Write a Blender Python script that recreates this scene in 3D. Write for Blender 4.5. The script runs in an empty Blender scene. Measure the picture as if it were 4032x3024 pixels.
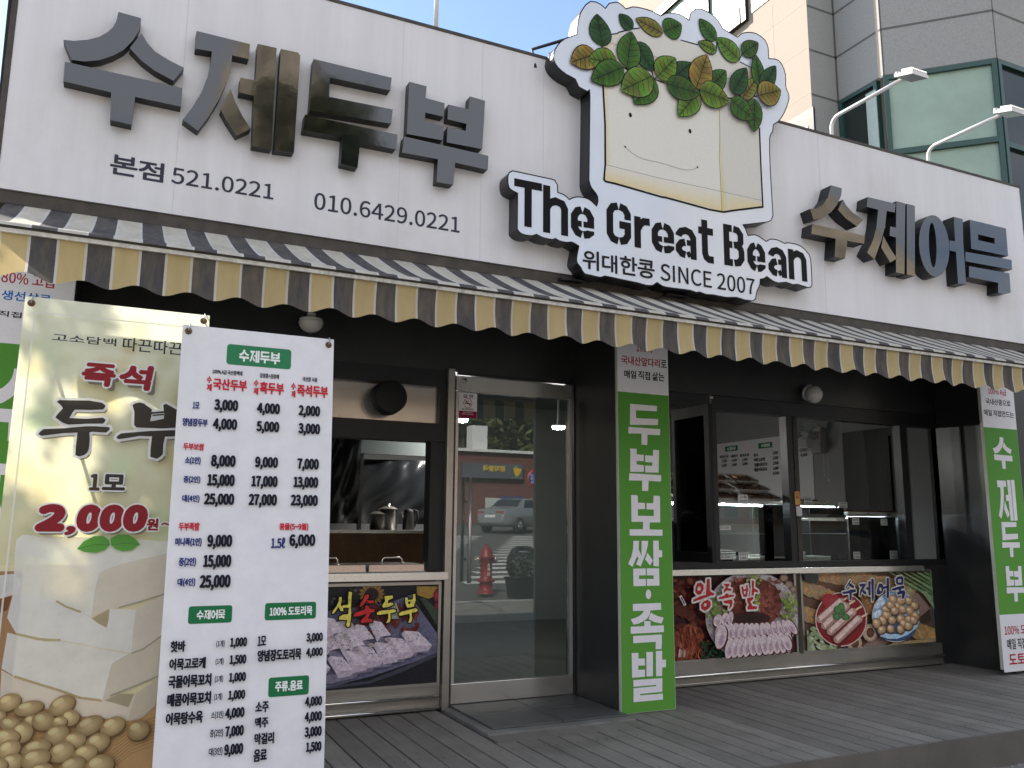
import bpy, bmesh, math, random
from mathutils import Vector, Matrix
from mathutils.geometry import tessellate_polygon
random.seed(7)
C = bpy.context.scene
col = C.collection
# ------------------------------------------------------------------ camera, world, sun, exposure
FPX, YAW, PITCH, ROLL, EYE = 3321.718, .441547, .166865, .008399, 1.3
def axes(y, p, r):
    F = Vector((math.sin(y)*math.cos(p), math.cos(y)*math.cos(p), math.sin(p)))
    R = Vector((math.cos(y), -math.sin(y), 0)); U = R.cross(F)
    return math.cos(r)*R+math.sin(r)*U, -math.sin(r)*R+math.cos(r)*U, F
CR, CU, CF = axes(YAW, PITCH, ROLL)
cd = bpy.data.cameras.new('camera'); cam = bpy.data.objects.new('camera', cd); col.objects.link(cam)
cd.sensor_width = 36; cd.lens = FPX/4032*36; cd.clip_start = .05; cd.clip_end = 2000
M3 = Matrix((CR, CU, -CF)).transposed(); cam.matrix_world = M3.to_4x4(); cam.location = (0, 0, EYE)
C.camera = cam
SUN_AZ, SUN_EL = math.radians(-35), math.radians(37)      # from +Y, negative = towards -X
sdir = Vector((math.sin(SUN_AZ)*math.cos(SUN_EL), math.cos(SUN_AZ)*math.cos(SUN_EL), math.sin(SUN_EL)))
sl = bpy.data.lights.new('sun', 'SUN'); so = bpy.data.objects.new('sun', sl); col.objects.link(so)
sl.energy = 5; sl.angle = math.radians(.5); sl.color = (1, .93, .82)
so.rotation_euler = sdir.to_track_quat('Z', 'Y').to_euler(); so.location = sdir*40
W = bpy.data.worlds.new('World'); C.world = W; W.use_nodes = True
wn, wl = W.node_tree.nodes, W.node_tree.links
bg = wn['Background']; sky = wn.new('ShaderNodeTexSky'); sky.sky_type = 'NISHITA'; sky.sun_disc = False
sky.sun_elevation = SUN_EL; sky.sun_rotation = SUN_AZ; sky.air_density = 1.0; sky.dust_density = .35; sky.ozone_density = 1.0
tc = wn.new('ShaderNodeTexCoord'); mp = wn.new('ShaderNodeMapping'); mp.inputs['Scale'].default_value = (2.2, 2.2, 4.2); mp.inputs['Location'].default_value = (3.1, 1.7, .4)
nz = wn.new('ShaderNodeTexNoise'); nz.inputs['Scale'].default_value = 1.5; nz.inputs['Detail'].default_value = 9; nz.inputs['Roughness'].default_value = .62
rp = wn.new('ShaderNodeValToRGB'); rp.color_ramp.elements[0].position = .43; rp.color_ramp.elements[1].position = .62
mx = wn.new('ShaderNodeMixRGB'); mx.inputs[2].default_value = (5.0, 5.2, 5.75, 1)
wl.new(tc.outputs['Generated'], mp.inputs[0]); wl.new(mp.outputs[0], nz.inputs['Vector']); sx_ = wn.new('ShaderNodeSeparateXYZ'); wl.new(tc.outputs['Generated'], sx_.inputs[0])
ma = wn.new('ShaderNodeMath'); ma.operation = 'MULTIPLY_ADD'; ma.inputs[1].default_value = -.135; wl.new(sx_.outputs[1], ma.inputs[0]); wl.new(nz.outputs['Fac'], ma.inputs[2]); wl.new(ma.outputs[0], rp.inputs[0])
wl.new(rp.outputs[0], mx.inputs[0]); wl.new(sky.outputs[0], mx.inputs[1]); wl.new(mx.outputs[0], bg.inputs[0])
bg.inputs[1].default_value = .12
C.view_settings.view_transform = 'Standard'; C.view_settings.look = 'None'; C.view_settings.gamma = 1
C.view_settings.exposure = 1.2
C.render.engine = 'CYCLES'; C.cycles.use_denoising = True; C.cycles.max_bounces = 10; C.cycles.transparent_max_bounces = 24
C.cycles.sample_clamp_indirect = 6; C.cycles.caustics_reflective = False; C.cycles.caustics_refractive = False

# ------------------------------------------------------------------ picture -> place helpers
def ray(x, y): return CF + CR*((x-2016)/FPX) - CU*((y-1512)/FPX)
CAM = Vector((0, 0, EYE))
def oy(x, y, Y): d = ray(x, y); return CAM + d*(Y/d.y)
def ox(x, y, X): d = ray(x, y); return CAM + d*(X/d.x)
def oz(x, y, Z): d = ray(x, y); return CAM + d*((Z-EYE)/d.z)
class Plane:
    """a flat face in the place: origin, right and up directions; n points out of it, to the street"""
    def __init__(s, o, u=(1, 0, 0), v=(0, 0, 1)):
        s.o = Vector(o); s.u = Vector(u).normalized(); s.v = Vector(v).normalized(); s.n = s.u.cross(s.v)
    def uv(s, p):
        d = ray(*p); t = (s.o-CAM).dot(s.n)/d.dot(s.n); q = CAM+d*t-s.o
        return (q.dot(s.u), q.dot(s.v))
    def at(s, u, v, h=0): return s.o+s.u*u+s.v*v+s.n*h
def yplane(Y): return Plane((0, Y, 0))
class Z:
    """a window of the photograph: maps its own pixels to whole-picture pixels"""
    def __init__(s, x0, y0, k): s.x0, s.y0, s.k = x0, y0, k
    def __call__(s, x, y): return (s.x0+x*s.k, s.y0+y*s.k)
    def many(s, pts): return [s(*p) for p in pts]

# ------------------------------------------------------------------ materials
def srgb(r, g, b, k=1.0):
    f = lambda c: ((c/255/12.92) if c <= 10 else ((c/255+.055)/1.055)**2.4)
    return tuple(min(.88, f(c)*k) for c in (r, g, b))
def mat(name, color, rough=.5, metal=0, spec=.5, var=.0, scale=6, bump=0, bscale=60, streak=0, coat=0, dirt=None, dirt_amt=0):
    m = bpy.data.materials.new(name); m.use_nodes = True; n, l = m.node_tree.nodes, m.node_tree.links
    b = n['Principled BSDF']; c4 = tuple(color)+(1,)
    b.inputs['Base Color'].default_value = c4; b.inputs['Roughness'].default_value = rough; b.inputs['Metallic'].default_value = metal
    b.inputs['Specular IOR Level'].default_value = spec; b.inputs['Coat Weight'].default_value = coat
    g = n.new('ShaderNodeNewGeometry')
    if var or streak:
        mpn = n.new('ShaderNodeMapping'); mpn.inputs['Scale'].default_value = (scale*(5 if streak else 1), scale, scale*(.25 if streak else 1))
        l.new(g.outputs['Position'], mpn.inputs[0])
        t = n.new('ShaderNodeTexNoise'); t.inputs['Scale'].default_value = 1; t.inputs['Detail'].default_value = 8; t.inputs['Roughness'].default_value = .62
        l.new(mpn.outputs[0], t.inputs['Vector'])
        r = n.new('ShaderNodeValToRGB'); r.color_ramp.elements[0].position = .3; r.color_ramp.elements[1].position = .7
        a = var or streak
        r.color_ramp.elements[0].color = tuple(c*(1-a) for c in color)+(1,); r.color_ramp.elements[1].color = tuple(min(1, c*(1+a*.6)) for c in color)+(1,)
        l.new(t.outputs['Fac'], r.inputs[0]); out = r.outputs[0]
        if dirt is not None:
            t2 = n.new('ShaderNodeTexNoise'); t2.inputs['Scale'].default_value = scale*.6; t2.inputs['Detail'].default_value = 10; t2.inputs['Roughness'].default_value = .7
            l.new(g.outputs['Position'], t2.inputs['Vector'])
            r2 = n.new('ShaderNodeValToRGB'); r2.color_ramp.elements[0].position = .52; r2.color_ramp.elements[1].position = .78
            r2.color_ramp.elements[1].color = (dirt_amt,)*3+(1,); l.new(t2.outputs['Fac'], r2.inputs[0])
            x = n.new('ShaderNodeMixRGB'); x.inputs[2].default_value = tuple(dirt)+(1,)
            l.new(r2.outputs[0], x.inputs[0]); l.new(out, x.inputs[1]); out = x.outputs[0]
        l.new(out, b.inputs['Base Color'])
        rr = n.new('ShaderNodeMapRange'); rr.inputs['To Min'].default_value = max(.02, rough*.8); rr.inputs['To Max'].default_value = min(1, rough*1.25)
        l.new(t.outputs['Fac'], rr.inputs['Value']); l.new(rr.outputs[0], b.inputs['Roughness'])
    if bump:
        t3 = n.new('ShaderNodeTexNoise'); t3.inputs['Scale'].default_value = bscale; t3.inputs['Detail'].default_value = 5
        l.new(g.outputs['Position'], t3.inputs['Vector'])
        bp = n.new('ShaderNodeBump'); bp.inputs['Strength'].default_value = bump; bp.inputs['Distance'].default_value = .01
        l.new(t3.outputs['Fac'], bp.inputs['Height']); l.new(bp.outputs[0], b.inputs['Normal'])
    return m
def print_mat(name, rough=.45, spec=.4, grain=.05, gscale=40, wave=0, gain=1.0, thru=0):
    """ink on a sheet: its colour is stored on the mesh"""
    m = bpy.data.materials.new(name); m.use_nodes = True; n, l = m.node_tree.nodes, m.node_tree.links
    b = n['Principled BSDF']; b.inputs['Roughness'].default_value = rough; b.inputs['Specular IOR Level'].default_value = spec
    a = n.new('ShaderNodeAttribute'); a.attribute_name = 'Col'
    g = n.new('ShaderNodeNewGeometry'); t = n.new('ShaderNodeTexNoise'); t.inputs['Scale'].default_value = gscale; t.inputs['Detail'].default_value = 6; t.inputs['Roughness'].default_value = .65
    l.new(g.outputs['Position'], t.inputs['Vector'])
    r = n.new('ShaderNodeMapRange'); r.inputs['From Min'].default_value = .3; r.inputs['From Max'].default_value = .7; r.inputs['To Min'].default_value = gain*(1-grain); r.inputs['To Max'].default_value = gain*(1+grain)
    l.new(t.outputs['Fac'], r.inputs['Value'])
    x = n.new('ShaderNodeVectorMath'); x.operation = 'SCALE'; l.new(a.outputs['Color'], x.inputs[0]); l.new(r.outputs[0], x.inputs['Scale'])
    l.new(x.outputs[0], b.inputs['Base Color'])
    if wave:
        t3 = n.new('ShaderNodeTexNoise'); t3.inputs['Scale'].default_value = 3.0; t3.inputs['Detail'].default_value = 2; l.new(g.outputs['Position'], t3.inputs['Vector'])
        bp = n.new('ShaderNodeBump'); bp.inputs['Strength'].default_value = wave; bp.inputs['Distance'].default_value = .05
        l.new(t3.outputs['Fac'], bp.inputs['Height']); l.new(bp.outputs[0], b.inputs['Normal'])
    if thru:
        tr = n.new('ShaderNodeBsdfTranslucent'); l.new(x.outputs[0], tr.inputs[0]); ms = n.new('ShaderNodeMixShader'); ms.inputs[0].default_value = thru
        l.new(b.outputs[0], ms.inputs[1]); l.new(tr.outputs[0], ms.inputs[2]); l.new(ms.outputs[0], n['Material Output'].inputs[0])
    return m
def glass_mat(name, tint=(.8, .85, .85), refl=1.6, dirt=.0, extra=0.0):
    m = bpy.data.materials.new(name); m.use_nodes = True; n, l = m.node_tree.nodes, m.node_tree.links
    n.remove(n['Principled BSDF']); o = n['Material Output']
    tr = n.new('ShaderNodeBsdfTransparent'); tr.inputs[0].default_value = tuple(tint)+(1,)
    gl = n.new('ShaderNodeBsdfGlossy'); gl.inputs['Roughness'].default_value = .0; gl.inputs[0].default_value = (1, 1, 1, 1)
    f = n.new('ShaderNodeFresnel'); f.inputs['IOR'].default_value = refl
    ad = n.new('ShaderNodeMath'); ad.operation = 'ADD'; ad.inputs[1].default_value = extra; ad.use_clamp = True
    mx = n.new('ShaderNodeMixShader'); l.new(f.outputs[0], ad.inputs[0]); l.new(ad.outputs[0], mx.inputs[0]); l.new(tr.outputs[0], mx.inputs[1]); l.new(gl.outputs[0], mx.inputs[2])
    l.new(mx.outputs[0], o.inputs[0])
    return m
def emis(name, c, s):
    m = bpy.data.materials.new(name); m.use_nodes = True; b = m.node_tree.nodes['Principled BSDF']
    b.inputs['Emission Color'].default_value = tuple(c)+(1,); b.inputs['Emission Strength'].default_value = s; b.inputs['Base Color'].default_value = tuple(c)+(1,)
    return m
BLACK = mat('black gloss panel', (.028, .028, .029), .33, spec=.5, var=.25, scale=3, dirt=(.06, .056, .05), dirt_amt=.4)
BLACKM = mat('black powder coated aluminium', (.016, .016, .018), .4, spec=.4, var=.3, scale=8)
BLACKT = mat('dull black', (.010, .010, .011), .6, spec=.3, var=.3, scale=5)
STEEL = mat('brushed stainless steel', (.72, .69, .64), .2, .82, var=.05, scale=3)
STEELD = mat('dull stainless steel', (.46, .44, .40), .3, .85, var=.12, scale=3)
SIGNW = mat('white sign sheet', (.725, .715, .735), .42, spec=.45, streak=.08, scale=1.4, dirt=(.42, .38, .32), dirt_amt=.3)
LETTER = mat('black mirror letter face', (.09, .092, .095), .05, .95, bump=.06, bscale=4)
LSIDE = mat('black letter side', (.010, .011, .013), .45)
WHITEP = mat('white painted steel', (.74, .73, .72), .35, var=.08, scale=10)
RUST = mat('rusty eyelet', (.20, .11, .05), .55, .7, var=.5, scale=60)
STONE = mat('grey granite cladding', (.34, .335, .32), .75, var=.18, scale=30, bump=.12, bscale=120)
STONEW = mat('beige stone cladding', (.34, .285, .235), .8, var=.08, scale=9, bump=.1, bscale=90)
JOINT = mat('dark joint', (.12, .12, .11), .8)
GREENF = mat('dark green window frame', (.025, .075, .066), .4, var=.15, scale=8)
WOODI = mat('varnished wood', (.20, .095, .035), .5, var=.35, scale=5)
DECK = None
PRINT = print_mat('printed sheet', .5, .12, .04, 60)
PRINTP = print_mat('printed photograph', .36, .25, .3, 46, gain=1.3)
PRINTB = print_mat('printed banner vinyl', .45, .4, .05, 14, wave=.3)
PRINTT = print_mat('thin translucent banner vinyl', .45, .4, .05, 14, wave=.3, thru=.45)
GLASSD = glass_mat('door glass', (.60, .66, .65), 1.75, extra=.025)
GLASSW = glass_mat('window glass', (.80, .83, .82), 1.32)
GLASSC = glass_mat('clear case glass', (.86, .9, .89), 1.5)
PLASTIC = mat('white plastic', (.72, .72, .70), .4, var=.06)
RUBBER = mat('dark rubber', (.02, .02, .02), .7)

# ------------------------------------------------------------------ mesh builder
class MB:
    def __init__(s): s.v = []; s.f = []; s.m = []; s.c = []; s.sm = []
    def vert(s, p): s.v.append(Vector(p)); return len(s.v)-1
    def face(s, idx, mi=0, c=None, sm=False): s.f.append(tuple(idx)); s.m.append(mi); s.c.append(c); s.sm.append(sm)
    def poly(s, pts, mi=0, c=None):
        i = [s.vert(p) for p in pts]; s.face(i, mi, c); return s
    def box(s, x0, x1, y0, y1, z0, z1, mi=0, c=None):
        x0, x1 = sorted((x0, x1)); y0, y1 = sorted((y0, y1)); z0, z1 = sorted((z0, z1))
        return s.hexa([(x0, y0, z0), (x1, y0, z0), (x1, y1, z0), (x0, y1, z0)], [(x0, y0, z1), (x1, y0, z1), (x1, y1, z1), (x0, y1, z1)], mi, c)
    def hexa(s, a, b, mi=0, c=None):
        n = len(a); i = [s.vert(p) for p in a]; j = [s.vert(p) for p in b]
        s.face(i[::-1], mi, c); s.face(j, mi, c)
        for k in range(n): s.face((i[k], i[(k+1) % n], j[(k+1) % n], j[k]), mi, c)
        return s
    def prism(s, front, ext, mi=0, ms=None, c=None):
        """front outline (any simple polygon) pushed back by ext"""
        ms = mi if ms is None else ms; e = Vector(ext); n = len(front)
        tri = tessellate_polygon([[Vector(p) for p in front]])
        i = [s.vert(p) for p in front]; j = [s.vert(Vector(p)+e) for p in front]
        for t in tri: s.face([i[k] for k in t], mi, c); s.face([j[k] for k in t][::-1], ms, c)
        for k in range(n): s.face((i[k], j[k], j[(k+1) % n], i[(k+1) % n]), ms, c)
        return s
    def tube(s, pts, r, n=10, mi=0, cap=True, c=None):
        pts = [Vector(p) for p in pts]; rings = []; rr = r if isinstance(r, (list, tuple)) else [r]*len(pts)
        up = Vector((0, 0, 1)); prev = None
        for k, p in enumerate(pts):
            d = (pts[min(k+1, len(pts)-1)]-pts[max(k-1, 0)]).normalized()
            a = prev if prev is not None else (up if abs(d.dot(up)) < .95 else Vector((1, 0, 0)))
            a = (a-d*a.dot(d)).normalized(); prev = a; b = d.cross(a)
            rings.append([s.vert(p+(a*math.cos(2*math.pi*q/n)+b*math.sin(2*math.pi*q/n))*rr[k]) for q in range(n)])
        for k in range(len(rings)-1):
            for q in range(n): s.face((rings[k][q], rings[k][(q+1) % n], rings[k+1][(q+1) % n], rings[k+1][q]), mi, c, True)
        if cap: s.face(rings[0][::-1], mi, c); s.face(rings[-1], mi, c)
        return s
    def lathe(s, prof, o, axis=(0, 0, 1), n=20, mi=0, c=None, a0=0, a1=360):
        o = Vector(o); ax = Vector(axis).normalized(); t = Vector((1, 0, 0)) if abs(ax.x) < .9 else Vector((0, 1, 0))
        u = ax.cross(t).normalized(); w = ax.cross(u); full = abs(a1-a0-360) < 1e-6; m = n if full else n+1; rings = []
        for r, h in prof:
            rings.append([s.vert(o+ax*h+(u*math.cos(math.radians(a0+(a1-a0)*q/n))+w*math.sin(math.radians(a0+(a1-a0)*q/n)))*max(r, 1e-4)) for q in range(m)])
        for k in range(len(rings)-1):
            for q in range(n): s.face((rings[k][q], rings[k][(q+1) % m], rings[k+1][(q+1) % m], rings[k+1][q]), mi, c, True)
        return s
    def ball(s, o, r, n=12, mi=0, c=None, sq=(1, 1, 1)):
        o = Vector(o); k = len(s.v); m = n//2
        for a in range(m+1):
            for q in range(n):
                t = math.pi*a/m; s.vert(o+Vector((math.sin(t)*math.cos(2*math.pi*q/n)*r*sq[0], math.sin(t)*math.sin(2*math.pi*q/n)*r*sq[1], math.cos(t)*r*sq[2])))
        for a in range(m):
            for q in range(n): s.face((k+a*n+q, k+(a+1)*n+q, k+(a+1)*n+(q+1) % n, k+a*n+(q+1) % n), mi, c, True)
        return s
    def build(s, name, mats, parent=None, loc=None, bevel=0, fix=True):
        if not isinstance(mats, (list, tuple)): mats = [mats]
        me = bpy.data.meshes.new(name)
        if loc is None:
            if parent is not None: o3 = Vector(parent.matrix_world.translation) if False else Vector(parent.location)
            else:
                xs = [p.x for p in s.v]; ys = [p.y for p in s.v]; zs = [p.z for p in s.v]
                o3 = Vector(((min(xs)+max(xs))/2, (min(ys)+max(ys))/2, min(zs)))
        else: o3 = Vector(loc)
        wl_ = world_loc(parent) if parent is not None else None
        base = wl_ if wl_ is not None else o3
        me.from_pydata([p-base for p in s.v], [], s.f)
        for m in mats: me.materials.append(m)
        for p, mi, sm in zip(me.polygons, s.m, s.sm): p.material_index = mi; p.use_smooth = sm
        if any(c is not None for c in s.c):
            at = me.color_attributes.new('Col', 'FLOAT_COLOR', 'CORNER'); li = 0
            buf = []
            for p, c in zip(me.polygons, s.c):
                k = p.loop_total
                if c is None: c = (.5, .5, .5)
                if isinstance(c[0], (tuple, list)):
                    for q in range(k): buf += list(c[q])+[1]
                else: buf += (list(c)+[1])*k
            at.data.foreach_set('color', buf)
        if fix and not any(c is not None for c in s.c):
            bm = bmesh.new(); bm.from_mesh(me)
            bmesh.ops.recalc_face_normals(bm, faces=bm.faces); bm.to_mesh(me); bm.free()
        me.update()
        o = bpy.data.objects.new(name, me); col.objects.link(o)
        if parent is not None: o.parent = parent
        else: o.location = base
        if bevel:
            b = o.modifiers.new('bevel', 'BEVEL'); b.width = bevel; b.segments = 2; b.limit_method = 'ANGLE'; b.angle_limit = .6
        return o
def world_loc(o):
    p = Vector((0, 0, 0))
    while o is not None: p += o.location; o = o.parent
    return p
def tag(o, label=None, cat=None, group=None, kind=None):
    if label: o['label'] = label
    if cat: o['category'] = cat
    if group: o['group'] = group
    if kind: o['kind'] = kind
    return o
def thing(name, loc, label, cat, group=None):
    o = bpy.data.objects.new(name, None); o.empty_display_size = .1; col.objects.link(o); o.location = loc
    return tag(o, label, cat, group)
def copy_tree(o, parent=None):
    c = o.copy(); col.objects.link(c)
    if parent is not None: c.parent = parent
    for ch in [x for x in bpy.data.objects if x.parent == o]: copy_tree(ch, c)
    return c
def struct(o): o['kind'] = 'structure'; return o

# ------------------------------------------------------------------ print builder: flat ink shapes on a plane
TCACHE = {}
try:
    import os
    FONT = bpy.data.fonts.load(os.path.join(bpy.utils.system_resource('DATAFILES'), 'fonts', 'Noto Sans CJK Regular.woff2'))
except Exception:
    FONT = None
def glyphs(body, off=0.0):
    k = body
    if k in TCACHE: return TCACHE[k]
    cu = bpy.data.curves.new('t', 'FONT'); cu.body = body; cu.size = 1; cu.offset = off; cu.resolution_u = 4; cu.fill_mode = 'FRONT'
    if FONT is not None: cu.font = FONT
    ob = bpy.data.objects.new('t', cu); col.objects.link(ob); bpy.context.view_layer.update()
    dg = bpy.context.evaluated_depsgraph_get(); me = ob.evaluated_get(dg).to_mesh()
    vs = [(v.co.x, v.co.y) for v in me.vertices]; fs = [tuple(p.vertices) for p in me.polygons]
    ob.evaluated_get(dg).to_mesh_clear(); bpy.data.objects.remove(ob); bpy.data.curves.remove(cu)
    x0 = min(v[0] for v in vs); x1 = max(v[0] for v in vs); y0 = min(v[1] for v in vs); y1 = max(v[1] for v in vs)
    vs = [((x-x0)/(x1-x0), (y-y0)/(y1-y0)) for x, y in vs]; TCACHE[k] = (vs, fs, (x1-x0)/(y1-y0)); return TCACHE[k]
BLOCK = {}      # heavy block letters traced as outlines, in 0..1 boxes
class Pic(MB):
    def __init__(s, plane, step=.00012, h0=.0005): super().__init__(); s.p = plane; s.h = h0; s.st = step
    def lift(s): s.h += s.st
    def put(s, uvs, c, idx=None):
        i = [s.vert(s.p.at(u, v, s.h)) for u, v in uvs]
        if idx is None:
            if len(i) <= 4: s.face(i, 0, c)
            else:
                for t in tessellate_polygon([[Vector((u, v, 0)) for u, v in uvs]]): s.face([i[k] for k in t], 0, c)
        else:
            for f in idx: s.face([i[k] for k in f], 0, c)
    def px(s, pts, c, lift=True):
        s.put([s.p.uv(q) for q in pts], c)
        if lift: s.lift()
    def rect(s, u0, v0, u1, v1, c): s.put([(u0, v0), (u1, v0), (u1, v1), (u0, v1)], c); s.lift()
    def grad(s, u0, v0, u1, v1, c0, c1):
        i = [s.vert(s.p.at(u, v, s.h)) for u, v in ((u0, v0), (u1, v0), (u1, v1), (u0, v1))]; s.face(i, 0, (c0, c0, c1, c1)); s.lift()
    def ell(s, ctr, ru, rv, c, ce=None, rot=0, n=22, px=True, off=(0, 0)):
        cu, cv = s.p.uv(ctr) if px else ctr; o = s.vert(s.p.at(cu+off[0], cv+off[1], s.h)); ring = []
        for k in range(n):
            a = 2*math.pi*k/n; x, y = ru*math.cos(a), rv*math.sin(a)
            ring.append(s.vert(s.p.at(cu+x*math.cos(rot)-y*math.sin(rot), cv+x*math.sin(rot)+y*math.cos(rot), s.h)))
        ce = c if ce is None else ce
        for k in range(n): s.face((o, ring[k], ring[(k+1) % n]), 0, (c, ce, ce))
        s.lift()
    def pell(s, zz, x, y, rx, ry, c, ce=None, rot=0, n=16):
        """ellipse given in a photo window's own pixels, laid on the sheet"""
        ce = c if ce is None else ce; o = s.vert(s.p.at(*s.p.uv(zz(x, y)), s.h)); r = math.radians(rot); ring = []
        for k in range(n):
            a = 2*math.pi*k/n; p, q = rx*math.cos(a), ry*math.sin(a)
            ring.append(s.vert(s.p.at(*s.p.uv(zz(x+p*math.cos(r)-q*math.sin(r), y+p*math.sin(r)+q*math.cos(r))), s.h)))
        for k in range(n): s.face((o, ring[k], ring[(k+1) % n]), 0, (c, ce, ce))
        s.lift()
    def rrect(s, p0, p1, r, c):
        (u0, v1), (u1, v0) = s.p.uv(p0), s.p.uv(p1); pts = []
        for cx, cy, a in ((u1-r, v1-r, 0), (u0+r, v1-r, 90), (u0+r, v0+r, 180), (u1-r, v0+r, 270)):
            for k in range(5): pts.append((cx+r*math.cos(math.radians(a+k*22.5)), cy+r*math.sin(math.radians(a+k*22.5))))
        s.put(pts, c); s.lift()
    def stroke(s, pts, w, c, closed=False, px=True, taper=False):
        q = [s.p.uv(a) for a in pts] if px else list(pts)
        if closed: q = q+[q[0]]
        for k in range(len(q)-1):
            (a, b), (d, e) = q[k], q[k+1]; L = math.hypot(d-a, e-b)
            if L < 1e-6: continue
            w0 = w*(1-.8*k/(len(q)-1)) if taper else w
            nx, ny = -(e-b)/L*w0/2, (d-a)/L*w0/2; ex, ey = (d-a)/L*w0*.3, (e-b)/L*w0*.3
            s.put([(a-ex+nx, b-ey+ny), (a-ex-nx, b-ey-ny), (d+ex-nx, e+ey-ny), (d+ex+nx, e+ey+ny)], c); s.h += 2e-6
        s.lift()
    def text(s, body, p0, p1, c, off=.02, px=True, halo=None, hw=.004, skew=0):
        """a line of type fitted to a box; weight by laying shifted copies"""
        (u0, v1), (u1, v0) = (s.p.uv(p0), s.p.uv(p1)) if px else (p0, p1)
        vs, fs, asp = glyphs(body); r = max(.0006, off*min(v1-v0, (u1-u0)*1.6)*1.3)
        def lay(cc, rad, n):
            U0, U1, V0, V1 = u0+r, u1-r, v0+r, v1-r
            for k in range(n):
                du, dv = (rad*math.cos(2*math.pi*k/n), rad*math.sin(2*math.pi*k/n)) if rad > 0 else (0, 0)
                s.put([(U0+(U1-U0)*x+skew*(y-.5)*(V1-V0)+du, V0+(V1-V0)*y+dv) for x, y in vs], cc, fs); s.h += 9e-6
            s.lift()
        if halo is not None: lay(halo, r+hw, 14)
        lay(c, r, 6 if r < .006 else 12)
    def ribbon(s, pts, w, c):
        """thick line with mitred joints and square ends, in plane coordinates"""
        n = len(pts); L, R_ = [], []
        for k in range(n):
            d0 = Vector(pts[k])-Vector(pts[max(k-1, 0)]); d1 = Vector(pts[min(k+1, n-1)])-Vector(pts[k])
            if k == 0: d0 = d1
            if k == n-1: d1 = d0
            d0.normalize(); d1.normalize(); t = (d0+d1).normalized(); nn = Vector((-t.y, t.x)); m = w/2/max(.5, nn.dot(Vector((-d0.y, d0.x))))
            L.append((pts[k][0]+nn.x*m, pts[k][1]+nn.y*m)); R_.append((pts[k][0]-nn.x*m, pts[k][1]-nn.y*m))
        for k in range(n-1): s.put([L[k], R_[k], R_[k+1], L[k+1]], c)
        s.h += 2e-5
    def block(s, body, p0, p1, c, gap=.06, px=True, vertical=False):
        (u0, v1), (u1, v0) = (s.p.uv(p0), s.p.uv(p1)) if px else (p0, p1); n = len(body); w = (u1-u0)/(n+(n-1)*gap)
        for k, ch in enumerate(body):
            a = u0+k*w*(1+gap)
            for poly in BLOCK[ch]: s.put([(a+w*x, v0+(v1-v0)*y) for x, y in poly], c)
        s.lift()
# ------------------------------------------------------------------ the setting: ground, road, deck
YF, YP, YS = 5.97, 5.28, 5.0
def R(Y, p0, p1):
    a, b = oy(p0[0], p0[1], Y), oy(p1[0], p1[1], Y); return (min(a.x, b.x), max(a.x, b.x), min(a.z, b.z), max(a.z, b.z))
def GZ(y): return -.2 if y > 3.6 else -.2+.05*(3.6-y)
PAVE = mat('worn concrete', (.21, .205, .19), .9, var=.3, scale=4, bump=.3, bscale=50, dirt=(.13, .125, .115), dirt_amt=.5)
ASPH = mat('worn asphalt', (.10, .098, .094), .9, var=.25, scale=5, bump=.25, bscale=130)
PAINT = mat('white road paint', (.62, .62, .58), .7, var=.2, scale=14)
DECKM = mat('weathered deck board', (.235, .215, .19), .62, var=.22, scale=5, bump=.2, bscale=70, dirt=(.15, .135, .12), dirt_amt=.5)
def board_tone(m, x0, pitch):
    n, l = m.node_tree.nodes, m.node_tree.links; bs = n['Principled BSDF']; src = bs.inputs['Base Color'].links[0].from_socket
    g = n.new('ShaderNodeNewGeometry'); sx = n.new('ShaderNodeSeparateXYZ'); l.new(g.outputs['Position'], sx.inputs[0])
    a = n.new('ShaderNodeMath'); a.operation = 'SUBTRACT'; a.inputs[1].default_value = x0; l.new(sx.outputs[0], a.inputs[0])
    d = n.new('ShaderNodeMath'); d.operation = 'DIVIDE'; d.inputs[1].default_value = pitch; l.new(a.outputs[0], d.inputs[0])
    f = n.new('ShaderNodeMath'); f.operation = 'FLOOR'; l.new(d.outputs[0], f.inputs[0])
    w = n.new('ShaderNodeTexWhiteNoise'); w.noise_dimensions = '1D'; l.new(f.outputs[0], w.inputs['W'])
    r = n.new('ShaderNodeMapRange'); r.inputs['To Min'].default_value = .78; r.inputs['To Max'].default_value = 1.15; l.new(w.outputs['Value'], r.inputs['Value'])
    mp_ = n.new('ShaderNodeMapping'); mp_.inputs['Scale'].default_value = (60, 1.6, 60); l.new(g.outputs['Position'], mp_.inputs[0])
    gr = n.new('ShaderNodeTexNoise'); gr.inputs['Scale'].default_value = 1; gr.inputs['Detail'].default_value = 6; l.new(mp_.outputs[0], gr.inputs['Vector'])
    r2 = n.new('ShaderNodeMapRange'); r2.inputs['From Min'].default_value = .3; r2.inputs['From Max'].default_value = .7; r2.inputs['To Min'].default_value = .82; r2.inputs['To Max'].default_value = 1.12; l.new(gr.outputs['Fac'], r2.inputs['Value'])
    mm = n.new('ShaderNodeMath'); mm.operation = 'MULTIPLY'; l.new(r.outputs[0], mm.inputs[0]); l.new(r2.outputs[0], mm.inputs[1])
    v = n.new('ShaderNodeVectorMath'); v.operation = 'SCALE'; l.new(src, v.inputs[0]); l.new(mm.outputs[0], v.inputs['Scale']); l.new(v.outputs[0], bs.inputs['Base Color'])
board_tone(DECKM, -1.55, .1455)
EARTH = mat('hill soil and leaf litter', (.09, .08, .05), .95, var=.4, scale=1)
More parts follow.
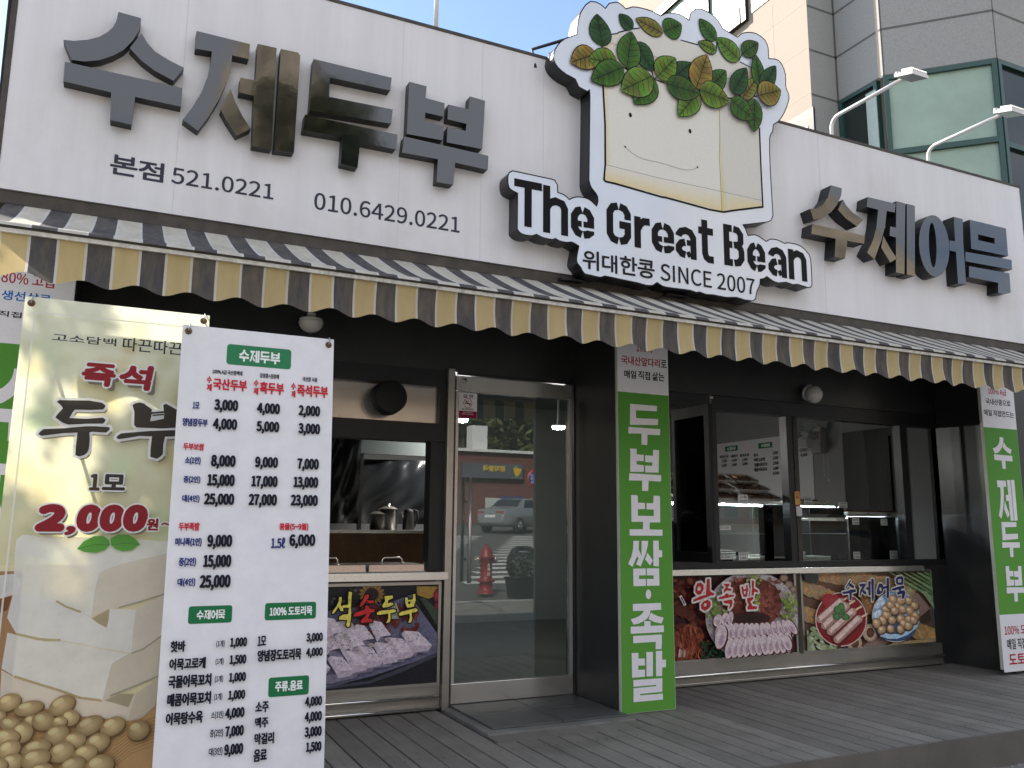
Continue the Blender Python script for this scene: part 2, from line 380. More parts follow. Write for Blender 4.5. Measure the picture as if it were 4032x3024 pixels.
def sheet(name, xs, ys, dz, m):
    b = MB(); n = len(ys)
    for k in range(n-1):
        y0, y1 = ys[k], ys[k+1]
        b.poly([(xs[0], y0, GZ(y0)+dz), (xs[1], y0, GZ(y0)+dz), (xs[1], y1, GZ(y1)+dz), (xs[0], y1, GZ(y1)+dz)])
    return struct(b.build(name, m))
sheet('ground', (-300, 300), (300, 3.6, -1.2, -27, -44, -160), -.06, EARTH)
b = MB()
for (x0, x1, y0, y1) in ((-40, 60, -1.35, 3.6), (-40, 60, 3.6, 4.6)):
    b.hexa([(x0, y0, GZ(y0)-.12), (x1, y0, GZ(y0)-.12), (x1, y1, GZ(y1)-.12), (x0, y1, GZ(y1)-.12)], [(x0, y0, GZ(y0)), (x1, y0, GZ(y0)), (x1, y1, GZ(y1)), (x0, y1, GZ(y1))])
struct(b.build('pavement', PAVE))
b = MB(); y0, y1 = -1.5, -1.354
b.hexa([(-40, y0, GZ(y0)-.16), (60, y0, GZ(y0)-.16), (60, y1, GZ(y1)-.16), (-40, y1, GZ(y1)-.16)], [(-40, y0, GZ(y0)+.005), (60, y0, GZ(y0)+.005), (60, y1, GZ(y1)+.005), (-40, y1, GZ(y1)+.005)])
struct(b.build('kerb', mat('granite kerb', (.36, .355, .34), .8, var=.2, scale=20)))
b = MB(); b.poly([(-60, -27, GZ(-27)-.05), (80, -27, GZ(-27)-.05), (80, -1.48, GZ(-1.48)-.05), (-60, -1.48, GZ(-1.48)-.05)])
struct(b.build('road', ASPH))
b = MB(); y = -4.2
while y > -19.5:
    xa = 2 + (-y)*.05; xb = 20
    cut = 6.2+(-y-5)*.55
    for s0, s1 in ((xa-6, cut-.5), (cut+.9, xb)):
        if s1 > s0: b.poly([(s0, y-.42, GZ(y-.42)-.046), (s1, y-.42, GZ(y-.42)-.046), (s1, y, GZ(y)-.046), (s0, y, GZ(y)-.046)])
    y -= .92
struct(b.build('crosswalk_marking', PAINT))
# loose grit on the pavement in front of the deck
b = MB()
for k in range(420):
    x, y = random.uniform(4.2, 8), random.uniform(3.2, 3.84); r = random.choice((.004, .006, .008, .014))
    b.ball((x, y, GZ(y)+r*.4), r, 6, sq=(random.uniform(.7, 1.5), random.uniform(.7, 1.4), .6))
tag(b.build('gravel_crumbs', mat('pale crumbs', (.36, .35, .33), .9, var=.3, scale=60)), 'pale crumbs and grit scattered on the pavement below the deck', 'gravel', kind='stuff')
# deck: boards run from the shop to the street
b = MB(); pitch = .1455; x = -1.55; yf = 3.87
while x < 12.0:
    z = random.uniform(-.002, .001); cut = (2.27 < x+pitch/2 < 3.36)
    ya = 4.93 if cut else 5.98
    b.box(x+.006, x+pitch-.006, yf, ya, -.03, z)
    x += pitch
b.box(2.262, 3.378, 4.934, 5.10, -.03, -.001)
b.box(-1.55, 12, yf-.028, yf-.003, -.205, .002, 2)
b.box(-1.55, 12, yf, 5.98, -.19, -.045, 1)
struct(b.build('deck', [DECKM, BLACKT, mat('dark deck edge board', (.13, .115, .098), .65, var=.25, scale=4)]))
b = MB(); x = -1.55
while x < 12:
    for yy in (4.1, 4.75, 5.4):
        for dx in (.04, .105):
            if not (2.2 < x < 3.4 and yy > 4.9): b.lathe([(.0, .0012), (.0045, .001), (.0055, 0)], (x+dx, yy+.008*math.sin(x*9), .0012), (0, 0, 1), 8)
    x += pitch
struct(b.build('deck_screws', mat('dull screw head', (.10, .095, .09), .5, .8)))
b = MB(); b.box(2.268, 3.372, 5.104, 5.99, -.028, .012, 0)
SL = mat('dark slate tile', (.085, .09, .088), .42, var=.4, scale=4, bump=.08, bscale=30, dirt=(.15, .15, .145), dirt_amt=.5)
for i in range(2):
    for j in range(2):
        b.box(2.335+i*.515, 2.335+i*.515+.508, 5.185+j*.4, 5.185+j*.4+.393, .0125, .026, 1)
o = b.build('doorstep', [PAVE, SL], bevel=.003); tag(o, 'dark slate tiled doorstep slab with a pale mortar edge before the glass door', 'doorstep')

# ------------------------------------------------------------------ the shop building
shop = thing('shop_building', (3.6, 7, 0), 'single storey shop with black panelled front, glass door and two serving windows', 'shop')
doorx0, doorx1 = oy(1763, 2717, YF).x, oy(2250, 2717, YF).x
ZT = oy(1797, 1475, YF).z                    # top of door header
LX0 = -.263
b = MB()
b.box(-.66, 8.3, YF-.01, YF+.14, ZT+.02, 3.3)                         # band over door and windows
b.box(-.66, 8.3, 5.30, YF-.012, 3.02, 3.12)                          # soffit
b.box(-.66, -.60, 5.3, 11.2, -.2, 4.3); b.box(8.25, 8.4, 5.3, 11.2, -.2, 4.3); b.box(-.6, 8.25, 11.05, 11.2, -.2, 4.3)
b.box(-.66, 8.4, 5.305, 5.4, 3.13, 4.35)
rx = oy(2249+20, 2700, YF).x
b.box(doorx1+.06, 3.362, YF-.02, YF+.10, 0, ZT+.018)                   # panel right of door
zc = .97
b.box(7.36, 7.74, YF-.0, YF+.10, 0, zc)                              # dark panel right of the food posters
b.build('wall', BLACK, shop)
MULL = mat('dark anodised trim', (.06, .058, .054), .28, .85, var=.2, scale=4)
b = MB()
for xx in (2.0, 2.012): pass
for pxx in (2318, 2330):
    xx = oy(pxx, 2600, YF-.03).x; b = MB(); b.box(xx-.008, xx+.008, YF-.05, YF-.022, .02, ZT); b.build('cover_strip', MULL, shop)
for pxx in (3780, 3800): xx = oy(pxx, 2500, YF-.05).x; b = MB(); b.box(xx-.012, xx+.012, YF-.05, YF-.012, .0, 2.46); b.build('cover_strip', MULL, shop)
def pier(x0, x1):
    b = MB(); b.box(x0, x1, YP+.032, YF+.05, -.0, 3.015); return b.build('pier', BLACK, shop)
pier(-.745, LX0); pier(3.366, 3.832); pier(7.66, 8.2)
b = MB(); b.box(-.66, 8.4, 5.4, 11.2, 4.15, 4.3); b.build('roof', mat('grey roof membrane', (.2, .2, .2), .8, var=.2), shop)
INW = mat('grey interior paint', (.23, .235, .24), .8, var=.1, scale=2)
b = MB(); b.box(-.58, 8.24, 10.95, 11.04, 0, 3.0); b.box(8.15, 8.24, 6.3, 10.94, 0, 3.0); b.box(-.59, -.5, 6.1, 10.94, 0, 3.0)
b.build('interior_wall', INW, shop)
b = MB(); b.box(-.6, 8.25, 6.1, 11.0, -.05, -.002); b.build('floor', mat('dark floor tile', (.06, .055, .05), .35, var=.3, scale=3), shop)
b = MB(); b.box(-.6, 8.25, 6.12, 11.0, 3.0, 3.04); b.build('ceiling', mat('grey ceiling', (.25, .25, .25), .8), shop)
# entrance door
b = MB()
dx0, dx1 = doorx0+.012, doorx1
zg1 = oy(1800, 1540, YF).z; zg0 = oy(1790, 2690, YF).z
b.box(dx0, dx1, YF-.03, YF+.02, .03, zg0); door = b.build('entrance_door', STEEL, shop, bevel=.003)
b = MB(); b.box(dx0, dx1, YF-.03, YF+.02, zg1, ZT-.012); b.build('door_top_rail', STEEL, door, bevel=.003)
b = MB(); b.box(dx0+.026, dx1-.03, YF-.004, YF+.006, zg0, zg1); b.build('door_glass', GLASSD, door)
CHROME = mat('pale polished edge trim', (.62, .61, .60), .25, .6)
b = MB(); b.box(dx0, dx0+.022, YF-.028, YF+.018, zg0+.002, zg1-.002); b.box(dx1-.026, dx1-.002, YF-.028, YF+.018, zg0+.002, zg1-.002); b.build('door_edge_trim', CHROME, door)
hx = oy(1850, 2080, YF-.075).x; h0, h1 = oy(1847, 2296, YF-.075).z, oy(1850, 1880, YF-.075).z
b = MB(); b.tube([(hx, YF-.075, h0), (hx, YF-.075, h1)], .0135, 14)
for zz in (h0+.22*(h1-h0), h0+.77*(h1-h0)): b.tube([(hx, YF-.07, zz), (hx, YF-.006, zz)], .009, 8)
b.build('door_handle', CHROME, door)
kp = oy(1829, 1498, YF-.035)
b = MB(); b.lathe([(.0, .012), (.016, .012), (.018, .0)], kp, (0, -1, 0), 16); b.box(kp.x-.008, kp.x+.008, kp.y-.016, kp.y-.012, kp.z-.003, kp.z+.003, 1); b.build('door_lock', [STEELD, BLACKT], door)
b = MB(); b.box(dx0, dx1+.03, YF-.05, YF-.032, ZT-.008, ZT+.012); b.box(dx1+.003, dx1+.058, YF-.05, YF+.03, .02, ZT-.01); b.build('door_frame', BLACKM, shop)
sx0, sx1 = oy(1733, 2600, YF-.02).x, oy(1760, 2600, YF-.02).x
b = MB(); b.box(sx0, sx1, YF-.075, YF+.03, .0, ZT+.03); b.build('steel_post', STEELD, shop, bevel=.004)
# left serving window
wl0 = .05
t0 = oy(1312, 1497, 6.0).z; t1 = oy(1312, 1640, 6.0).z
b = MB(); b.box(wl0, sx0-.055, YF+.02, YF+.05, t1-.01, t0); duct_panel = b.build('transom_panel', STEEL, shop)
b = MB()
b.box(wl0, sx0-.002, YF-.03, YF+.06, t0+.003, ZT+.018); b.box(wl0, sx0-.002, YF-.04, YF+.10, t1-.15, t1-.012)
b.box(sx0-.11, sx0-.004, YF-.02, YF+.10, .97, t1-.152); b.box(sx0-.052, sx0-.003, YF-.028, YF+.06, t1-.01, t0+.002)
b.box(wl0-.05, wl0-.003, YF-.03, YF+.1, .97, ZT)
b.build('window_frame', BLACKM, shop)
b = MB(); b.box(LX0+.004, wl0-.055, YF-.02, YF+.1, 0, ZT+.018); b.build('side_panel', BLACK, shop)
# counters, kick rails
CHROMER = mat('polished steel tube', (.78, .76, .72), .12, .9)
def rail_front(x0, x1, zp0, zp1, nm_rail, rz):
    b = MB(); b.box(x0, x1, YF-.03, YF+.02, .012, zp0-.012); b.box(x0, x1, YF-.04, YF-.0305, .012, .03)
    b.build('plinth', STEELD, shop, bevel=.002)
    b = MB()
    for z in rz:
        b = MB(); b.tube([(x0+.004, YF-.062, z), (x1-.02, YF-.062, z)], .0145, 12)
        for xx in (x0+.3, x1-.3): b.tube([(xx, YF-.06, z), (xx, YF-.03, z)], .006, 6)
        b.build(nm_rail, CHROMER, shop)
lx0, lx1, lz0, lz1 = R(YF, (1290, 2716), (1722, 2310)); lz0 = oy(1500, 2703, YF).z; lx0 = .08
rail_front(lx0, sx0-.003, lz0, 0, 'kick_rail', (oy(1500, 2758, YF-.062).z, oy(1500, 2805, YF-.062).z))
rz0 = oy(2900, 2583, YF).z; mx0 = 3.836
rail_front(mx0, oy(3700, 2540, YF).x, rz0, 0, 'kick_rail', (oy(3000, 2640, YF-.062).z,))
b = MB()
zl0, zl1 = oy(1500, 2289, YF-.1).z, oy(1500, 2256, YF-.1).z
b.box(lx0, sx1-.03, YF-.10, YF+.42, zl0, zl1)
b.build('counter', STEEL, shop, bevel=.003)
b = MB(); b.box(mx0, oy(3640, 2250, YF-.1).x, YF-.10, YF+.75, oy(3000, 2261, YF-.1).z, oy(3000, 2238, YF-.1).z); b.build('counter', STEEL, shop, bevel=.003)
ZC = oy(3000, 2238, YF-.1).z
# right serving window
b = MB()
WT = oy(2802, 1618, 6.0).z
xr1 = oy(3850, 2000, 6.0).x
b.box(mx0, xr1, YF-.02, YF+.08, WT, WT+.13); b.box(mx0, xr1, YF-.02, YF+.08, ZC+.003, ZC+.055)
def post(p0, p1, y=2000): a, c = oy(p0, y, 6.0).x, oy(p1, y, 6.0).x; b.box(a, c, YF-.015, YF+.075, ZC+.056, WT-.001)
post(2800, 2818); post(3096, 3120); post(3548, 3572)
b.box(xr1-.09, xr1-.01, YF-.015, YF+.075, ZC+.056, WT-.001)
b.build('window_frame', BLACKM, shop)
b = MB(); a, c = oy(3121, 2000, 6.0).x, oy(3138, 2000, 6.0).x; b.box(a, c, YF-.02, YF+.03, ZC+.056, WT-.001)
b.build('sash_stile', MULL, shop)
b = MB()
for p0, p1 in ((3140, 3547), (3573, 3815)):
    b = MB(); b.poly([(oy(p0, 2000, 6.0).x, YF+.02, ZC+.057), (oy(p1, 2000, 6.0).x, YF+.02, ZC+.057), (oy(p1, 2000, 6.0).x, YF+.02, WT-.002), (oy(p0, 2000, 6.0).x, YF+.02, WT-.002)]); b.build('window_pane', GLASSW, shop)
fx = 4.36
b = MB(); b.box(fx, fx+.04, YF-.43, YF-.03, ZC+.07, ZC+.15); b.box(fx, fx+.04, YF-.43, YF-.03, WT-.12, WT-.03)
b.box(fx, fx+.04, YF-.49, YF-.431, ZC+.07, WT-.03); b.box(fx, fx+.04, YF-.03, YF+.01, ZC+.07, WT-.03)
leaf = b.build('open_window_leaf', BLACKT, shop)
b = MB(); b.box(fx+.017, fx+.022, YF-.429, YF-.031, ZC+.151, WT-.121); b.build('leaf_glass', GLASSW, leaf)
b = MB(); q = (fx+.05, YF-.46)
b.tube([(q[0], q[1], WT-.18), (q[0], q[1], WT+.02)], .008, 8); b.box(q[0]-.015, q[0]+.02, q[1]-.015, q[1]+.015, WT+.015, WT+.035); b.build('leaf_hinge', STEEL, leaf)
b = MB(); b.box(3.835, fx-.02, YF-.02, YF+.08, ZC+.056, ZC+.4); b.box(3.84, xr1+.02, YF+.0, YF+.09, WT+.132, ZT+.018)
b.box(xr1+.003, 7.66, YF-.01, YF+.09, zc, ZT+.018); b.build('window_surround', BLACKT, shop)
# inside: lamps on the ceiling, lit
LAMP = emis('lit ceiling lamp', (1, .97, .92), 360)
for n, (px_, py_) in enumerate(((1815, 1652), (2200, 1680))):
    p = oy(px_, py_, 8.2); b = MB(); b.lathe([(.0, -.03), (.06, -.025), (.075, 0)], p, (0, 0, 1), 20); lam = b.build('ceiling_lamp', LAMP)
    b = MB(); b.lathe([(.078, .0), (.08, .02), (.02, .025), (.006, 3.0-p.z)], p, (0, 0, 1), 16); b.build('lamp_base', PLASTIC, lam)
    tag(lam, ('lit round lamp inside the glass door, just below the no smoking sticker', 'lit round lamp inside the glass door, near its right edge')[n], 'lamp', 'lit lamps inside the shop')

# ------------------------------------------------------------------ stone building behind
tower = thing('stone_building', (14, 14, 0), 'tall stone clad building with green framed corner windows rising behind the shop', 'building')
XA, YB, XC = 12.45, 12.0, 13.2
zW = oy(3312, 405, YB).z; dz = oy(3305, 233, YB).z-zW
YC = 10.85; XD, YD = 14.75, YC-(14.75-XC)
XD = XC+(YC-9.45); YD = 9.45
HT = 34
def wallq(b, p, q, z0, z1, mi=0):
    """upright slab between two plan points, thick to the inside (left of p->q seen from above)"""
    b.poly([(p[0], p[1], z0), (q[0], q[1], z0), (q[0], q[1], z1), (p[0], p[1], z1)], mi)
pts = [(XA, YB), (XC, YB), (XC, YC), (XD, YD), (30, YD)]
b = MB()
for k in range(4):
    p, q = pts[k], pts[k+1]; z0 = 0 if k == 0 else zW
    wallq(b, p, q, z0, HT)
    d = Vector((q[0]-p[0], q[1]-p[1], 0)); L = d.length; d.normalize(); nrm = Vector((d.y, -d.x, 0))*.004; hw = .022
    zz = zW-(0 if k else 3*dz)
    while zz < 24:
        a, c = Vector((p[0], p[1], 0))+nrm, Vector((q[0], q[1], 0))+nrm
        b.poly([a+Vector((0, 0, zz-hw)), c+Vector((0, 0, zz-hw)), c+Vector((0, 0, zz+hw)), a+Vector((0, 0, zz+hw))], 1); zz += dz
    vs = [0.0] if k < 3 else [j*1.9 for j in range(8)]
    if k == 0: vs = [L]
    for s in vs:
        a = Vector((p[0], p[1], 0))+d*max(s-.03, 0)+nrm; c = Vector((p[0], p[1], 0))+d*min(s+.03, L)+nrm
        b.poly([a+Vector((0, 0, z0)), c+Vector((0, 0, z0)), c+Vector((0, 0, HT)), a+Vector((0, 0, HT))], 1)
b.build('front_wall', [STONE, JOINT], tower, fix=False)
b = MB(); wallq(b, (XA, 19.2), (XA, YB), 0, HT); wallq(b, (30, 19.2), (XA, 19.2), 0, HT)
zz = zW-3*dz
while zz < 26:
    b.poly([(XA-.003, 19.2, zz-.012), (XA-.003, YB, zz-.012), (XA-.003, YB, zz+.012), (XA-.003, 19.2, zz+.012)], 1); zz += dz*1.02
for y in range(13, 19, 2): b.poly([(XA-.003, y-.008, 0), (XA-.003, y+.008, 0), (XA-.003, y+.008, HT), (XA-.003, y-.008, HT)], 1)
b.build('side_wall', [STONEW, mat('pale joint', (.40, .34, .28), .8)], tower, fix=False)
b = MB(); b.hexa([(XC-.02, YC+.09, zW), (XC+.055, YC-.055, zW), (XC+.09, YC+.01, zW), (XC+.02, YC+.12, zW)], [(XC-.02, YC+.09, HT), (XC+.055, YC-.055, HT), (XC+.09, YC+.01, HT), (XC+.02, YC+.12, HT)])
b.build('corner_strip', STONEW, tower)
b = MB(); b.poly([(XA, 19.2, HT), (XA, YB, HT), (XC, YB, HT), (XC, YC, HT), (XD, YD, HT), (30, YD, HT), (30, 19.2, HT)]); b.build('roof', STONE, tower)
PANEG = mat('frosted green window pane', (.33, .44, .355), .3, spec=.4, var=.2, scale=.9, coat=.1)
PANED = mat('dark window pane', (.028, .036, .033), .08, spec=.3)
PANEL_ = mat('pale curtain behind glass', (.42, .50, .44), .3, spec=.5, var=.1)
def win(p, q, z0, z1, pm, fr=.07, mid=None, stile0=.0):
    d = Vector((q[0]-p[0], q[1]-p[1], 0)); L = d.length; d.normalize(); nrm = Vector((d.y, -d.x, 0)); P = Vector((p[0], p[1], 0))
    def bar(s0, s1, a, c, b):
        b.hexa([P+d*s0+nrm*.02+Vector((0, 0, a)), P+d*s1+nrm*.02+Vector((0, 0, a)), P+d*s1-nrm*.1+Vector((0, 0, a)), P+d*s0-nrm*.1+Vector((0, 0, a))],
               [P+d*s0+nrm*.02+Vector((0, 0, c)), P+d*s1+nrm*.02+Vector((0, 0, c)), P+d*s1-nrm*.1+Vector((0, 0, c)), P+d*s0-nrm*.1+Vector((0, 0, c))])
    b = MB(); bar(0, L, z1-fr, z1-.001, b); bar(0, L, z0, z0+fr, b); bar(0, fr, z0+fr+.001, z1-fr-.001, b); bar(L-fr, L, z0+fr+.001, z1-fr-.001, b)
    if mid: bar(fr+.001, L-fr-.001, mid-fr*.6, mid+fr*.6, b)
    w = b.build('window', GREENF, tower)
    b = MB(); a, c = P+d*(fr*.9)-nrm*.05, P+d*(L-fr*.9)-nrm*.05
    b.poly([a+Vector((0, 0, z0+.02)), c+Vector((0, 0, z0+.02)), c+Vector((0, 0, z1-.02)), a+Vector((0, 0, z1-.02))]); b.build('pane', pm, w, fix=False)
    return w
zM = None
dm = (oy(3512, 613, 0.1) if False else None)
def ondiag(px_, py_):
    d = ray(px_, py_); n = Vector((-1, -1, 0)); o = Vector((XC, YC, 0)); t = (o-CAM).dot(n)/d.dot(n); return CAM+d*t
zM = ondiag(3720, 574).z; zB = 3.6
win((XC, YB-.02), (XC, YC+.16), zB, zW-.003, PANED, .08)
w = win((XC+.0, YC-.0), (XD, YD), zB, zW-.003, PANEG, .09, zM)
win((XD+.02, YD), (XD+2.3, YD), zB, zW-.003, PANED, .09, zM-.1)
win((XD+2.32, YD), (XD+4.6, YD), zB, zW-.003, PANED, .09, zM-.1)
b = MB(); b.box(XC-.035, XC-.005, YC+.17, YC+.42, zB, zW-.2); b.build('curtain', PANEL_, tower)
# ribbon window on the sunlit side
def onA(px_, py_): return ox(px_, py_, XA)
zt, zb_ = onA(2650, 30).z, onA(2840, 101).z
ya, yb = onA(2560, 20).y, onA(2925, 20).y
ya = 18.9; b = MB(); b.box(XA-.12, XA+.02, yb, ya, zb_-.42, zb_-.02); b.box(XA-.10, XA+.02, yb, ya, zt, zt+.3); b.box(XA-.10, XA+.02, yb-.18, yb-.002, zb_-.42, zt+.3)
ym = onA(2782, 30).y; b.box(XA-.08, XA+.02, ym-.16, ym+.16, zb_-.019, zt-.001)
w = b.build('window', BLACKM, tower); b = MB(); b.box(XA-.012, XA+.01, yb, ya, zb_-.02, zt); b.build('pane', mat('pale green glass', (.36, .44, .38), .2, spec=.6), w)
p0, p1 = onA(3105, 500), onA(3148, 436)
b = MB(); b.box(XA-.03, XA+.02, p1.y-.4, p0.y+1.5, p0.z-.9, p1.z-.1); w = b.build('window', BLACKM, tower)
b = MB(); b.box(XA-.04, XA-.031, p1.y-.25, p0.y+1.4, p0.z-.8, p1.z-.45); b.build('pane', PANEL_, w)
pn = onA(2990, 20); b = MB(); b.box(XA-.02, XA-.002, pn.y-.8, yb-.3, zb_-.3, zt+.4); b.build('wall_panel', PLASTIC, tower)
# neighbour to the right
nb = thing('neighbour_house', (10, 7, 0), 'dark neighbouring house front with cream window bars past the right green pillar sign', 'house')
b = MB(); b.box(8.45, 12.5, 6.5, 9.4, -.2, 3.2); b.build('wall', mat('dark grey render', (.10, .10, .095), .7, var=.2), nb)
b = MB(); CREAM = mat('cream window bar', (.55, .47, .34), .5, var=.1)
xx = oy(4012, 1700, 6.48).x
b.box(xx-.06, xx+.06, 6.44, 6.5, .2, 2.6)
for pz in (1750, 1945): z = oy(4020, pz, 6.48).z; b.box(xx-.6, xx+2.5, 6.445, 6.499, z-.03, z+.03)
b.build('window_bar', CREAM, nb)
# ------------------------------------------------------------------ fascia sign with raised block letters
SX0, SX1 = -.664, 7.885
ZS0, ZS1 = 3.047, 4.634
sign = thing('fascia_sign', (3.6, 5.1, ZS0), 'long white fascia signboard over the awning with black raised letters and phone numbers', 'sign')
b = MB(); b.box(SX0, SX1, YS, YS+.30, ZS0, ZS1); b.build('sign_panel', SIGNW, sign)
b = MB()
b.box(SX0-.01, SX1+.01, YS-.006, YS+.31, ZS1+.001, ZS1+.022); b.box(SX0-.03, SX0-.001, YS-.004, YS+.31, ZS0, ZS1)
TRIM = mat('dark worn trim', (.075, .065, .055), .6, .3, var=.5, scale=9)
b.box(SX0-.03, SX1, YS+.012, YS+.31, ZS0-.075, ZS0-.002)
b.box(SX0-.03, SX1, YS+.16, YS+.31, ZS0-.16, ZS0-.076)
for k in range(1, 7):
    x = SX0+k*(SX1-SX0)/7; 
b.build('sign_trim', TRIM, sign)
SEAM = mat('faint sheet seam', (.63, .62, .64), .5)
for px_ in (720, 1585, 1900, 2140, 3205):
    xx = oy(px_, 300, YS).x; b = MB(); b.box(xx-.0025, xx+.0025, YS-.0012, YS, ZS0, ZS1); b.build('sheet_seam', SEAM, sign)
z1_ = Z(0, 0, 1400/2111); z2_ = Z(1300, 0, 1400/2111); z3_ = Z(2600, 0, 1432/2160); I = Z(0, 0, 1)
BIG = [
 ('수', z1_, [[(703,70),(690,125),(672,160),(640,190),(590,218),(520,236),(440,242),(376,236),(425,355),(500,365),(590,357),(670,330),(735,295),(790,240),(820,190),(833,150),(838,108)],
   [(840,196),(770,285),(840,360),(920,420),(1030,480),(1092,402),(1000,355),(920,305),(875,255)],
   [(385,366),(1083,522),(1075,633),(803,575),(780,740),(654,712),(660,548),(376,482)]]),
 ('제', z1_, [[(1167,183),(1485,262),(1477,350),(1378,328),(1372,400),(1340,500),(1300,590),(1240,690),(1175,775),(1085,710),(1140,640),(1195,550),(1235,450),(1252,370),(1258,305),(1160,288)],
   [(1368,527),(1310,650),(1345,715),(1405,805),(1490,765),(1440,690),(1400,610)],
   [(1530,260),(1643,285),(1612,885),(1497,865),(1508,568),(1420,548),(1428,460),(1518,478)],
   [(1668,290),(1770,312),(1783,330),(1745,905),(1628,890)]]),
 ('두', I, [[(1235,232),(1542,306),(1537,356),(1298,305),(1296,381),(1547,431),(1540,487),(1219,434)],
   [(1201,451),(1566,530),(1558,588),(1418,560),(1408,660),(1342,645),(1349,540),(1193,513)]]),
 ('부', z2_, [[(470,485),(573,512),(566,582),(680,612),(675,693),(565,668),(562,715),(677,748),(670,833),(455,795)],
   [(830,572),(920,598),(903,885),(692,845),(697,752),(805,778),(810,735),(697,708),(702,620),(822,648)],
   [(440,810),(940,925),(935,1008),(742,965),(730,1097),(632,1080),(640,945),(427,905)]]),
]
zr = Z(3250, 850, 782/2212)
BIGR = [
 ('수', z3_, [[(1015,1100),(1078,1118),(1075,1160),(1050,1215),(1015,1260),(960,1295),(910,1305),(890,1240),(930,1238),(965,1218),(995,1175),(1005,1135)],
   [(1085,1185),(1055,1245),(1100,1295),(1168,1345),(1205,1305),(1140,1260),(1105,1220)],
   [(903,1330),(1215,1400),(1210,1448),(1110,1430),(1098,1535),(1035,1525),(1042,1418),(897,1388)]]),
 ('제', z3_, [[(1232,1170),(1398,1210),(1392,1262),(1345,1252),(1335,1345),(1312,1430),(1272,1540),(1228,1500),(1262,1430),(1284,1350),(1294,1245),(1226,1228)],
   [(1325,1400),(1312,1470),(1366,1560),(1405,1535),(1362,1470)],
   [(1402,1195),(1455,1208),(1450,1628),(1400,1618),(1400,1410),(1362,1400),(1365,1345),(1400,1352)],
   [(1464,1210),(1512,1222),(1512,1640),(1464,1630)]]),
 ('어', zr, None),
 ('묵', zr, None)]
def ellpts(cx, cy, rx, ry, n=28, a0=0, tilt=0.0): return [(cx+rx*math.cos(2*math.pi*k/n+a0)+tilt*ry*math.sin(2*math.pi*k/n+a0), cy+ry*math.sin(2*math.pi*k/n+a0)) for k in range(n)]
SMALL_EO = [('O', (1212, 335, 168, 345), (1195, 325, 42, 250)), [(1430,10),(1530,35),(1535,290),(1552,520),(1568,765),(1478,752),(1455,400),(1385,385),(1380,275),(1445,280)]]
MUK = [('H', [(1608,42),(2012,140),(2035,448),(1625,365)], [(1700,205),(1885,250),(1887,312),(1702,270)]),
       [(1560,400),(2075,490),(2078,600),(1560,505)], [(1738,530),(1890,556),(1890,606),(1738,590)], [(1600,560),(2050,640),(2065,855),(1975,868),(1925,855),(1925,745),(1600,680)]]
def ring_prism(b, outer, inner, ext, mi, ms):
    e = Vector(ext); n = len(outer)
    for k in range(n):
        j = (k+1) % n
        b.poly([outer[k], outer[j], inner[j], inner[k]], mi); b.poly([outer[k]+e, inner[k]+e, inner[j]+e, outer[j]+e], ms)
        b.poly([outer[k], outer[k]+e, outer[j]+e, outer[j]], ms); b.poly([inner[k], inner[j], inner[j]+e, inner[k]+e], ms)
def register(name, groups):
    us = [u for g in groups for u, v in g]; vs = [v for g in groups for u, v in g]
    a, c, d, e = min(us), max(us), min(vs), max(vs)
    BLOCK[name] = [[((u-a)/(c-a), (v-d)/(e-d)) for u, v in g] for g in groups]
FL, FR_ = yplane(YS-.075), yplane(YS-.115)
for name, zz, polys in BIG:
    b = MB(); uvs = [[FL.uv(zz(*p)) for p in g] for g in polys]
    for g in uvs: b.prism([FL.at(u, v) for u, v in g], (0, .0745, 0), 0, 1)
    b.build('letter', [LETTER, LSIDE], sign); register(name, uvs)
for name, zz, polys in BIGR[:2]:
    b = MB()
    for g in polys: b.prism([FR_.at(*FR_.uv(zz(*p))) for p in g], (0, .1145, 0), 0, 1)
    b.build('letter', [LETTER, LSIDE], sign)
b = MB(); O = [FR_.at(*FR_.uv(zr(*p))) for p in ellpts(*SMALL_EO[0][1], tilt=.06)]; N = [FR_.at(*FR_.uv(zr(*p))) for p in ellpts(*SMALL_EO[0][2], tilt=.04)]
ring_prism(b, O, N, (0, .1145, 0), 0, 1); b.prism([FR_.at(*FR_.uv(zr(*p))) for p in SMALL_EO[1]], (0, .1145, 0), 0, 1); b.build('letter', [LETTER, LSIDE], sign)
register('어', [[FR_.uv(zr(*p)) for p in SMALL_EO[1]]])
b = MB(); O = [FR_.at(*FR_.uv(zr(*p))) for p in MUK[0][1]]; N = [FR_.at(*FR_.uv(zr(*p))) for p in MUK[0][2]]; ring_prism(b, O, N, (0, .1145, 0), 0, 1)
b.prism([FR_.at(*FR_.uv(zr(*p))) for p in MUK[1]], (0, .1145, 0), 0, 1); b.prism([FR_.at(*FR_.uv(zr(*p))) for p in MUK[3]], (0, .1145, 0), 0, 1)
b.build('letter', [LETTER, LSIDE], sign)
zp = Z(2400, 1500, 450/933); zq = Z(2420, 2180, 260/938); zv = Z(2400, 2550, 400/1659)
PP = yplane(YP)
def reg(name, *groups): register(name, [[PP.uv(zz(*p)) for p in g] for zz, gs in groups for g in gs])
reg('보', (zp, [[(172,930),(220,932),(228,945),(228,993),(285,995),(288,1045),(228,1046),(228,1100),(358,1103),(360,1050),(300,1048),(300,997),(355,998),(357,935),(405,938),(410,950),(412,1155),(325,1155),(325,1212),(430,1214),(432,1264),(160,1262),(160,1210),(270,1210),(270,1150),(175,1150)]]))
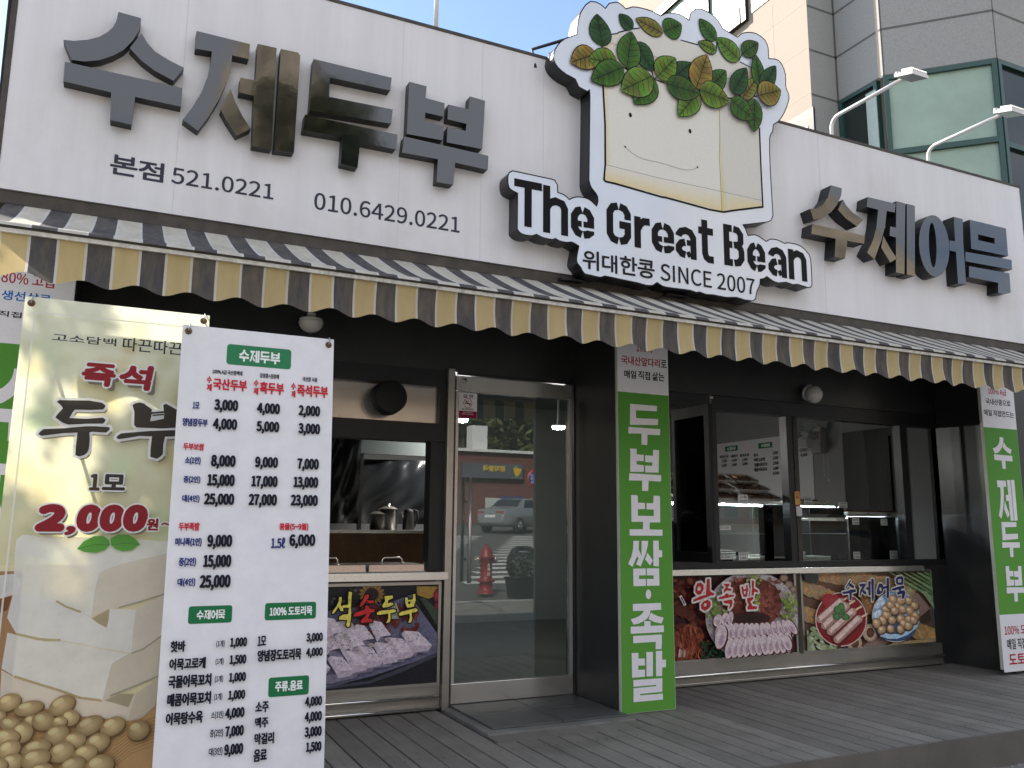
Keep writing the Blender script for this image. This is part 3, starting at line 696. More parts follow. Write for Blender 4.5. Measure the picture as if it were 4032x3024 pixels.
reg('쌈', (zp, [[(198,1306),(250,1306),(246,1375),(272,1425),(272,1370),(272,1306),(332,1306),(330,1340),(310,1410),(265,1512),(222,1495),(243,1450),(232,1428),(190,1515),(150,1492),(180,1430),(195,1370)], [(325,1400),(375,1465),(350,1505),(305,1455)],
   [(378,1305),(428,1305),(430,1380),(460,1382),(460,1438),(430,1438),(430,1512),(380,1508)]]),
   (zq, [[(268,210),(466,205),(468,302),(360,303),(361,355),(468,352),(470,450),(272,455)], [(484,205),(678,203),(684,445),(487,450),(485,352),(592,352),(590,302),(484,303)]]))
reg('족', (zq, [[(252,725),(662,710),(665,805),(508,815),(500,870),(460,930),(400,970),(330,1000),(262,1012),(222,938),(300,915),(360,885),(400,845),(412,820),(254,824)], [(515,845),(480,935),(560,975),(670,996),(702,915),(620,895),(560,870)],
   [(220,1043),(418,1032),(418,965),(508,962),(510,1028),(704,1020),(704,1115),(222,1140)], [(257,1170),(672,1148),(676,1260),(668,1350),(582,1353),(586,1250),(258,1270)]]))
reg('발', (zv, [[(358,103),(470,98),(472,190),(578,183),(580,293),(468,298),(468,362),(580,357),(580,468),(365,485)], [(603,85),(713,82),(712,460),(605,462)], [(760,70),(865,65),(868,205),(930,200),(930,318),(868,322),(865,455),(765,460)],
   [(385,522),(870,487),(868,700),(497,735),(497,757),(878,725),(878,820),(388,863),(388,647),(765,612),(765,592),(387,625)]]))
BLOCK['어'] = [[(.0+.31*math.cos(a)*1+.31, .55+.42*math.sin(a)) for a in [2*math.pi*k/20 for k in range(20)]], [(.62,.62),(.78,.62),(.78,1),(1,1),(1,0),(.78,0),(.78,.44),(.62,.44)]]
def ringpoly(cx, cy, rx, ry, ix, iy, n=22):
    o = [(cx+rx*math.cos(2*math.pi*k/n), cy+ry*math.sin(2*math.pi*k/n)) for k in range(n+1)]; i = [(cx+ix*math.cos(2*math.pi*k/n), cy+iy*math.sin(2*math.pi*k/n)) for k in range(n+1)]
    return [[o[k], o[k+1], i[k+1], i[k]] for k in range(n)]
BLOCK['어'] = ringpoly(.31, .52, .31, .45, .12, .26)+BLOCK['어'][1:]
BLOCK['묵'] = [[(.06,.62),(.94,.62),(.94,1),(.06,1),(.06,.9),(.24,.9),(.76,.9),(.76,.72),(.24,.72),(.24,.9),(.06,.9)], [(0,.38),(1,.38),(1,.55),(.0,.55)], [(.42,.28),(.58,.28),(.58,.38),(.42,.38)], [(.06,.1),(.06,.27),(.94,.27),(.94,0),(.75,0),(.75,.1)]]
# phone line printed on the sheet
NAVY = srgb(62, 62, 76)
P = Pic(yplane(YS), h0=.0015)
zt = Z(0, 600, 700/1936)
P.text('본', zt(1210, 12), zt(1490, 280), NAVY, .022); P.text('점', zt(1515, 75), zt(1777, 335), NAVY, .022)
P.text('521.0221', z1_(1022, 990), z1_(1622, 1188), NAVY, .012); P.build('phone_lettering', PRINT, sign); P = Pic(yplane(YS), h0=.0015); P.text('010.6429.0221', z1_(1868, 1140), z2_(768, 1385), NAVY, .012)
P.build('phone_lettering', PRINT, sign)

# ------------------------------------------------------------------ tofu block lightbox sign
YL = 4.865
lb = thing('lightbox_sign', (3.4, 4.85, 3.0), 'cut out lightbox sign of a tofu block wearing a leaf wreath, with black shop name', 'sign')
A1 = Z(1950, 650, 700/2111); A2 = Z(2600, 750, 700/2111); A3 = Z(2100, 0, 1100/2028)
out = A1.many([(150,130),(165,90),(205,68),(660,165),(710,190),(738,235),(742,325),(800,345),(840,370),(878,408),(930,385),(990,378),(1070,390),(1140,425),(1203,488),(1220,430),(1218,385),(1195,335),(1150,280),(1125,230),(1113,180),(1114,60)])
out += A3.many([(411,700),(395,665),(330,630),(305,575),(240,540),(180,490),(150,440),(148,390),(175,330),(230,280),(315,250),(320,190),(340,100),(380,35),(415,10),(455,15),(500,40),(522,62),(550,25),(600,15),(640,35),(672,65),(720,50),(790,60),(870,85),(925,115),(960,98),(1020,95),(1080,110),(1130,148),(1140,95),(1180,62),(1220,65),(1290,100),(1345,150),(1375,205),(1430,240),(1482,270),(1510,245),(1560,235),(1620,245),(1680,290),(1705,350),(1708,425),(1760,430),(1800,460),(1830,540),(1832,630),(1855,690),(1850,740),(1820,820),(1780,880),(1742,905),(1735,960),(1715,1000),(1718,1200),(1732,1450)])
out += A2.many([(1337,300),(1320,340),(1270,375),(980,408),(1010,455),(1040,535),(1110,525),(1180,550),(1255,605),(1300,580),(1370,582),(1430,605),(1475,630),(1500,620),(1600,635),(1680,670),(1745,735),(1785,820),(1800,1120),(1790,1145),(1755,1155),(1635,1115),(1575,1118),(1495,1090),(1400,1098),(1330,1070),(1265,1022),(1230,1045),(1185,1055),(1180,1120),(1145,1200),(1130,1285),(1100,1312),(1000,1300),(905,1270),(780,1270),(630,1240),(545,1235),(465,1205),(430,1212),(350,1185),(150,1160)])
out += A1.many([(1990,1440),(1920,1395),(1870,1430),(1780,1425),(1695,1400),(1500,1360),(1300,1318),(1250,1335),(1140,1310),(1060,1290),(1030,1250),(1015,1215),(975,1165),(965,1110),(985,1000),(992,962),(950,935),(905,913),(850,920),(760,900),(715,872),(680,885),(560,860),(490,823),(440,840),(350,830),(290,800),(260,760),(265,335),(215,310),(165,270),(150,220)])
LP = yplane(YL)
def resample(pts):
    """round the traced outline a little between its sharp notches"""
    n = len(pts); res = []
    for k in range(n):
        p0, p1, p2, p3 = (Vector(pts[(k+j) % n]) for j in (-1, 0, 1, 2))
        res.append(tuple(p1)); d = (p2-p1).length
        if d > 18 and d < 110 and (p1-p0).angle(p2-p1, 9) < .7 and (p2-p1).angle(p3-p2, 9) < .7:
            m = (p1+p2)*.5625-(p0+p3)*.0625; res.append(tuple(m))
    return res
out = resample(out)
uvo = [LP.uv(p) for p in out]
FACEW = mat('white acrylic lightbox face', (.66, .71, .80), .12, spec=.55, var=.05, scale=3, coat=.3)
b = MB(); b.prism([LP.at(u, v) for u, v in uvo], (0, .134, 0), 0, 1); b.build('lightbox_body', [FACEW, mat('black lightbox side', (.010, .011, .014), .35)], lb)
P = Pic(LP, h0=.001); INK = (.006, .006, .007)
P.stroke([(u, v) for u, v in uvo], .008, INK, True, px=False)
SW_ = (LP.uv(A1(1000, 600))[0]-LP.uv(A1(0, 600))[0])/1000*86; SG = SW_*.13
def stencil(ch, w, h, s, g):
    arch = lambda xh: [(s*.5, xh-s*1.5), (s*.95, xh-s*.85), (w*.5, xh-s*.5), (w-s*.85, xh-s*.72), (w-s*.5, xh-s*1.35), (w-s*.5, 0)]
    cl = [(.5*w-g, h-s/2), (s*.95, h-s*.72), (s*.5, h-s*1.4), (s*.5, s*1.4), (s*.95, s*.72), (.5*w-g, s/2)]
    if ch == 'T': return [[(0, h-s*.5), (w, h-s*.5)], [(w*.5, h-s), (w*.5, 0)]]
    if ch == 'h': return [[(s/2, h), (s/2, 0)], arch(.78*h)]
    if ch == 'n': return [[(s/2, h), (s/2, 0)], arch(h)]
    if ch == 'r': return [[(s/2, h), (s/2, 0)], [(s*.6, h-s*1.6), (s*1.0, h-s*.9), (s*1.5, h-s*.55), (w, h-s/2)]]
    if ch == 'e': return [cl, [(.5*w+g, h-s/2), (w-s*.95, h-s*.72), (w-s*.5, h-s*1.4), (w-s*.5, .36*h)], [(w-s, .445*h), (.5*w+g, .445*h)], [(.5*w-g, .445*h), (s, .445*h)], [(.5*w+g, s/2), (w-s*.95, s*.62), (w-s*.5, s*.98), (w-s*.5, .275*h)]]
    if ch == 'G': return [cl, [(.5*w+g, h-s/2), (w-s*.95, h-s*.72), (w-s*.5, h-s*1.4), (w-s*.5, .62*h)], [(.52*w, .48*h), (w, .48*h)], [(.5*w+g, s/2), (w-s*.95, s*.72), (w-s*.5, s*1.4), (w-s*.5, .48*h)]]
    if ch == 'a': return [[(s*.5, .68*h), (s*.55, h-s*1.2), (s*.95, h-s*.72), (.5*w, h-s*.5), (w-s*.95, h-s*.72), (w-s*.5, h-s*1.4), (w-s*.5, 0)], [(.5*w-g, .62*h-s*.5), (s*.95, .62*h-s*.65), (s*.5, .62*h-s*1.2), (s*.5, s*1.1), (s*.95, s*.62), (.5*w-g, s/2)], [(.5*w+g, .62*h-s*.5), (w-s, .62*h-s*.5)], [(.5*w+g, s/2), (w-s, s*.75)]]
    if ch == 't': return [[(.42*w, h), (.42*w, s*1.3), (.5*w, s*.75), (.66*w, s*.5), (w, s*.5)], [(0, .74*h), (w, .74*h)]]
    if ch == 'B': return [[(s/2, h), (s/2, 0)], [(s, h-s/2), (.42*w, h-s/2)], [(s, .52*h), (.42*w, .52*h)], [(s, s/2), (.42*w, s/2)], [(.42*w+2*g, h-s/2), (w-s*1.05, h-s*.62), (w-s*.58, h-s*1.2), (w-s*.58, .62*h), (w-s*.9, .54*h), (.42*w+2*g, .52*h)], [(w-s*1.1, .515*h), (w-s*.6, .44*h), (w-s/2, .38*h), (w-s/2, s*1.3), (w-s, s*.65), (.42*w+2*g, s/2)]]
for zz, ch, a, c_ in ((A1,'T',(225,155),(553,765)),(A1,'h',(568,232),(865,848)),(A1,'e',(897,465),(1175,897)),(A1,'G',(1318,418),(1615,973)),(A1,'r',(1648,603),(1840,1007)),(A1,'e',(1853,655),(2127,1070)),
   (A2,'a',(175,410),(432,830)),(A2,'t',(445,335),(636,872)),(A2,'B',(743,393),(1003,925)),(A2,'e',(1025,597),(1252,985)),(A2,'a',(1272,652),(1505,1045)),(A2,'n',(1512,690),(1745,1087))):
    (u0, v1), (u1, v0) = LP.uv(zz(*a)), LP.uv(zz(*c_))
    for path in stencil(ch, u1-u0, v1-v0, SW_, SG):
        thin = ch in 'ea' and len(path) == 2
        P.ribbon([(u0+x, v0+y) for x, y in path], SW_*(.78 if thin else 1), INK)
P.lift()
for ch, a, c_ in (('위',(1035,998),(1232,1262)),('대',(1265,1048),(1450,1295)),('한',(1478,1068),(1685,1325)),('콩',(1688,1108),(1893,1360))): P.text(ch, A1(*a), A1(*c_), srgb(38, 36, 40), .018)
P.text('SINCE 2007', A1(1958, 1165), A2(1123, 1243), srgb(38, 36, 40), .008)
P.build('shop_name_lettering', PRINT, lb)
# picture of the tofu block and its wreath
P = Pic(LP, h0=.0012, step=.00008)
block = [(500,295),(505,625),(522,1190),(512,1305),(600,1335),(930,1425),(1280,1515),(1380,1538),(1665,1502),(1640,930),(1585,495),(1370,405),(1070,292),(770,207),(580,252)]
TOP, FRONT, SIDE, CREAMC = srgb(208, 205, 196, 1.1), srgb(214, 211, 202, 1.1), srgb(208, 205, 196, 1.05), srgb(212, 196, 152, 1.1)
P.px(A3.many(block), FRONT)
P.px(A3.many([(500,295),(580,252),(770,207),(1070,292),(1370,405),(1585,495),(1590,556),(1390,572),(1150,500),(940,432),(700,355)]), TOP)
P.px(A3.many([(1390,572),(1590,556),(1640,930),(1665,1502),(1380,1538),(1360,1200),(1350,850)]), SIDE)
def gq(pts, cs):
    i = [P.vert(P.p.at(*P.p.uv(A3(*q)), P.h)) for q in pts]; P.face(i, 0, tuple(cs)); P.lift()
gq([(516,1195),(1370,1395),(1380,1538),(512,1305)], (FRONT, FRONT, CREAMC, CREAMC)); gq([(1370,1395),(1655,1455),(1665,1502),(1380,1538)], (SIDE, SIDE, CREAMC, CREAMC))
gq([(505,600),(545,600),(565,1190),(522,1190)], (CREAMC, FRONT, FRONT, CREAMC)); gq([(1345,800),(1372,800),(1420,1530),(1372,1537)], (SIDE, SIDE, SIDE, srgb(214, 196, 110))); gq([(500,295),(600,320),(600,360),(502,360)], (CREAMC, TOP, FRONT, CREAMC)); gq([(1450,500),(1588,520),(1590,556),(1450,566)], (TOP, CREAMC, CREAMC, TOP))
LINE = srgb(150, 145, 138)
for pts, w, cc in (([(520,1195),(900,1290),(1360,1390),(1655,1455)], .004, LINE), ([(500,295),(700,355),(940,432),(1150,500),(1390,572)], .004, srgb(165,135,95)), ([(1390,572),(1590,556)], .003, srgb(165,135,95)), ([(1350,800),(1353,1000),(1350,1150),(1360,1350),(1368,1537)], .006, srgb(170,155,110))): P.stroke(A3.many(pts), w, cc)
P.stroke(A3.many([(505,625),(520,900),(522,1190),(512,1305),(525,1318),(600,1335),(930,1430),(960,1434),(1280,1522),(1380,1540),(1440,1530),(1665,1502),(1650,1200),(1640,930)]), .015, INK)
P.stroke(A3.many([(560,250),(605,245),(620,235),(715,210),(770,205)]), .009, INK); P.stroke(A3.many([(1070,292),(1190,325)]), .009, INK); P.stroke(A3.many([(1500,450),(1585,495),(1592,410)]), .008, INK)
for c_ in ((703,836), (1136,953)): P.ell(A3(*c_), .0135, .0185, INK)
P.stroke(A3.many([(665,1065),(690,1090),(720,1115),(760,1140),(800,1157),(850,1168),(900,1178),(950,1190),(1000,1208),(1040,1220),(1080,1231),(1120,1235),(1150,1233),(1175,1225),(1190,1214)]), .0036, srgb(150, 147, 144))
P.ell(A3(665, 1066), .008, .008, srgb(70, 60, 55)); P.ell(A3(1190, 1214), .008, .008, srgb(70, 60, 55))
P.build('tofu_picture', PRINT, lb)
L = Pic(LP, h0=.006, step=.00006)
g1, g2, g3, br = srgb(54, 82, 34), srgb(84, 106, 40), srgb(40, 66, 38), srgb(112, 98, 46)
def leafshape(base, tip, w, ca, cb, px_=True, tr=None):
    (bu, bv), (tu, tv) = L.p.uv(tr(*base)), L.p.uv(tr(*tip)); du, dv = tu-bu, tv-bv; n = math.hypot(du, dv); du, dv = du/n, dv/n; nu, nv = -dv, du
    prof = [(0,0),(.06,.45),(.18,.82),(.34,1),(.52,.97),(.68,.8),(.82,.52),(.93,.22),(1,0)]; hw = w*KW/2
    pts = lambda s, k=1, e=0: [(bu+du*(n*t)+nu*s*(hw*q*k+e), bv+dv*(n*t)+nv*s*(hw*q*k+e)) for t, q in prof]
    o = pts(1, 1, .008)+pts(-1, 1, .008)[::-1]
    L.put(o, INK); L.lift()
    R_ = pts(1); Lf = pts(-1); mid = [(bu+du*n*t, bv+dv*n*t) for t, q in prof]
    for k in range(len(prof)-1):
        sh = random.uniform(.62, 1.25); c1 = tuple(min(.6, x*sh) for x in ca); c2 = tuple(min(.6, x*random.uniform(.8, 1.5)) for x in cb)
        for side in (R_, Lf):
            i = [L.vert(L.p.at(u, v, L.h)) for u, v in (mid[k], side[k], side[k+1], mid[k+1])]; L.face(i, 0, (c1, c2, c2, c1))
    L.lift()
    L.stroke([(bu, bv), (bu+du*n*.95, bv+dv*n*.95)], .006, srgb(24, 36, 24), px=False)
    for t in (.2, .36, .52, .68, .82):
        for s in (1, -1):
            q = [p for a, p in prof if a >= t][0]
            L.stroke([(bu+du*n*(t-.06), bv+dv*n*(t-.06)), (bu+du*n*(t+.08)+nu*s*hw*q*.8, bv+dv*n*(t+.08)+nv*s*hw*q*.8)], .0042, srgb(26, 40, 26), px=False)
KW = (oy(2100+1100, 300, YL)-oy(2100, 300, YL)).x/2028*1.06
LEAVES = [((500,340),(460,105),130,g3),((715,215),(620,105),80,g3),((935,245),(740,140),95,br),((945,235),(1070,180),120,g1),((1315,300),(1200,140),100,g1),((1325,375),(1190,310),70,g2),((1490,440),(1325,280),130,g2),((1510,395),(1625,315),95,g1),
 ((735,310),(860,520),125,g3),((450,395),(265,460),130,br),((605,470),(395,430),150,g2),((645,495),(412,590),140,g1),((672,498),(705,238),145,g1),((870,580),(725,760),145,g1),((850,560),(628,665),165,g2),((965,605),(1137,465),120,g3),((890,565),(1022,430),135,g2),
 ((1185,680),(1042,850),130,g2),((955,615),(1200,690),140,g1),((1270,650),(1385,522),110,g1),((1170,650),(1248,408),155,br),((1195,660),(1410,745),155,g2),((1500,720),(1608,580),95,br),((1435,685),(1533,505),110,g3),((1630,640),(1600,410),95,g1),((1640,665),(1743,490),95,g3),((1620,705),(1780,665),150,br),((1590,730),(1585,968),110,g1),((1415,735),(1580,875),135,g1)]
for pts in ([(600,470),(680,505)],[(670,495),(690,515),(850,560)],[(858,515),(870,575),(950,605)],[(870,575),(890,565)],[(1165,650),(1195,672)],[(1400,712),(1435,715),(1620,700)],[(1330,300),(1325,375)],[(1490,440),(1512,395)]): L.stroke(A3.many(pts), .009, srgb(30, 40, 26))
for ba, ti, w, cc in LEAVES: leafshape(ba, ti, w, cc, tuple(x*1.5 for x in cc), tr=A3)
L.build('leaf_wreath_picture', PRINT, lb)
b = MB(); p = oy(2120, 240, 4.99)
for dx in (-.02, .12): b.tube([(p.x+dx, 5.0, 4.55), (p.x+dx, 5.05, 4.72), (p.x+dx+.18, 4.9, 4.76)], .012, 8)
b.build('sign_bracket', BLACKM, lb)

# ------------------------------------------------------------------ awning
YB_, ZBAR = 4.2, 2.578
aw = thing('awning', (3.2, 4.6, 2.6), 'long striped grey and cream awning with a wavy yellow and grey valance', 'awning')
PER = .2278; X0A = -.302-PER*.0
def stripe_mat(name, cw, cd_, edge, stain):
    m = mat(name, (.5, .5, .5), .75, spec=.2, bump=.06, bscale=160); n, l = m.node_tree.nodes, m.node_tree.links; bs = n['Principled BSDF']
    g = n.new('ShaderNodeNewGeometry'); sx = n.new('ShaderNodeSeparateXYZ'); l.new(g.outputs['Position'], sx.inputs[0])
    def math_(op, a, bv):
        q = n.new('ShaderNodeMath'); q.operation = op
        if isinstance(a, (int, float)): q.inputs[0].default_value = a
        else: l.new(a, q.inputs[0])
        if bv is not None:
            if isinstance(bv, (int, float)): q.inputs[1].default_value = bv
            else: l.new(bv, q.inputs[1])
        return q.outputs[0]
    fr = math_('FRACT', math_('DIVIDE', math_('SUBTRACT', sx.outputs[0], X0A-20*PER), PER), None)
    cr = n.new('ShaderNodeValToRGB'); cr.color_ramp.interpolation = 'CONSTANT'; e = cr.color_ramp.elements
    e[0].position = 0; e[0].color = tuple(edge)+(1,); e[1].position = .05; e[1].color = tuple(cw)+(1,)
    for p_, c_ in ((.5, edge), (.55, cd_)): q = e.new(p_); q.color = tuple(c_)+(1,)
    l.new(fr, cr.inputs[0])
    mp_ = n.new('ShaderNodeMapping'); mp_.inputs['Scale'].default_value = (9, 3, 2.2); l.new(g.outputs['Position'], mp_.inputs[0])
    t = n.new('ShaderNodeTexNoise'); t.inputs['Scale'].default_value = 1.6; t.inputs['Detail'].default_value = 9; t.inputs['Roughness'].default_value = .7; l.new(mp_.outputs[0], t.inputs['Vector'])
    r2 = n.new('ShaderNodeValToRGB'); r2.color_ramp.elements[0].position = .4; r2.color_ramp.elements[1].position = .75; r2.color_ramp.elements[1].color = (.45, .45, .45, 1); l.new(t.outputs['Fac'], r2.inputs[0])
    x = n.new('ShaderNodeMixRGB'); x.inputs[2].default_value = tuple(stain)+(1,); l.new(r2.outputs[0], x.inputs[0]); l.new(cr.outputs[0], x.inputs[1]); l.new(x.outputs[0], bs.inputs['Base Color'])
    tr = n.new('ShaderNodeBsdfTranslucent'); l.new(x.outputs[0], tr.inputs[0]); ms = n.new('ShaderNodeMixShader'); ms.inputs[0].default_value = .28
    l.new(bs.outputs[0], ms.inputs[1]); l.new(tr.outputs[0], ms.inputs[2]); l.new(ms.outputs[0], n['Material Output'].inputs[0])
    return m
TOPM = stripe_mat('grey and cream striped awning canvas', (.68, .64, .55), (.085, .082, .09), (.70, .69, .67), (.30, .26, .2))
VALM = stripe_mat('yellow and grey valance canvas', (.60, .47, .24), (.088, .085, .092), (.66, .63, .57), (.38, .29, .16))
AX0, AX1 = -.62, 7.62
prof = []
y0_, z0_ = 5.04, 2.985; y1_, z1v = YB_-.005, ZBAR+.04
for k in range(13):
    t = k/12; prof.append((y0_+(y1_-y0_)*t, z1v+(z0_-z1v)*(1-t)**1.22))
prof += [(YB_-.03, ZBAR+.028), (YB_-.042, ZBAR+.012)]
b = MB(); NX = 150
for i in range(NX+1):
    x = AX0+(AX1-AX0)*i/NX; wob = .006*math.sin(x*2.3)+.004*math.sin(x*5.1+1)
    for j, (y, z) in enumerate(prof): b.vert((x, y, z+wob*math.sin(math.pi*min(1, j/12))))
m_ = len(prof)
for i in range(NX):
    for j in range(m_-1): b.face((i*m_+j, (i+1)*m_+j, (i+1)*m_+j+1, i*m_+j+1), 0, None, True)
b.build('canopy', TOPM, aw)
b = MB(); NX = int((AX1-AX0)/PER*16)
for i in range(NX+1):
    x = AX0+(AX1-AX0)*i/NX; ph = (x-X0A)/PER
    zb = ZBAR-.205-.016*math.cos(2*math.pi*(ph-.98))
    flut = lambda s: .012*s*math.sin(2*math.pi*(ph*.5)+.6)+.006*s*math.sin(2*math.pi*ph*.31)
    for j in range(7):
        s = j/6; b.vert((x+.007*s*math.sin(2*math.pi*s+1.0), YB_-.012+flut(s)+.01*math.sin(s*3), ZBAR-.012+(zb-ZBAR+.012)*s))
for i in range(NX):
    for j in range(6): b.face((i*7+j, (i+1)*7+j, (i+1)*7+j+1, i*7+j+1), 0, None, True)
b.build('valance', VALM, aw)
b = MB(); b.box(AX0-.01, AX1+.01, YB_-.026, YB_+.03, ZBAR-.016, ZBAR+.004); b.box(AX0-.01, AX1+.01, YB_-.032, YB_+.026, ZBAR+.006, ZBAR+.014, 1); b.box(AX0-.02, AX1+.02, YB_-.02, YB_+.03, ZBAR+.015, ZBAR+.024)
b.build('front_bar', [mat('stained white awning bar', (.62, .60, .55), .45, var=.3, scale=30, dirt=(.12, .08, .05), dirt_amt=.7), TRIM], aw)
b = MB(); b.tube([(AX0, 5.085, 2.945), (AX1, 5.085, 2.945)], .045, 14); b.box(AX0, AX1, 5.135, 5.30, 2.86, 2.975); b.build('cassette', BLACKM, aw)
for x in (.2, 2.2, 4.2, 6.2, 7.3):
    b = MB(); b.tube([(x, 5.15, 2.84), (x+.32, 4.65, 2.72), (x, YB_+.03, ZBAR-.02)], .017, 8); b.build('folding_arm', BLACKM, aw)
for px_ in (2250, 2660):
    p = oy(px_, 1115, 4.97); b = MB(); b.box(p.x-.09, p.x+.09, 4.95, 5.12, 2.99, 3.005); b.build('bracket_plate', BLACKM, aw)
# ------------------------------------------------------------------ green pillar signs
WH, RED, INKB, BLUE, GRN = srgb(232, 230, 233), srgb(176, 34, 52), srgb(28, 28, 34), srgb(30, 52, 118), srgb(98, 158, 66)
GRN2 = srgb(88, 150, 62)
PVC = mat('white foam board edge', (.62, .62, .55), .5, var=.1)
def pillar_sign(x0, x1, z0, z1, zs, label):
    t = thing('pillar_sign', ((x0+x1)/2, YP, z0), label, 'sign', 'green vertical signs on the pillars')
    b = MB(); b.box(x0, x1, YP, YP+.03, z0, z1); b.build('board', PVC, t)
    p = Pic(Plane((x0, YP, z0)), h0=.0008); w = x1-x0
    p.rect(.003, zs-z0, w-.003, z1-z0-.003, WH); p.grad(.003, .003, w-.003, zs-z0, GRN, GRN2)
    return t, p
# middle
ax, cx = 3.366, 3.829
zsplit = oy(2435, 1541, YP).z
t, p = pillar_sign(ax, cx, .004, 3.0, zsplit, 'green pillar sign with white lettering, between the glass door and the right serving window')
p.o = None
zM = Z(2400, 1300, 400/1659)
def pt(o): return o
p.p = PP
p.text('100%', zM(438, 225), zM(700, 375), RED, .02)
p.text('국내산앞다리', zM(188, 405), zM(822, 618), RED, .02); p.text('로', zM(835, 482), zM(930, 618), INKB, .02)
p.text('매일', zM(235, 645), zM(437, 798), INKB, .02); p.text('직접', zM(467, 660), zM(663, 820), INKB, .02); p.text('삶는', zM(693, 678), zM(893, 840), INKB, .02)
LW = srgb(236, 232, 238)
p.block('두', zp(148, 185), zp(416, 530), LW); p.block('부', zp(153, 550), zp(423, 902), LW); p.block('보', zp(158, 930), zp(432, 1264), LW)
p.block('쌈', zp(148, 1304), zq(684, 452), LW); p.ell(zq(478, 577), .024, .034, LW)
p.block('족', zq(220, 715), zq(704, 1352), LW); p.block('발', zv(358, 82), zv(932, 842), LW)
p.build('lettering', PRINT, t)
# right
r0 = oy(3865, 1600, YP).x; r0 = 7.425; 
zR = Z(3700, 1400, 332/918); zR2 = Z(3600, 1500, 432/551)
r0 = oy(*zR(450, 500), YP).x; r1 = oy(*zR(812, 500), YP).x
zs = oy(*zR(650, 792), YP).z; zg = oy(*zR2(480, 1172), YP).z
t, p = pillar_sign(r0, r1, oy(3962, 2637, YP).z, 3.0, zs, 'green pillar sign at the far right end of the shop, white at top and bottom')
p.p = Plane((r0, YP, 0)); w = r1-r0; p.rect(.003, .03, w-.003, zg, WH); p.p = PP
p.text('100% A급', zR(522, 350), zR(726, 442), RED, .02); p.text('국내산콩으로', zR(497, 462), zR(772, 558), INKB, .02); p.text('매일 직접만드는', zR(477, 582), zR(808, 682), INKB, .02)
for ch, a, c_ in (('수', (565,880), (800,1240)), ('제', (608,1345), (850,1800))): p.block(ch, zR(*a), zR(*c_), LW)
p.block('두', zR2(430, 708), zR2(535, 884), LW); p.block('부', zR2(452, 930), zR2(556, 1106), LW)
p.text('100% 도토리로', zR2(450, 1228), (4100, 2493), RED, .015); p.text('매일 직접 만드는', zR2(463, 1296), (4100, 2548), INKB, .015); p.text('도토리묵', zR2(472, 1368), (4100, 2612), RED, .02)
p.build('lettering', PRINT, t)
# left
t, p = pillar_sign(-.728, -.266, .004, 3.0, oy(30, 1352, YP).z, 'green pillar sign at the left end of the shop, half hidden behind the tofu banner')
p.p = PP; zL = Z(0, 1000, 700/1161)
p.text('80% 고급', zL(14, 108), zL(362, 228), RED, .012); p.text('생선살로', zL(14, 232), zL(330, 330), srgb(30, 110, 190), .02); p.text('매일 직접 만든', (-120, 1210), zL(330, 440), INKB, .02)
u0 = -.728
p.p = Plane((0, YP, 0))
for ch, z1 in (('수', 2.13), ('제', 1.62), ('어', 1.11), ('묵', .60)): p.block(ch, (-.65, z1), (-.34, z1-.40), LW, px=False)
p.build('lettering', PRINT, t)

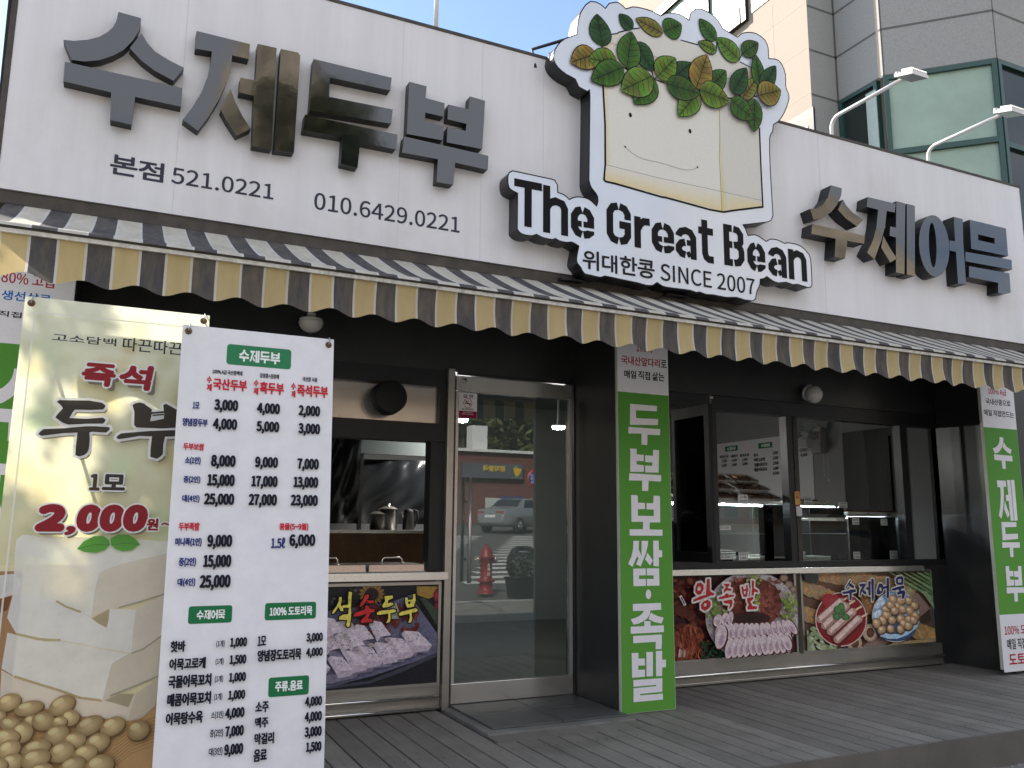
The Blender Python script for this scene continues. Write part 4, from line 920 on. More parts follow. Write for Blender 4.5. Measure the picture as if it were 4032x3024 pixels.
# ------------------------------------------------------------------ standing banners
def vplane(y, deg, z=2.05): t = math.radians(deg); return Plane((0, y, z), (1, 0, 0), (0, math.sin(t), math.cos(t)))
def banner(name, pl, u0, u1, v0, v1, label, frame_col, colf=None):
    t = thing(name, pl.at((u0+u1)/2, v0), label, 'banner')
    b = MB(); N = 10
    for i in range(N+1):
        for j in range(N+1): b.vert(pl.at(u0+(u1-u0)*i/N, v0+(v1-v0)*j/N, 0))
    for i in range(N+1):
        for j in range(N+1): b.vert(pl.at(u0+(u1-u0)*i/N, v0+(v1-v0)*j/N, -.002))
    k = (N+1)**2
    for i in range(N):
        for j in range(N):
            a = i*(N+1)+j; b.face((a, a+N+1, a+N+2, a+1), 0, frame_col); b.face((k+a, k+a+1, k+a+N+2, k+a+N+1), 0, frame_col)
    if colf is not None:
        b = MB(); NU, NV = 44, 130; gc = {}
        for i in range(NU+1):
            for j in range(NV+1): gc[b.vert(pl.at(u0+(u1-u0)*i/NU, v0+(v1-v0)*j/NV, 0))] = colf(u0+(u1-u0)*i/NU, v0+(v1-v0)*j/NV)
        for i in range(NU):
            for j in range(NV):
                a = i*(NV+1)+j; q = (a, a+NV+1, a+NV+2, a+1); b.face(q, 0, tuple(gc[k] for k in q))
    b.build('banner_sheet', PRINTT if colf is not None else PRINTB, t)
    for u, v in ((u0+.022, v1-.025), (u1-.022, v1-.025), (u0+.022, v0+.025), (u1-.022, v0+.025)):
        b = MB(); b.lathe([(.0055, .0022), (.0075, .0035), (.0125, .003), (.0135, .0)], pl.at(u, v, .0006), pl.n, 16); b.lathe([(0, .0002), (.0056, .0004)], pl.at(u, v, .001), pl.n, 12, 1); e = b.build('eyelet', [RUST, BLACKT], t)
        b = MB(); q = pl.at(u, v, 0); s = 1 if v > (v0+v1)/2 else -1
        b.tube([pl.at(u, v, -.03), pl.at(u, v, .012), pl.at(u+.003, v+s*.016, .014), pl.at(u+.004, v+s*.03, -.004), pl.at(u+.004, v+s*.026, -.03)], .0032, 8); b.build('hook', mat_hook, e)
    c = pl.at((u0+u1)/2, (v0+v1)/2, -.06); b = MB()
    for s in (1, -1): b.tube([pl.at(u0+.02 if s > 0 else u1-.02, v1-.02, -.03), c, pl.at(u1-.02 if s > 0 else u0+.02, v0+.02, -.03)], .006, 8)
    fy = c.y; b.tube([c, (c.x, c.y+.35, GZ(3.4)+.01)], .007, 8); b.tube([pl.at(u0+.05, v0+.02, -.03), (pl.at(u0, v0).x, c.y-.12, -.19)], .007, 8); b.tube([pl.at(u1-.05, v0+.02, -.03), (pl.at(u1, v0).x, c.y-.12, -.19)], .007, 8)
    b.build('banner_stand', BLACKM, t)
    return t
mat_hook = mat('galvanised hook', (.45, .45, .45), .35, .8)
# white menu banner
MPn = vplane(3.4, 5)
m0 = MPn.uv((711, 1276)); m1 = MPn.uv((1311, 1336))
mu0, mu1, mv1 = m0[0], .788, m0[1]; mu1 = (m1[0]+MPn.uv((1280, 3024))[0])/2; mu0 = (m0[0]+MPn.uv((609, 3024))[0])/2
MT = banner('menu_banner', MPn, mu0, mu1, mv1-1.8, mv1, 'white price list banner on a stand with green headings and rows of black prices', srgb(222, 221, 226, 1.0))
P = Pic(MPn, h0=.0008)
zA = Z(600, 1280, 750/1352); zB2 = Z(600, 2100, 750/1347)
GP = srgb(34, 110, 68); RD, BL, BK, GY = srgb(196, 44, 58), srgb(36, 44, 112), srgb(30, 30, 40), srgb(60, 60, 66)
P.rrect(zA(532, 133), zA(982, 316), .012, srgb(52, 124, 84)); P.rrect(zB2(258, 517), zB2(560, 630), .009, GP); P.rrect(zB2(798, 494), zB2(1155, 602), .009, GP); P.rrect(zB2(823, 1022), zB2(1104, 1138), .009, GP)
PW = srgb(230, 232, 230)
P.block('수제두부', zA(617, 172), zA(905, 282), PW)
P.block('수제어묵', zB2(315, 545), zB2(511, 603), PW); P.text('100% 도토리묵', zB2(830, 520), zB2(1130, 578), PW, .025); P.text('주류.음료', zB2(868, 1048), zB2(1062, 1108), PW, .03)
rows = [(zA,GY,.02,[('100% A급 국산콩백태',427,312,638,362),('검정콩+검정깨',762,340,897,385),('국산콩 사용',1065,366,1170,408)]),
 (zA,RD,.03,[('수',387,362,420,415),('제',387,417,420,470),('국산두부',432,375,670,475),('수',720,388,752,440),('제',718,443,750,497),('흑두부',762,400,932,500),('수',985,410,1015,462),('제',985,465,1013,517),('즉석두부',1027,420,1245,522),('두부보쌈',220,835,365,893),('두부족발',188,1400,333,1460),('콩물(5~9월)',900,1405,1105,1462)]),
 (zA,BL,.028,[('1모',287,545,332,597),('양념장두부',215,658,390,725),('소(1인)',232,933,340,995),('중(2인)',222,1070,338,1128),('대(4인)',212,1205,332,1263),('미니족(1인)',163,1510,347,1575),('1.5ℓ',843,1507,940,1585)]),
 (zA,BK,.04,[('3,000',440,525,605,632),('4,000',742,550,902,652),('2,000',1037,568,1187,668),('4,000',430,660,598,765),('5,000',738,680,897,780),('3,000',1035,695,1187,795),('8,000',417,920,587,1028),('9,000',728,933,888,1033),('7,000',1027,945,1178,1045),('15,000',390,1057,580,1165),('17,000',702,1068,885,1170),('13,000',1000,1075,1173,1175),('25,000',367,1193,577,1297),('27,000',682,1198,880,1302),('23,000',980,1203,1170,1304),('9,000',390,1488,562,1594),('6,000',970,1485,1152,1588)]),
 (zB2,BL,.028,[('중(2인)',187,172,305,238),('대(4인)',177,318,300,378)]),
 (zB2,BK,.04,[('15,000',360,152,553,258),('25,000',335,295,548,403),('1,000',548,738,665,812),('1,500',545,860,660,934),('1,000',540,985,657,1057),('1,000',535,1110,652,1182),('4,000',513,1235,647,1312),('7,000',513,1362,642,1442),('9,000',507,1490,637,1572),('3,000',1085,705,1200,774),('4,000',1083,810,1200,878),('4,000',1075,1155,1195,1228),('4,000',1073,1262,1193,1336),('3,000',1072,1368,1192,1444),('1,500',1082,1475,1190,1549)]),
 (zB2,BK,.034,[('핫바',128,760,230,838),('어묵고로케',120,885,373,955),('국물어묵꼬치',112,1005,413,1078),('매콤어묵꼬치',105,1133,410,1205),('어묵탕수육',95,1268,353,1338),('1모',742,725,800,795),('양념장도토리묵',740,824,1048,892),('소주',725,1190,818,1262),('맥주',722,1300,815,1368),('막걸리',718,1412,855,1482),('음료',712,1525,805,1605)]),
 (zB2,BK,.018,[('(1개)',450,757,507,806),('(1개)',445,882,500,930),('(1개)',440,1005,495,1054),('(1개)',435,1130,490,1180),('소(1인)',413,1257,497,1308),('중(2인)',405,1385,495,1438),('대(3인)',397,1515,490,1568)])]
for zz, c_, o_, its in rows:
    for s, x0, y0, x1, y1 in its: P.text(s, zz(x0, y0), zz(x1, y1), c_, o_)
P.build('price_lettering', PRINT, MT)
# tofu banner
TP = vplane(3.52, 3)
q0, q1 = TP.uv((100, 1165)), TP.uv((826, 1243))
U0, U1, V1 = q0[0], q1[0], q1[1]
rs = random.Random(3); blots = []
for k in range(60):
    u, v = rs.uniform(U0+.03, U1-.02), rs.uniform(V1-1.0, V1-.04); r = rs.uniform(.03, .10); blots.append((u, v, r, r*rs.uniform(.7, 1.2), srgb(*rs.choice([(206,190,138), (188,204,164), (218,212,184), (180,178,136), (202,178,120)]), 1.3), rs.uniform(.3, .75)))
def tofu_ground(u, v):
    f = max(0, min(1, (v-(V1-1.05))/1.05)); c = tuple(x*(1-f)+y*f for x, y in zip(srgb(196, 188, 148, 1.3), srgb(218, 216, 192, 1.3)))
    for bu, bv, ru, rv, bc, st in blots:
        d = ((u-bu)/ru)**2+((v-bv)/rv)**2
        if d < 1: w = st*(1-d)**1.5; c = tuple(x*(1-w)+y*w for x, y in zip(c, bc))
    return c
TT = banner('tofu_banner', TP, q0[0], q1[0], q1[1]-1.8, q1[1], 'cream banner with a printed stack of tofu and soybeans, partly behind the white price list', None, tofu_ground)
P = Pic(TP, h0=.0008)
ZT = Z(0, 2050, 720/1226); ZU = Z(0, 1500, 720/1706)
def g(*c): return srgb(*c, 1.55)
P.put([(U0+.002, V1-1.8), (U1-.002, V1-1.8), (U1-.002, V1-.98), (U0+.002, V1-.98)], g(196, 188, 160)); P.lift()
P.put([(U0+.002, V1-1.8), (U0+.09, V1-1.8), (U0+.09, V1-1.0), (U0+.002, V1-1.0)], g(150, 120, 88)); P.lift()
P.px(ZT.many([(-60,375),(90,355),(155,420),(80,500),(-60,540)]), g(196,200,204)); P.px(ZT.many([(-60,540),(80,505),(50,600),(-60,640)]), g(120,78,48))
T4 = [([(110,130),(150,95),(400,108),(800,120),(1140,140),(1122,218),(850,280),(700,330),(655,365),(400,290),(100,215)], (222,216,206)),
 ([(100,210),(400,288),(660,360),(640,430),(628,500),(605,640),(540,612),(470,585),(420,560),(250,510),(90,480),(95,340)], (206,201,194)),
 ([(660,360),(700,330),(850,280),(1122,218),(1100,492),(950,540),(800,580),(700,600),(610,652),(632,470)], (192,187,178)),
 ([(90,478),(250,505),(420,556),(540,608),(615,655),(735,592),(910,597),(890,760),(882,888),(650,850),(400,800),(240,788),(110,760),(48,650)], (208,205,200)),
 ([(910,597),(1100,495),(1080,772),(960,860),(882,888),(892,740)], (190,185,177)),
 ([(50,750),(110,765),(250,795),(400,805),(650,855),(850,892),(745,955),(705,1100),(680,1203),(600,1195),(540,1185),(400,1140),(100,1045),(10,990)], (205,201,195)),
 ([(850,892),(960,862),(1080,775),(1058,1040),(900,1110),(760,1170),(720,1205),(680,1203),(712,1070),(745,955)], (186,180,169)),
 ([(10,1000),(100,1050),(400,1145),(540,1192),(690,1208),(800,1160),(912,1158),(880,1260),(860,1342),(560,1312),(0,1200)], (196,189,178)),
 ([(912,1158),(1060,1048),(1040,1240),(940,1330),(860,1342),(885,1250)], (182,174,160)), ([(615,655),(735,592),(728,660),(715,718),(660,690)], (158,148,122)), ([(700,1205),(800,1160),(900,1160),(860,1250),(740,1215)], (158,148,124))]
P.px(ZT.many([(560,1300),(860,1342),(1045,1225),(1160,1200),(1160,1720),(-80,1720),(-80,1180)]), g(172,142,102))
for k in range(9): P.stroke(ZT.many([(700+k*12, 1700-k*32), (880, 1560-k*22), (1100, 1480-k*24)]), .0025, g(148,118,82))
for pts, c_ in T4: P.px(ZT.many(pts), g(*c_))
for pts, w, c_ in (([(110,760),(150,768),(250,792),(330,800),(400,800)], .008, (168,156,122)), ([(380,540),(440,575),(540,612)], .006, (160,148,116)), ([(100,1045),(250,1092),(400,1138),(540,1188),(680,1205)], .008, (166,150,118)), ([(800,582),(950,540),(1100,492)], .006, (150,148,140)), ([(740,1172),(900,1110),(1058,1042)], .006, (150,144,132)), ([(882,888),(960,860),(1080,774)], .005, (150,144,130)), ([(660,362),(640,430),(628,500),(608,640)], .006, (218,214,206)), ([(850,892),(745,955),(705,1100),(682,1200)], .006, (216,210,200))): P.stroke(ZT.many(pts), w, g(*c_))
for k in range(40):
    x, y = rs.uniform(120, 1000), rs.uniform(180, 1250); P.ell(ZT(x, y), .0016, .0013, g(176, 168, 150), n=6)
for lf in ([(517,190),(560,140),(630,105),(690,102),(730,130),(738,160),(700,200),(640,216),(560,210)], [(745,165),(740,120),(790,95),(860,95),(905,120),(938,160),(880,200),(820,207),(770,190)]): P.px(ZT.many(lf), g(84, 142, 62))
P.stroke(ZT.many([(525,190),(630,160),(735,165)]), .002, g(60,112,48)); P.stroke(ZT.many([(748,165),(840,150),(930,162)]), .002, g(60,112,48))
BEANS = [(60,1215,78,60,20),(195,1255,95,52,10),(415,1235,90,66,30),(0,1310,40,50,0),(70,1360,72,50,-20),(210,1340,50,45,0),(290,1340,76,66,-20),(472,1318,62,58,-10),(400,1345,50,40,0),(600,1370,98,66,25),(755,1375,88,66,25),(925,1400,80,72,0),(150,1415,70,72,40),(40,1450,90,62,0),(380,1430,82,68,20),(500,1467,78,58,0),(655,1482,84,68,15),(60,1530,78,66,30),(245,1520,96,60,15),(415,1545,84,72,20),(570,1555,84,62,15),(80,1615,78,62,10),(240,1590,96,68,10),(485,1640,92,66,25),(665,1640,100,82,10),(280,1668,80,52,0),(-10,1640,60,60,0)]
kT = (TP.uv(ZT(1000, 1400))[0]-TP.uv(ZT(0, 1400))[0])/1000
for x, y, rx, ry, a in BEANS:
    tn = rs.uniform(.88, 1.08)
    P.ell(ZT(x+6, y+10), rx*kT*1.04, ry*kT*1.05, g(96, 76, 46), rot=math.radians(a)); P.ell(ZT(x, y), rx*kT, ry*kT, tuple(v*tn for v in g(196, 176, 132)), tuple(v*tn for v in g(142, 118, 80)), rot=math.radians(a))
    P.ell(ZT(x-rx*.25, y-ry*.3), rx*kT*.45, ry*kT*.4, tuple(v*tn for v in g(210, 194, 156)), tuple(v*tn for v in g(192, 170, 124)), rot=math.radians(a), n=14)
for a, c_ in (((U0+.035, V1-1.8), (U0+.041, V1-.06)),): P.rect(a[0], a[1], c_[0], c_[1], srgb(226, 226, 222, 1.05))
P.rect(U0+.035, V1-.066, U1-.035, V1-.060, srgb(226, 226, 214, 1.05)); P.rect(U1-.041, V1-1.8, U1-.035, V1-.06, srgb(226, 226, 222, 1.05))
DKB, SHD, HAL = srgb(72, 66, 60), srgb(140, 134, 112), (.88, .88, .88)
zS = Z(0, 1000, 700/1161)
P.text('고소담백', zS(345, 525), zS(757, 612), srgb(58, 58, 64), .004); P.text('따끈따끈', zS(805, 550), zS(1185, 672), srgb(58, 58, 64), .004)
CR_ = srgb(168, 42, 54)
for s, a, c_ in (('즉', (540,712), (750,880)), ('석', (782,722), (985,905))):
    P.text(s, zS(a[0]+22, a[1]+26), zS(c_[0]+22, c_[1]+26), SHD, .06); P.text(s, zS(*a), zS(*c_), CR_, .045, halo=HAL, hw=.006, skew=.12)
KD = [[(533,205),(560,188),(600,190),(830,193),(950,213),(985,238),(975,262),(960,275),(850,280),(700,277),(680,300),(648,355),(800,362),(960,352),(985,370),(975,395),(960,407),(800,408),(640,416),(580,395),(520,350),(535,325),(590,265),(575,240)],
 [(360,505),(380,480),(410,458),(600,450),(800,432),(900,432),(1020,440),(1025,460),(990,490),(860,482),(835,490),(838,560),(830,640),(815,675),(790,697),(740,712),(705,700),(708,620),(725,490),(600,495),(390,520)],
 [(1235,235),(1260,218),(1300,210),(1340,220),(1415,275),(1410,300),(1525,290),(1520,235),(1545,222),(1640,275),(1720,290),(1735,330),(1710,440),(1500,452),(1270,442),(1250,420),(1252,300)],
 [(1083,540),(1100,515),(1130,497),(1400,475),(1600,468),(1720,470),(1760,490),(1740,520),(1535,528),(1520,600),(1515,690),(1490,715),(1460,733),(1400,715),(1402,640),(1415,525),(1300,522),(1110,552)]]
for gp in KD: P.px(ZU.many([(x+22, y+34) for x, y in gp]), SHD)
for gp in KD: P.stroke(ZU.many(gp), .019, HAL, True)
for gp in KD: P.px(ZU.many(gp), DKB)
P.px(ZU.many([(1412,318),(1528,308),(1525,362),(1440,380),(1398,385)]), HAL); P.stroke(ZU.many([(1425,330),(1520,322)]), .006, DKB)
P.text('1', ZU(842+12, 870+16), ZU(928+12, 1030+16), SHD, .05); P.text('1', ZU(842, 870), ZU(928, 1030), srgb(90, 74, 58), .045, halo=HAL, hw=.005)
P.text('모', ZU(960+16, 872+20), ZU(1165+16, 1030+20), SHD, .05); P.text('모', ZU(960, 872), ZU(1165, 1030), DKB, .05, halo=HAL, hw=.005)
for s, a, c_ in (('2', (358,1150), (610,1410)), (',', (608,1355), (702,1445)), ('0', (728,1155), (935,1412)), ('0', (942,1155), (1150,1412)), ('0', (1158,1155), (1365,1412))):
    P.text(s, ZU(a[0]+22, a[1]+28), ZU(c_[0]+22, c_[1]+28), SHD, .09, skew=.1); P.text(s, ZU(*a), ZU(*c_), CR_, .085, halo=HAL, hw=.006, skew=.1)
P.text('원', ZU(1368, 1285), ZU(1470, 1400), CR_, .04, halo=HAL, hw=.005); P.text('~', ZU(1498, 1325), ZU(1610, 1355), CR_, .06, halo=HAL, hw=.005)
P.build('tofu_print', PRINTT, TT)

# ------------------------------------------------------------------ food posters under the counters
def poster(x0, x1, z0, z1, label, bgc):
    Y = YF-.034; t = thing('food_poster', ((x0+x1)/2, Y, z0), label, 'poster', 'food posters below the serving windows')
    b = MB(); b.box(x0, x1, Y, YF-.005, z0, z1, 0); b.build('poster_sheet', mat('poster backing', bgc, .35, var=.2), t)
    b = MB(); w = .022
    b.box(x0-w, x0-.001, Y-.016, YF-.006, z0-w, z1+w); b.box(x1+.001, x1+w, Y-.016, YF-.006, z0-w, z1+w); b.box(x0-.0009, x1+.0009, Y-.016, YF-.006, z0-w, z0-.001); b.box(x0-.0009, x1+.0009, Y-.016, YF-.006, z1+.001, z1+w); b.build('poster_frame', STEELD, t)
    return t, Pic(yplane(Y), h0=.0008)
def clipbox(P, x0, x1, z0, z1, n0=0):
    for v in P.v[n0:]: v.x = min(max(v.x, x0), x1); v.z = min(max(v.z, z0), z1)
# 1 tofu slices
F1 = Z(1270, 2270, 500/1659)
px1 = oy(*F1(1492, 800), YF-.034).x; pz1 = oy(*F1(800, 120), YF-.034).z; pz0 = oy(*F1(800, 1428), YF-.034).z
t, P = poster(.12, px1, pz0, pz1, 'poster of sliced tofu with yellow and red lettering, behind the price list banner', (.02, .02, .022))
K1 = (P.p.uv(F1(1000, 800))[0]-P.p.uv(F1(0, 800))[0])/1000
P.rect(.12, pz0, px1, pz1, srgb(34, 34, 40))
rr = random.Random(5)
for k in range(40): P.ell(F1(rr.uniform(-200, 480), rr.uniform(130, 420)), rr.uniform(.008, .02), rr.uniform(.008, .025), srgb(*rr.choice([(88,84,80),(60,62,60),(104,100,92),(50,48,46)])), srgb(40,40,42), n=10)
for k in range(16): a = k/16*6.28; P.pell(F1, 640+130*math.cos(a), 230+110*math.sin(a), 46, 24, srgb(150,122,70), srgb(104,82,48), math.degrees(a), 10)
P.pell(F1, 640, 230, 85, 85, srgb(40,32,34), srgb(46,36,34))
P.px(F1.many([(1225,130),(1500,130),(1500,230),(1380,290),(1230,240)]), srgb(150,120,58)); P.pell(F1, 1500, 250, 60, 90, srgb(170,60,72), srgb(104,24,36)); P.pell(F1, 1500, 380, 45, 60, srgb(140,40,52), srgb(84,20,30)); P.px(F1.many([(1330,280),(1500,440),(1500,640),(1200,300)]), srgb(58,70,58))
P.px(F1.many([(-300,1480),(600,1360),(1000,1200),(1490,990),(1490,1040),(1000,1260),(600,1400),(-200,1560)]), srgb(62,64,76))
P.px(F1.many([(-300,500),(300,420),(900,330),(1160,230),(1215,350),(1490,740),(1490,990),(1200,1110),(700,1280),(100,1440),(-300,1500)]), srgb(98,98,122))
P.px(F1.many([(1160,190),(1200,180),(1500,640),(1500,730)]), srgb(24,24,28))
for k in range(150):
    x, y = rr.uniform(430, 1230), rr.uniform(370, 730)
    if y < 720-(x-430)*.02: P.pell(F1, x, y, rr.uniform(25, 60), rr.uniform(14, 34), srgb(*rr.choice([(132,58,50),(108,44,40),(158,86,70),(92,40,38)])), srgb(84,38,36), rr.uniform(0, 180), 8)
for k in range(5): P.stroke(F1.many([(820+k*30, 330+k*5), (850+k*30, 440), (900+k*18, 540)]), .012, srgb(168,176,160))
TOF, TOD, TSH = srgb(203,190,202), srgb(176,162,178), srgb(118,112,130)
rowsT = [[(-330,560),(-120,520),(60,560),(220,560),(420,630),(560,640),(700,560),(840,600)], [(-320,880),(-140,820),(60,780),(230,740),(430,700),(620,690),(830,620)], [(-300,1130),(-110,1060),(70,1010),(250,980),(470,940),(680,850),(850,800),(1020,720)]]
def slab(x, y, w, h, s):
    P.px(F1.many([(x+20, y+h+10), (x+w*.75, y+h+30), (x+w+100, y+h+110), (x+120, y+h+150)]), TSH)
    P.px(F1.many([(x, y), (x+w*.55, y+20), (x+w+40, y+h), (x+90, y+h+22)]), TOF)
    P.px(F1.many([(x-60, y+50), (x, y), (x+90, y+h+22), (x+50, y+h+90)]), tuple(c*.86 for c in TOF))
for k in range(30): pass
for x, y in ((-140,560),(40,530),(240,545),(430,615),(650,570),(-200,760),(0,740),(200,730),(310,700)): slab(x, y, 190, 190, 1)
P.px(F1.many([(380,1250),(540,1080),(780,1000),(980,930),(1160,870),(1415,905),(1360,1000),(1230,985),(1190,1040),(1065,1030),(1050,1110),(900,1110),(870,1170),(660,1190),(640,1230),(440,1270),(430,1310),(100,1390),(-200,1400),(-200,1300)]), TSH)
for x, y, w in ((-190,1000,220),(90,1030,250),(290,960,250),(460,900,260),(680,850,260),(860,790,270),(1050,700,300)):
    P.px(F1.many([(x, y), (x+w*.62, y+15), (x+w+60, y+190), (x+130, y+195)]), TOF); P.px(F1.many([(x-40, y+45), (x, y), (x+130, y+195), (x+85, y+250)]), tuple(c*.84 for c in TOF)); P.px(F1.many([(x+85, y+250), (x+130, y+195), (x+w+60, y+190), (x+w+10, y+260), (x+100, y+290)]), TOD)
for k in range(150):
    x, y = rr.choice([(200,1100),(120,920),(600,720),(1040,850),(840,920),(1210,780),(370,600),(280,840),(640,980)]); P.pell(F1, x+rr.gauss(0, 60), y+rr.gauss(0, 42), 7, 5, srgb(40,36,42), rot=rr.uniform(0, 3), n=6)
for x, y in ((270,750),(90,780),(610,885),(825,810),(420,950)): P.pell(F1, x, y, 38, 26, srgb(142,120,106), srgb(176,160,168), rot=.9, n=12)
YEL, OUTL = srgb(214, 202, 92), srgb(16, 14, 16)
BR = {
 '석': [[(195,262),(222,258),(228,300),(215,350),(175,400),(130,470),(102,480),(110,440),(160,380),(185,320)], [(205,355),(240,400),(250,440),(215,445),(190,395)], [(318,190),(360,198),(355,260),(345,400),(350,470),(345,530),(330,640),(300,650),(280,625),(300,560),(230,555),(195,555),(190,520),(240,490),(310,480),(322,400),(240,400),(235,370),(310,360),(312,260)]],
 '손': [[(530,232),(575,225),(580,260),(545,310),(500,370),(462,395),(470,340),(510,290)], [(545,305),(640,305),(645,335),(580,345)], [(380,490),(400,460),(480,440),(530,420),(535,370),(575,375),(580,410),(650,415),(652,450),(560,475),(450,505),(385,515)], [(560,470),(600,475),(560,540),(625,545),(622,585),(530,590),(478,600),(470,570),(520,520)]],
 '두': [[(780,250),(885,240),(892,275),(830,300),(820,340),(885,330),(900,360),(840,385),(765,400),(750,375),(790,310)], [(680,465),(720,440),(900,420),(935,430),(920,455),(855,470),(860,540),(850,585),(800,600),(830,540),(830,475),(720,490),(685,490)]],
 '부': [[(1048,270),(1078,262),(1085,300),(1150,290),(1148,225),(1180,222),(1185,300),(1160,385),(1075,400),(1052,340)], [(965,475),(1000,450),(1190,405),(1215,430),(1190,455),(1130,465),(1140,540),(1125,590),(1090,595),(1110,530),(1105,475),(1000,500),(968,500)]]}
for ch, gs in BR.items():
    for gq_ in gs: P.stroke(F1.many(gq_), 30*K1, OUTL, True)
for ch, gs in BR.items():
    for gq_ in gs: P.px(F1.many(gq_), srgb(190,48,50) if ch == '손' else YEL)
P.px(F1.many([(1085,320),(1120,315),(1115,350),(1090,352)]), OUTL)
clipbox(P, .12, px1, pz0, pz1); P.build('tofu_slices_print', PRINTP, t)
# 2 pork trotter platter
F2 = Z(2640, 2230, 600/2212)
ax0, ax1 = 3.862, oy(*F2(1795, 700), YF-.034).x; az1 = oy(*F2(1000, 122), YF-.034).z; az0 = oy(*F2(1000, 1300), YF-.034).z
t, P = poster(ax0, ax1, az0, az1, 'poster of sliced pork trotter on a white plate with red lettering', (.03, .01, .012))
K2 = (P.p.uv(F2(1500, 700))[0]-P.p.uv(F2(500, 700))[0])/1000
P.rect(ax0, az0, ax1, az1, srgb(52, 26, 28))
def blob(z, x, y, rx, ry, c, ce, rot=0, n=14): P.pell(z, x, y, rx, ry, srgb(*c), srgb(*ce), rot, n)
KX = K2
for k in range(150): blob(F2, rr.uniform(-80, 520), rr.uniform(150, 1350), rr.uniform(20, 90), rr.uniform(14, 60), rr.choice([(122,58,44),(96,42,34),(142,80,58),(70,34,30),(108,50,36)]), (66,28,24), rr.uniform(0, 180), 9)
P.px(F2.many([(40,960),(240,830),(420,900),(470,1000),(400,1180),(250,1340),(40,1380)]), srgb(132,66,48)); P.px(F2.many([(40,560),(200,560),(320,640),(280,740),(120,720),(40,680)]), srgb(86,42,36))
for k in range(90):
    x, y = rr.uniform(60, 430), rr.uniform(860, 1320); P.stroke(F2.many([(x, y), (x+rr.uniform(-25, 40), y+rr.uniform(40, 120))]), rr.uniform(8, 22)*K2, srgb(*rr.choice([(150,80,58),(104,46,36),(168,102,76),(88,38,32),(126,60,42)])))
for k in range(26): x = rr.uniform(90, 180); P.stroke(F2.many([(x, 1190+rr.uniform(0, 40)), (x+rr.uniform(-20, 10), 1310)]), 9*K2, srgb(*rr.choice([(206,188,180),(176,150,144),(150,96,90)])))
for k in range(60): blob(F2, rr.uniform(420, 720), rr.uniform(1080, 1340), 26, 20, (46,76,52), (30,50,36), rr.uniform(0, 180), 8)
for x, y in ((1600,165),(1670,260),(1740,330),(1760,420)): blob(F2, x, y, 62, 56, (168,148,130), (104,80,70))
P.pell(F2, 1135, 720, 672, 650, srgb(196,186,186), srgb(176,168,170), 0, 44); P.pell(F2, 1135, 720, 585, 575, srgb(150,130,128), srgb(168,154,152), 0, 40)
for k in range(110):
    a = rr.uniform(0, 6.28); q = rr.uniform(615, 675); P.pell(F2, 1135+q*math.cos(a)*.97, 720+q*math.sin(a)*.94, rr.uniform(6, 18), rr.uniform(4, 9), srgb(112,112,122), None, math.degrees(a)+90, 7)
blob(F2, 1110, 480, 430, 330, (120,62,52), (92,44,38)); blob(F2, 1330, 560, 220, 260, (150,84,72), (104,52,44), 10); blob(F2, 900, 400, 170, 150, (140,82,66), (98,50,42))
for k in range(80): blob(F2, rr.uniform(760, 1520), rr.uniform(180, 760), rr.uniform(16, 60), rr.uniform(10, 32), rr.choice([(150,88,74),(106,54,46),(170,116,96),(76,40,36)]), (96,48,42), rr.uniform(0, 180), 8)
blob(F2, 1080, 740, 300, 90, (40,26,26), (58,34,32))
for cx_, cy_, n_ in ((590,600,40),(1640,560,44),(1150,470,22),(1130,170,20)):
    for k in range(n_): blob(F2, cx_+rr.gauss(0, 50), cy_+rr.gauss(0, 70), rr.uniform(20, 44), rr.uniform(14, 30), rr.choice([(160,166,84),(126,142,72),(188,190,120),(98,120,66)]), (104,122,62), rr.uniform(0, 180), 8)
def slice_(x, y, rx, ry, a):
    blob(F2, x+7, y+6, rx+11, ry+9, (96,44,40), (70,30,30), a, 18); a += rr.uniform(-5, 5); blob(F2, x-2, y, rx, ry, (182,160,172), (206,188,190), a, 18); blob(F2, x-rx*.35, y-ry*.25, rx*.4, ry*.55, (206,194,196), (196,178,184), a+8, 12); blob(F2, x+rx*.05, y+ry*.25, rx*.45, ry*.5, (158,132,146), (176,154,164), a, 12)
for x, y, rx, ry, a in ((600,770,60,90,20),(700,745,45,90,12),(780,735,42,95,8)): slice_(x, y, rx, ry, a)
for k in range(14): x = 620+k*80; slice_(x, 930-(max(0, k-6)**1.6)*3+(k < 1)*20, 62-k*1.2, 125, 8-k*3)
for k in range(11): x = 760+k*84; slice_(x, 1170-k*9, 62, 150, 10-k*2)
slice_(1585, 1090, 62, 115, -14); slice_(630, 1010, 80, 170, 14)
WO = srgb(206, 196, 190)
W1 = [[[(290,235),(340,225),(375,260),(380,320),(340,390),(290,400),(258,360),(262,290)]], [[(425,180),(465,175),(470,350),(540,385),(520,410),(480,410),(440,430),(300,480),(225,500),(230,470),(330,420),(410,400)]], [[(430,470),(480,500),(478,560),(440,610),(390,632),(345,600),(340,540),(370,500)]],
 [[(665,245),(750,240),(745,270),(720,300),(780,320),(775,345),(710,340),(670,370),(665,340),(700,290)]], [[(590,440),(680,410),(700,380),(740,385),(735,405),(815,400),(810,425),(720,445),(600,465)]], [[(665,490),(780,465),(795,500),(780,570),(745,610),(755,530),(670,520)]],
 [[(920,285),(945,280),(955,320),(990,310),(985,265),(1010,255),(1020,330),(1000,430),(950,430),(930,360)]], [[(1070,195),(1105,200),(1100,300),(1160,340),(1165,365),(1105,360),(1100,410),(1065,415),(1075,300)]], [[(1000,450),(1090,430),(1095,460),(1050,500),(1080,560),(1150,570),(1145,605),(1010,612),(1005,580),(1030,540),(1005,490)]]]
for gg in W1:
    for q in gg: P.stroke(F2.many(q), 44*K2, WO, True)
for gg in W1:
    for q in gg: P.px(F2.many(q), srgb(166,44,52))
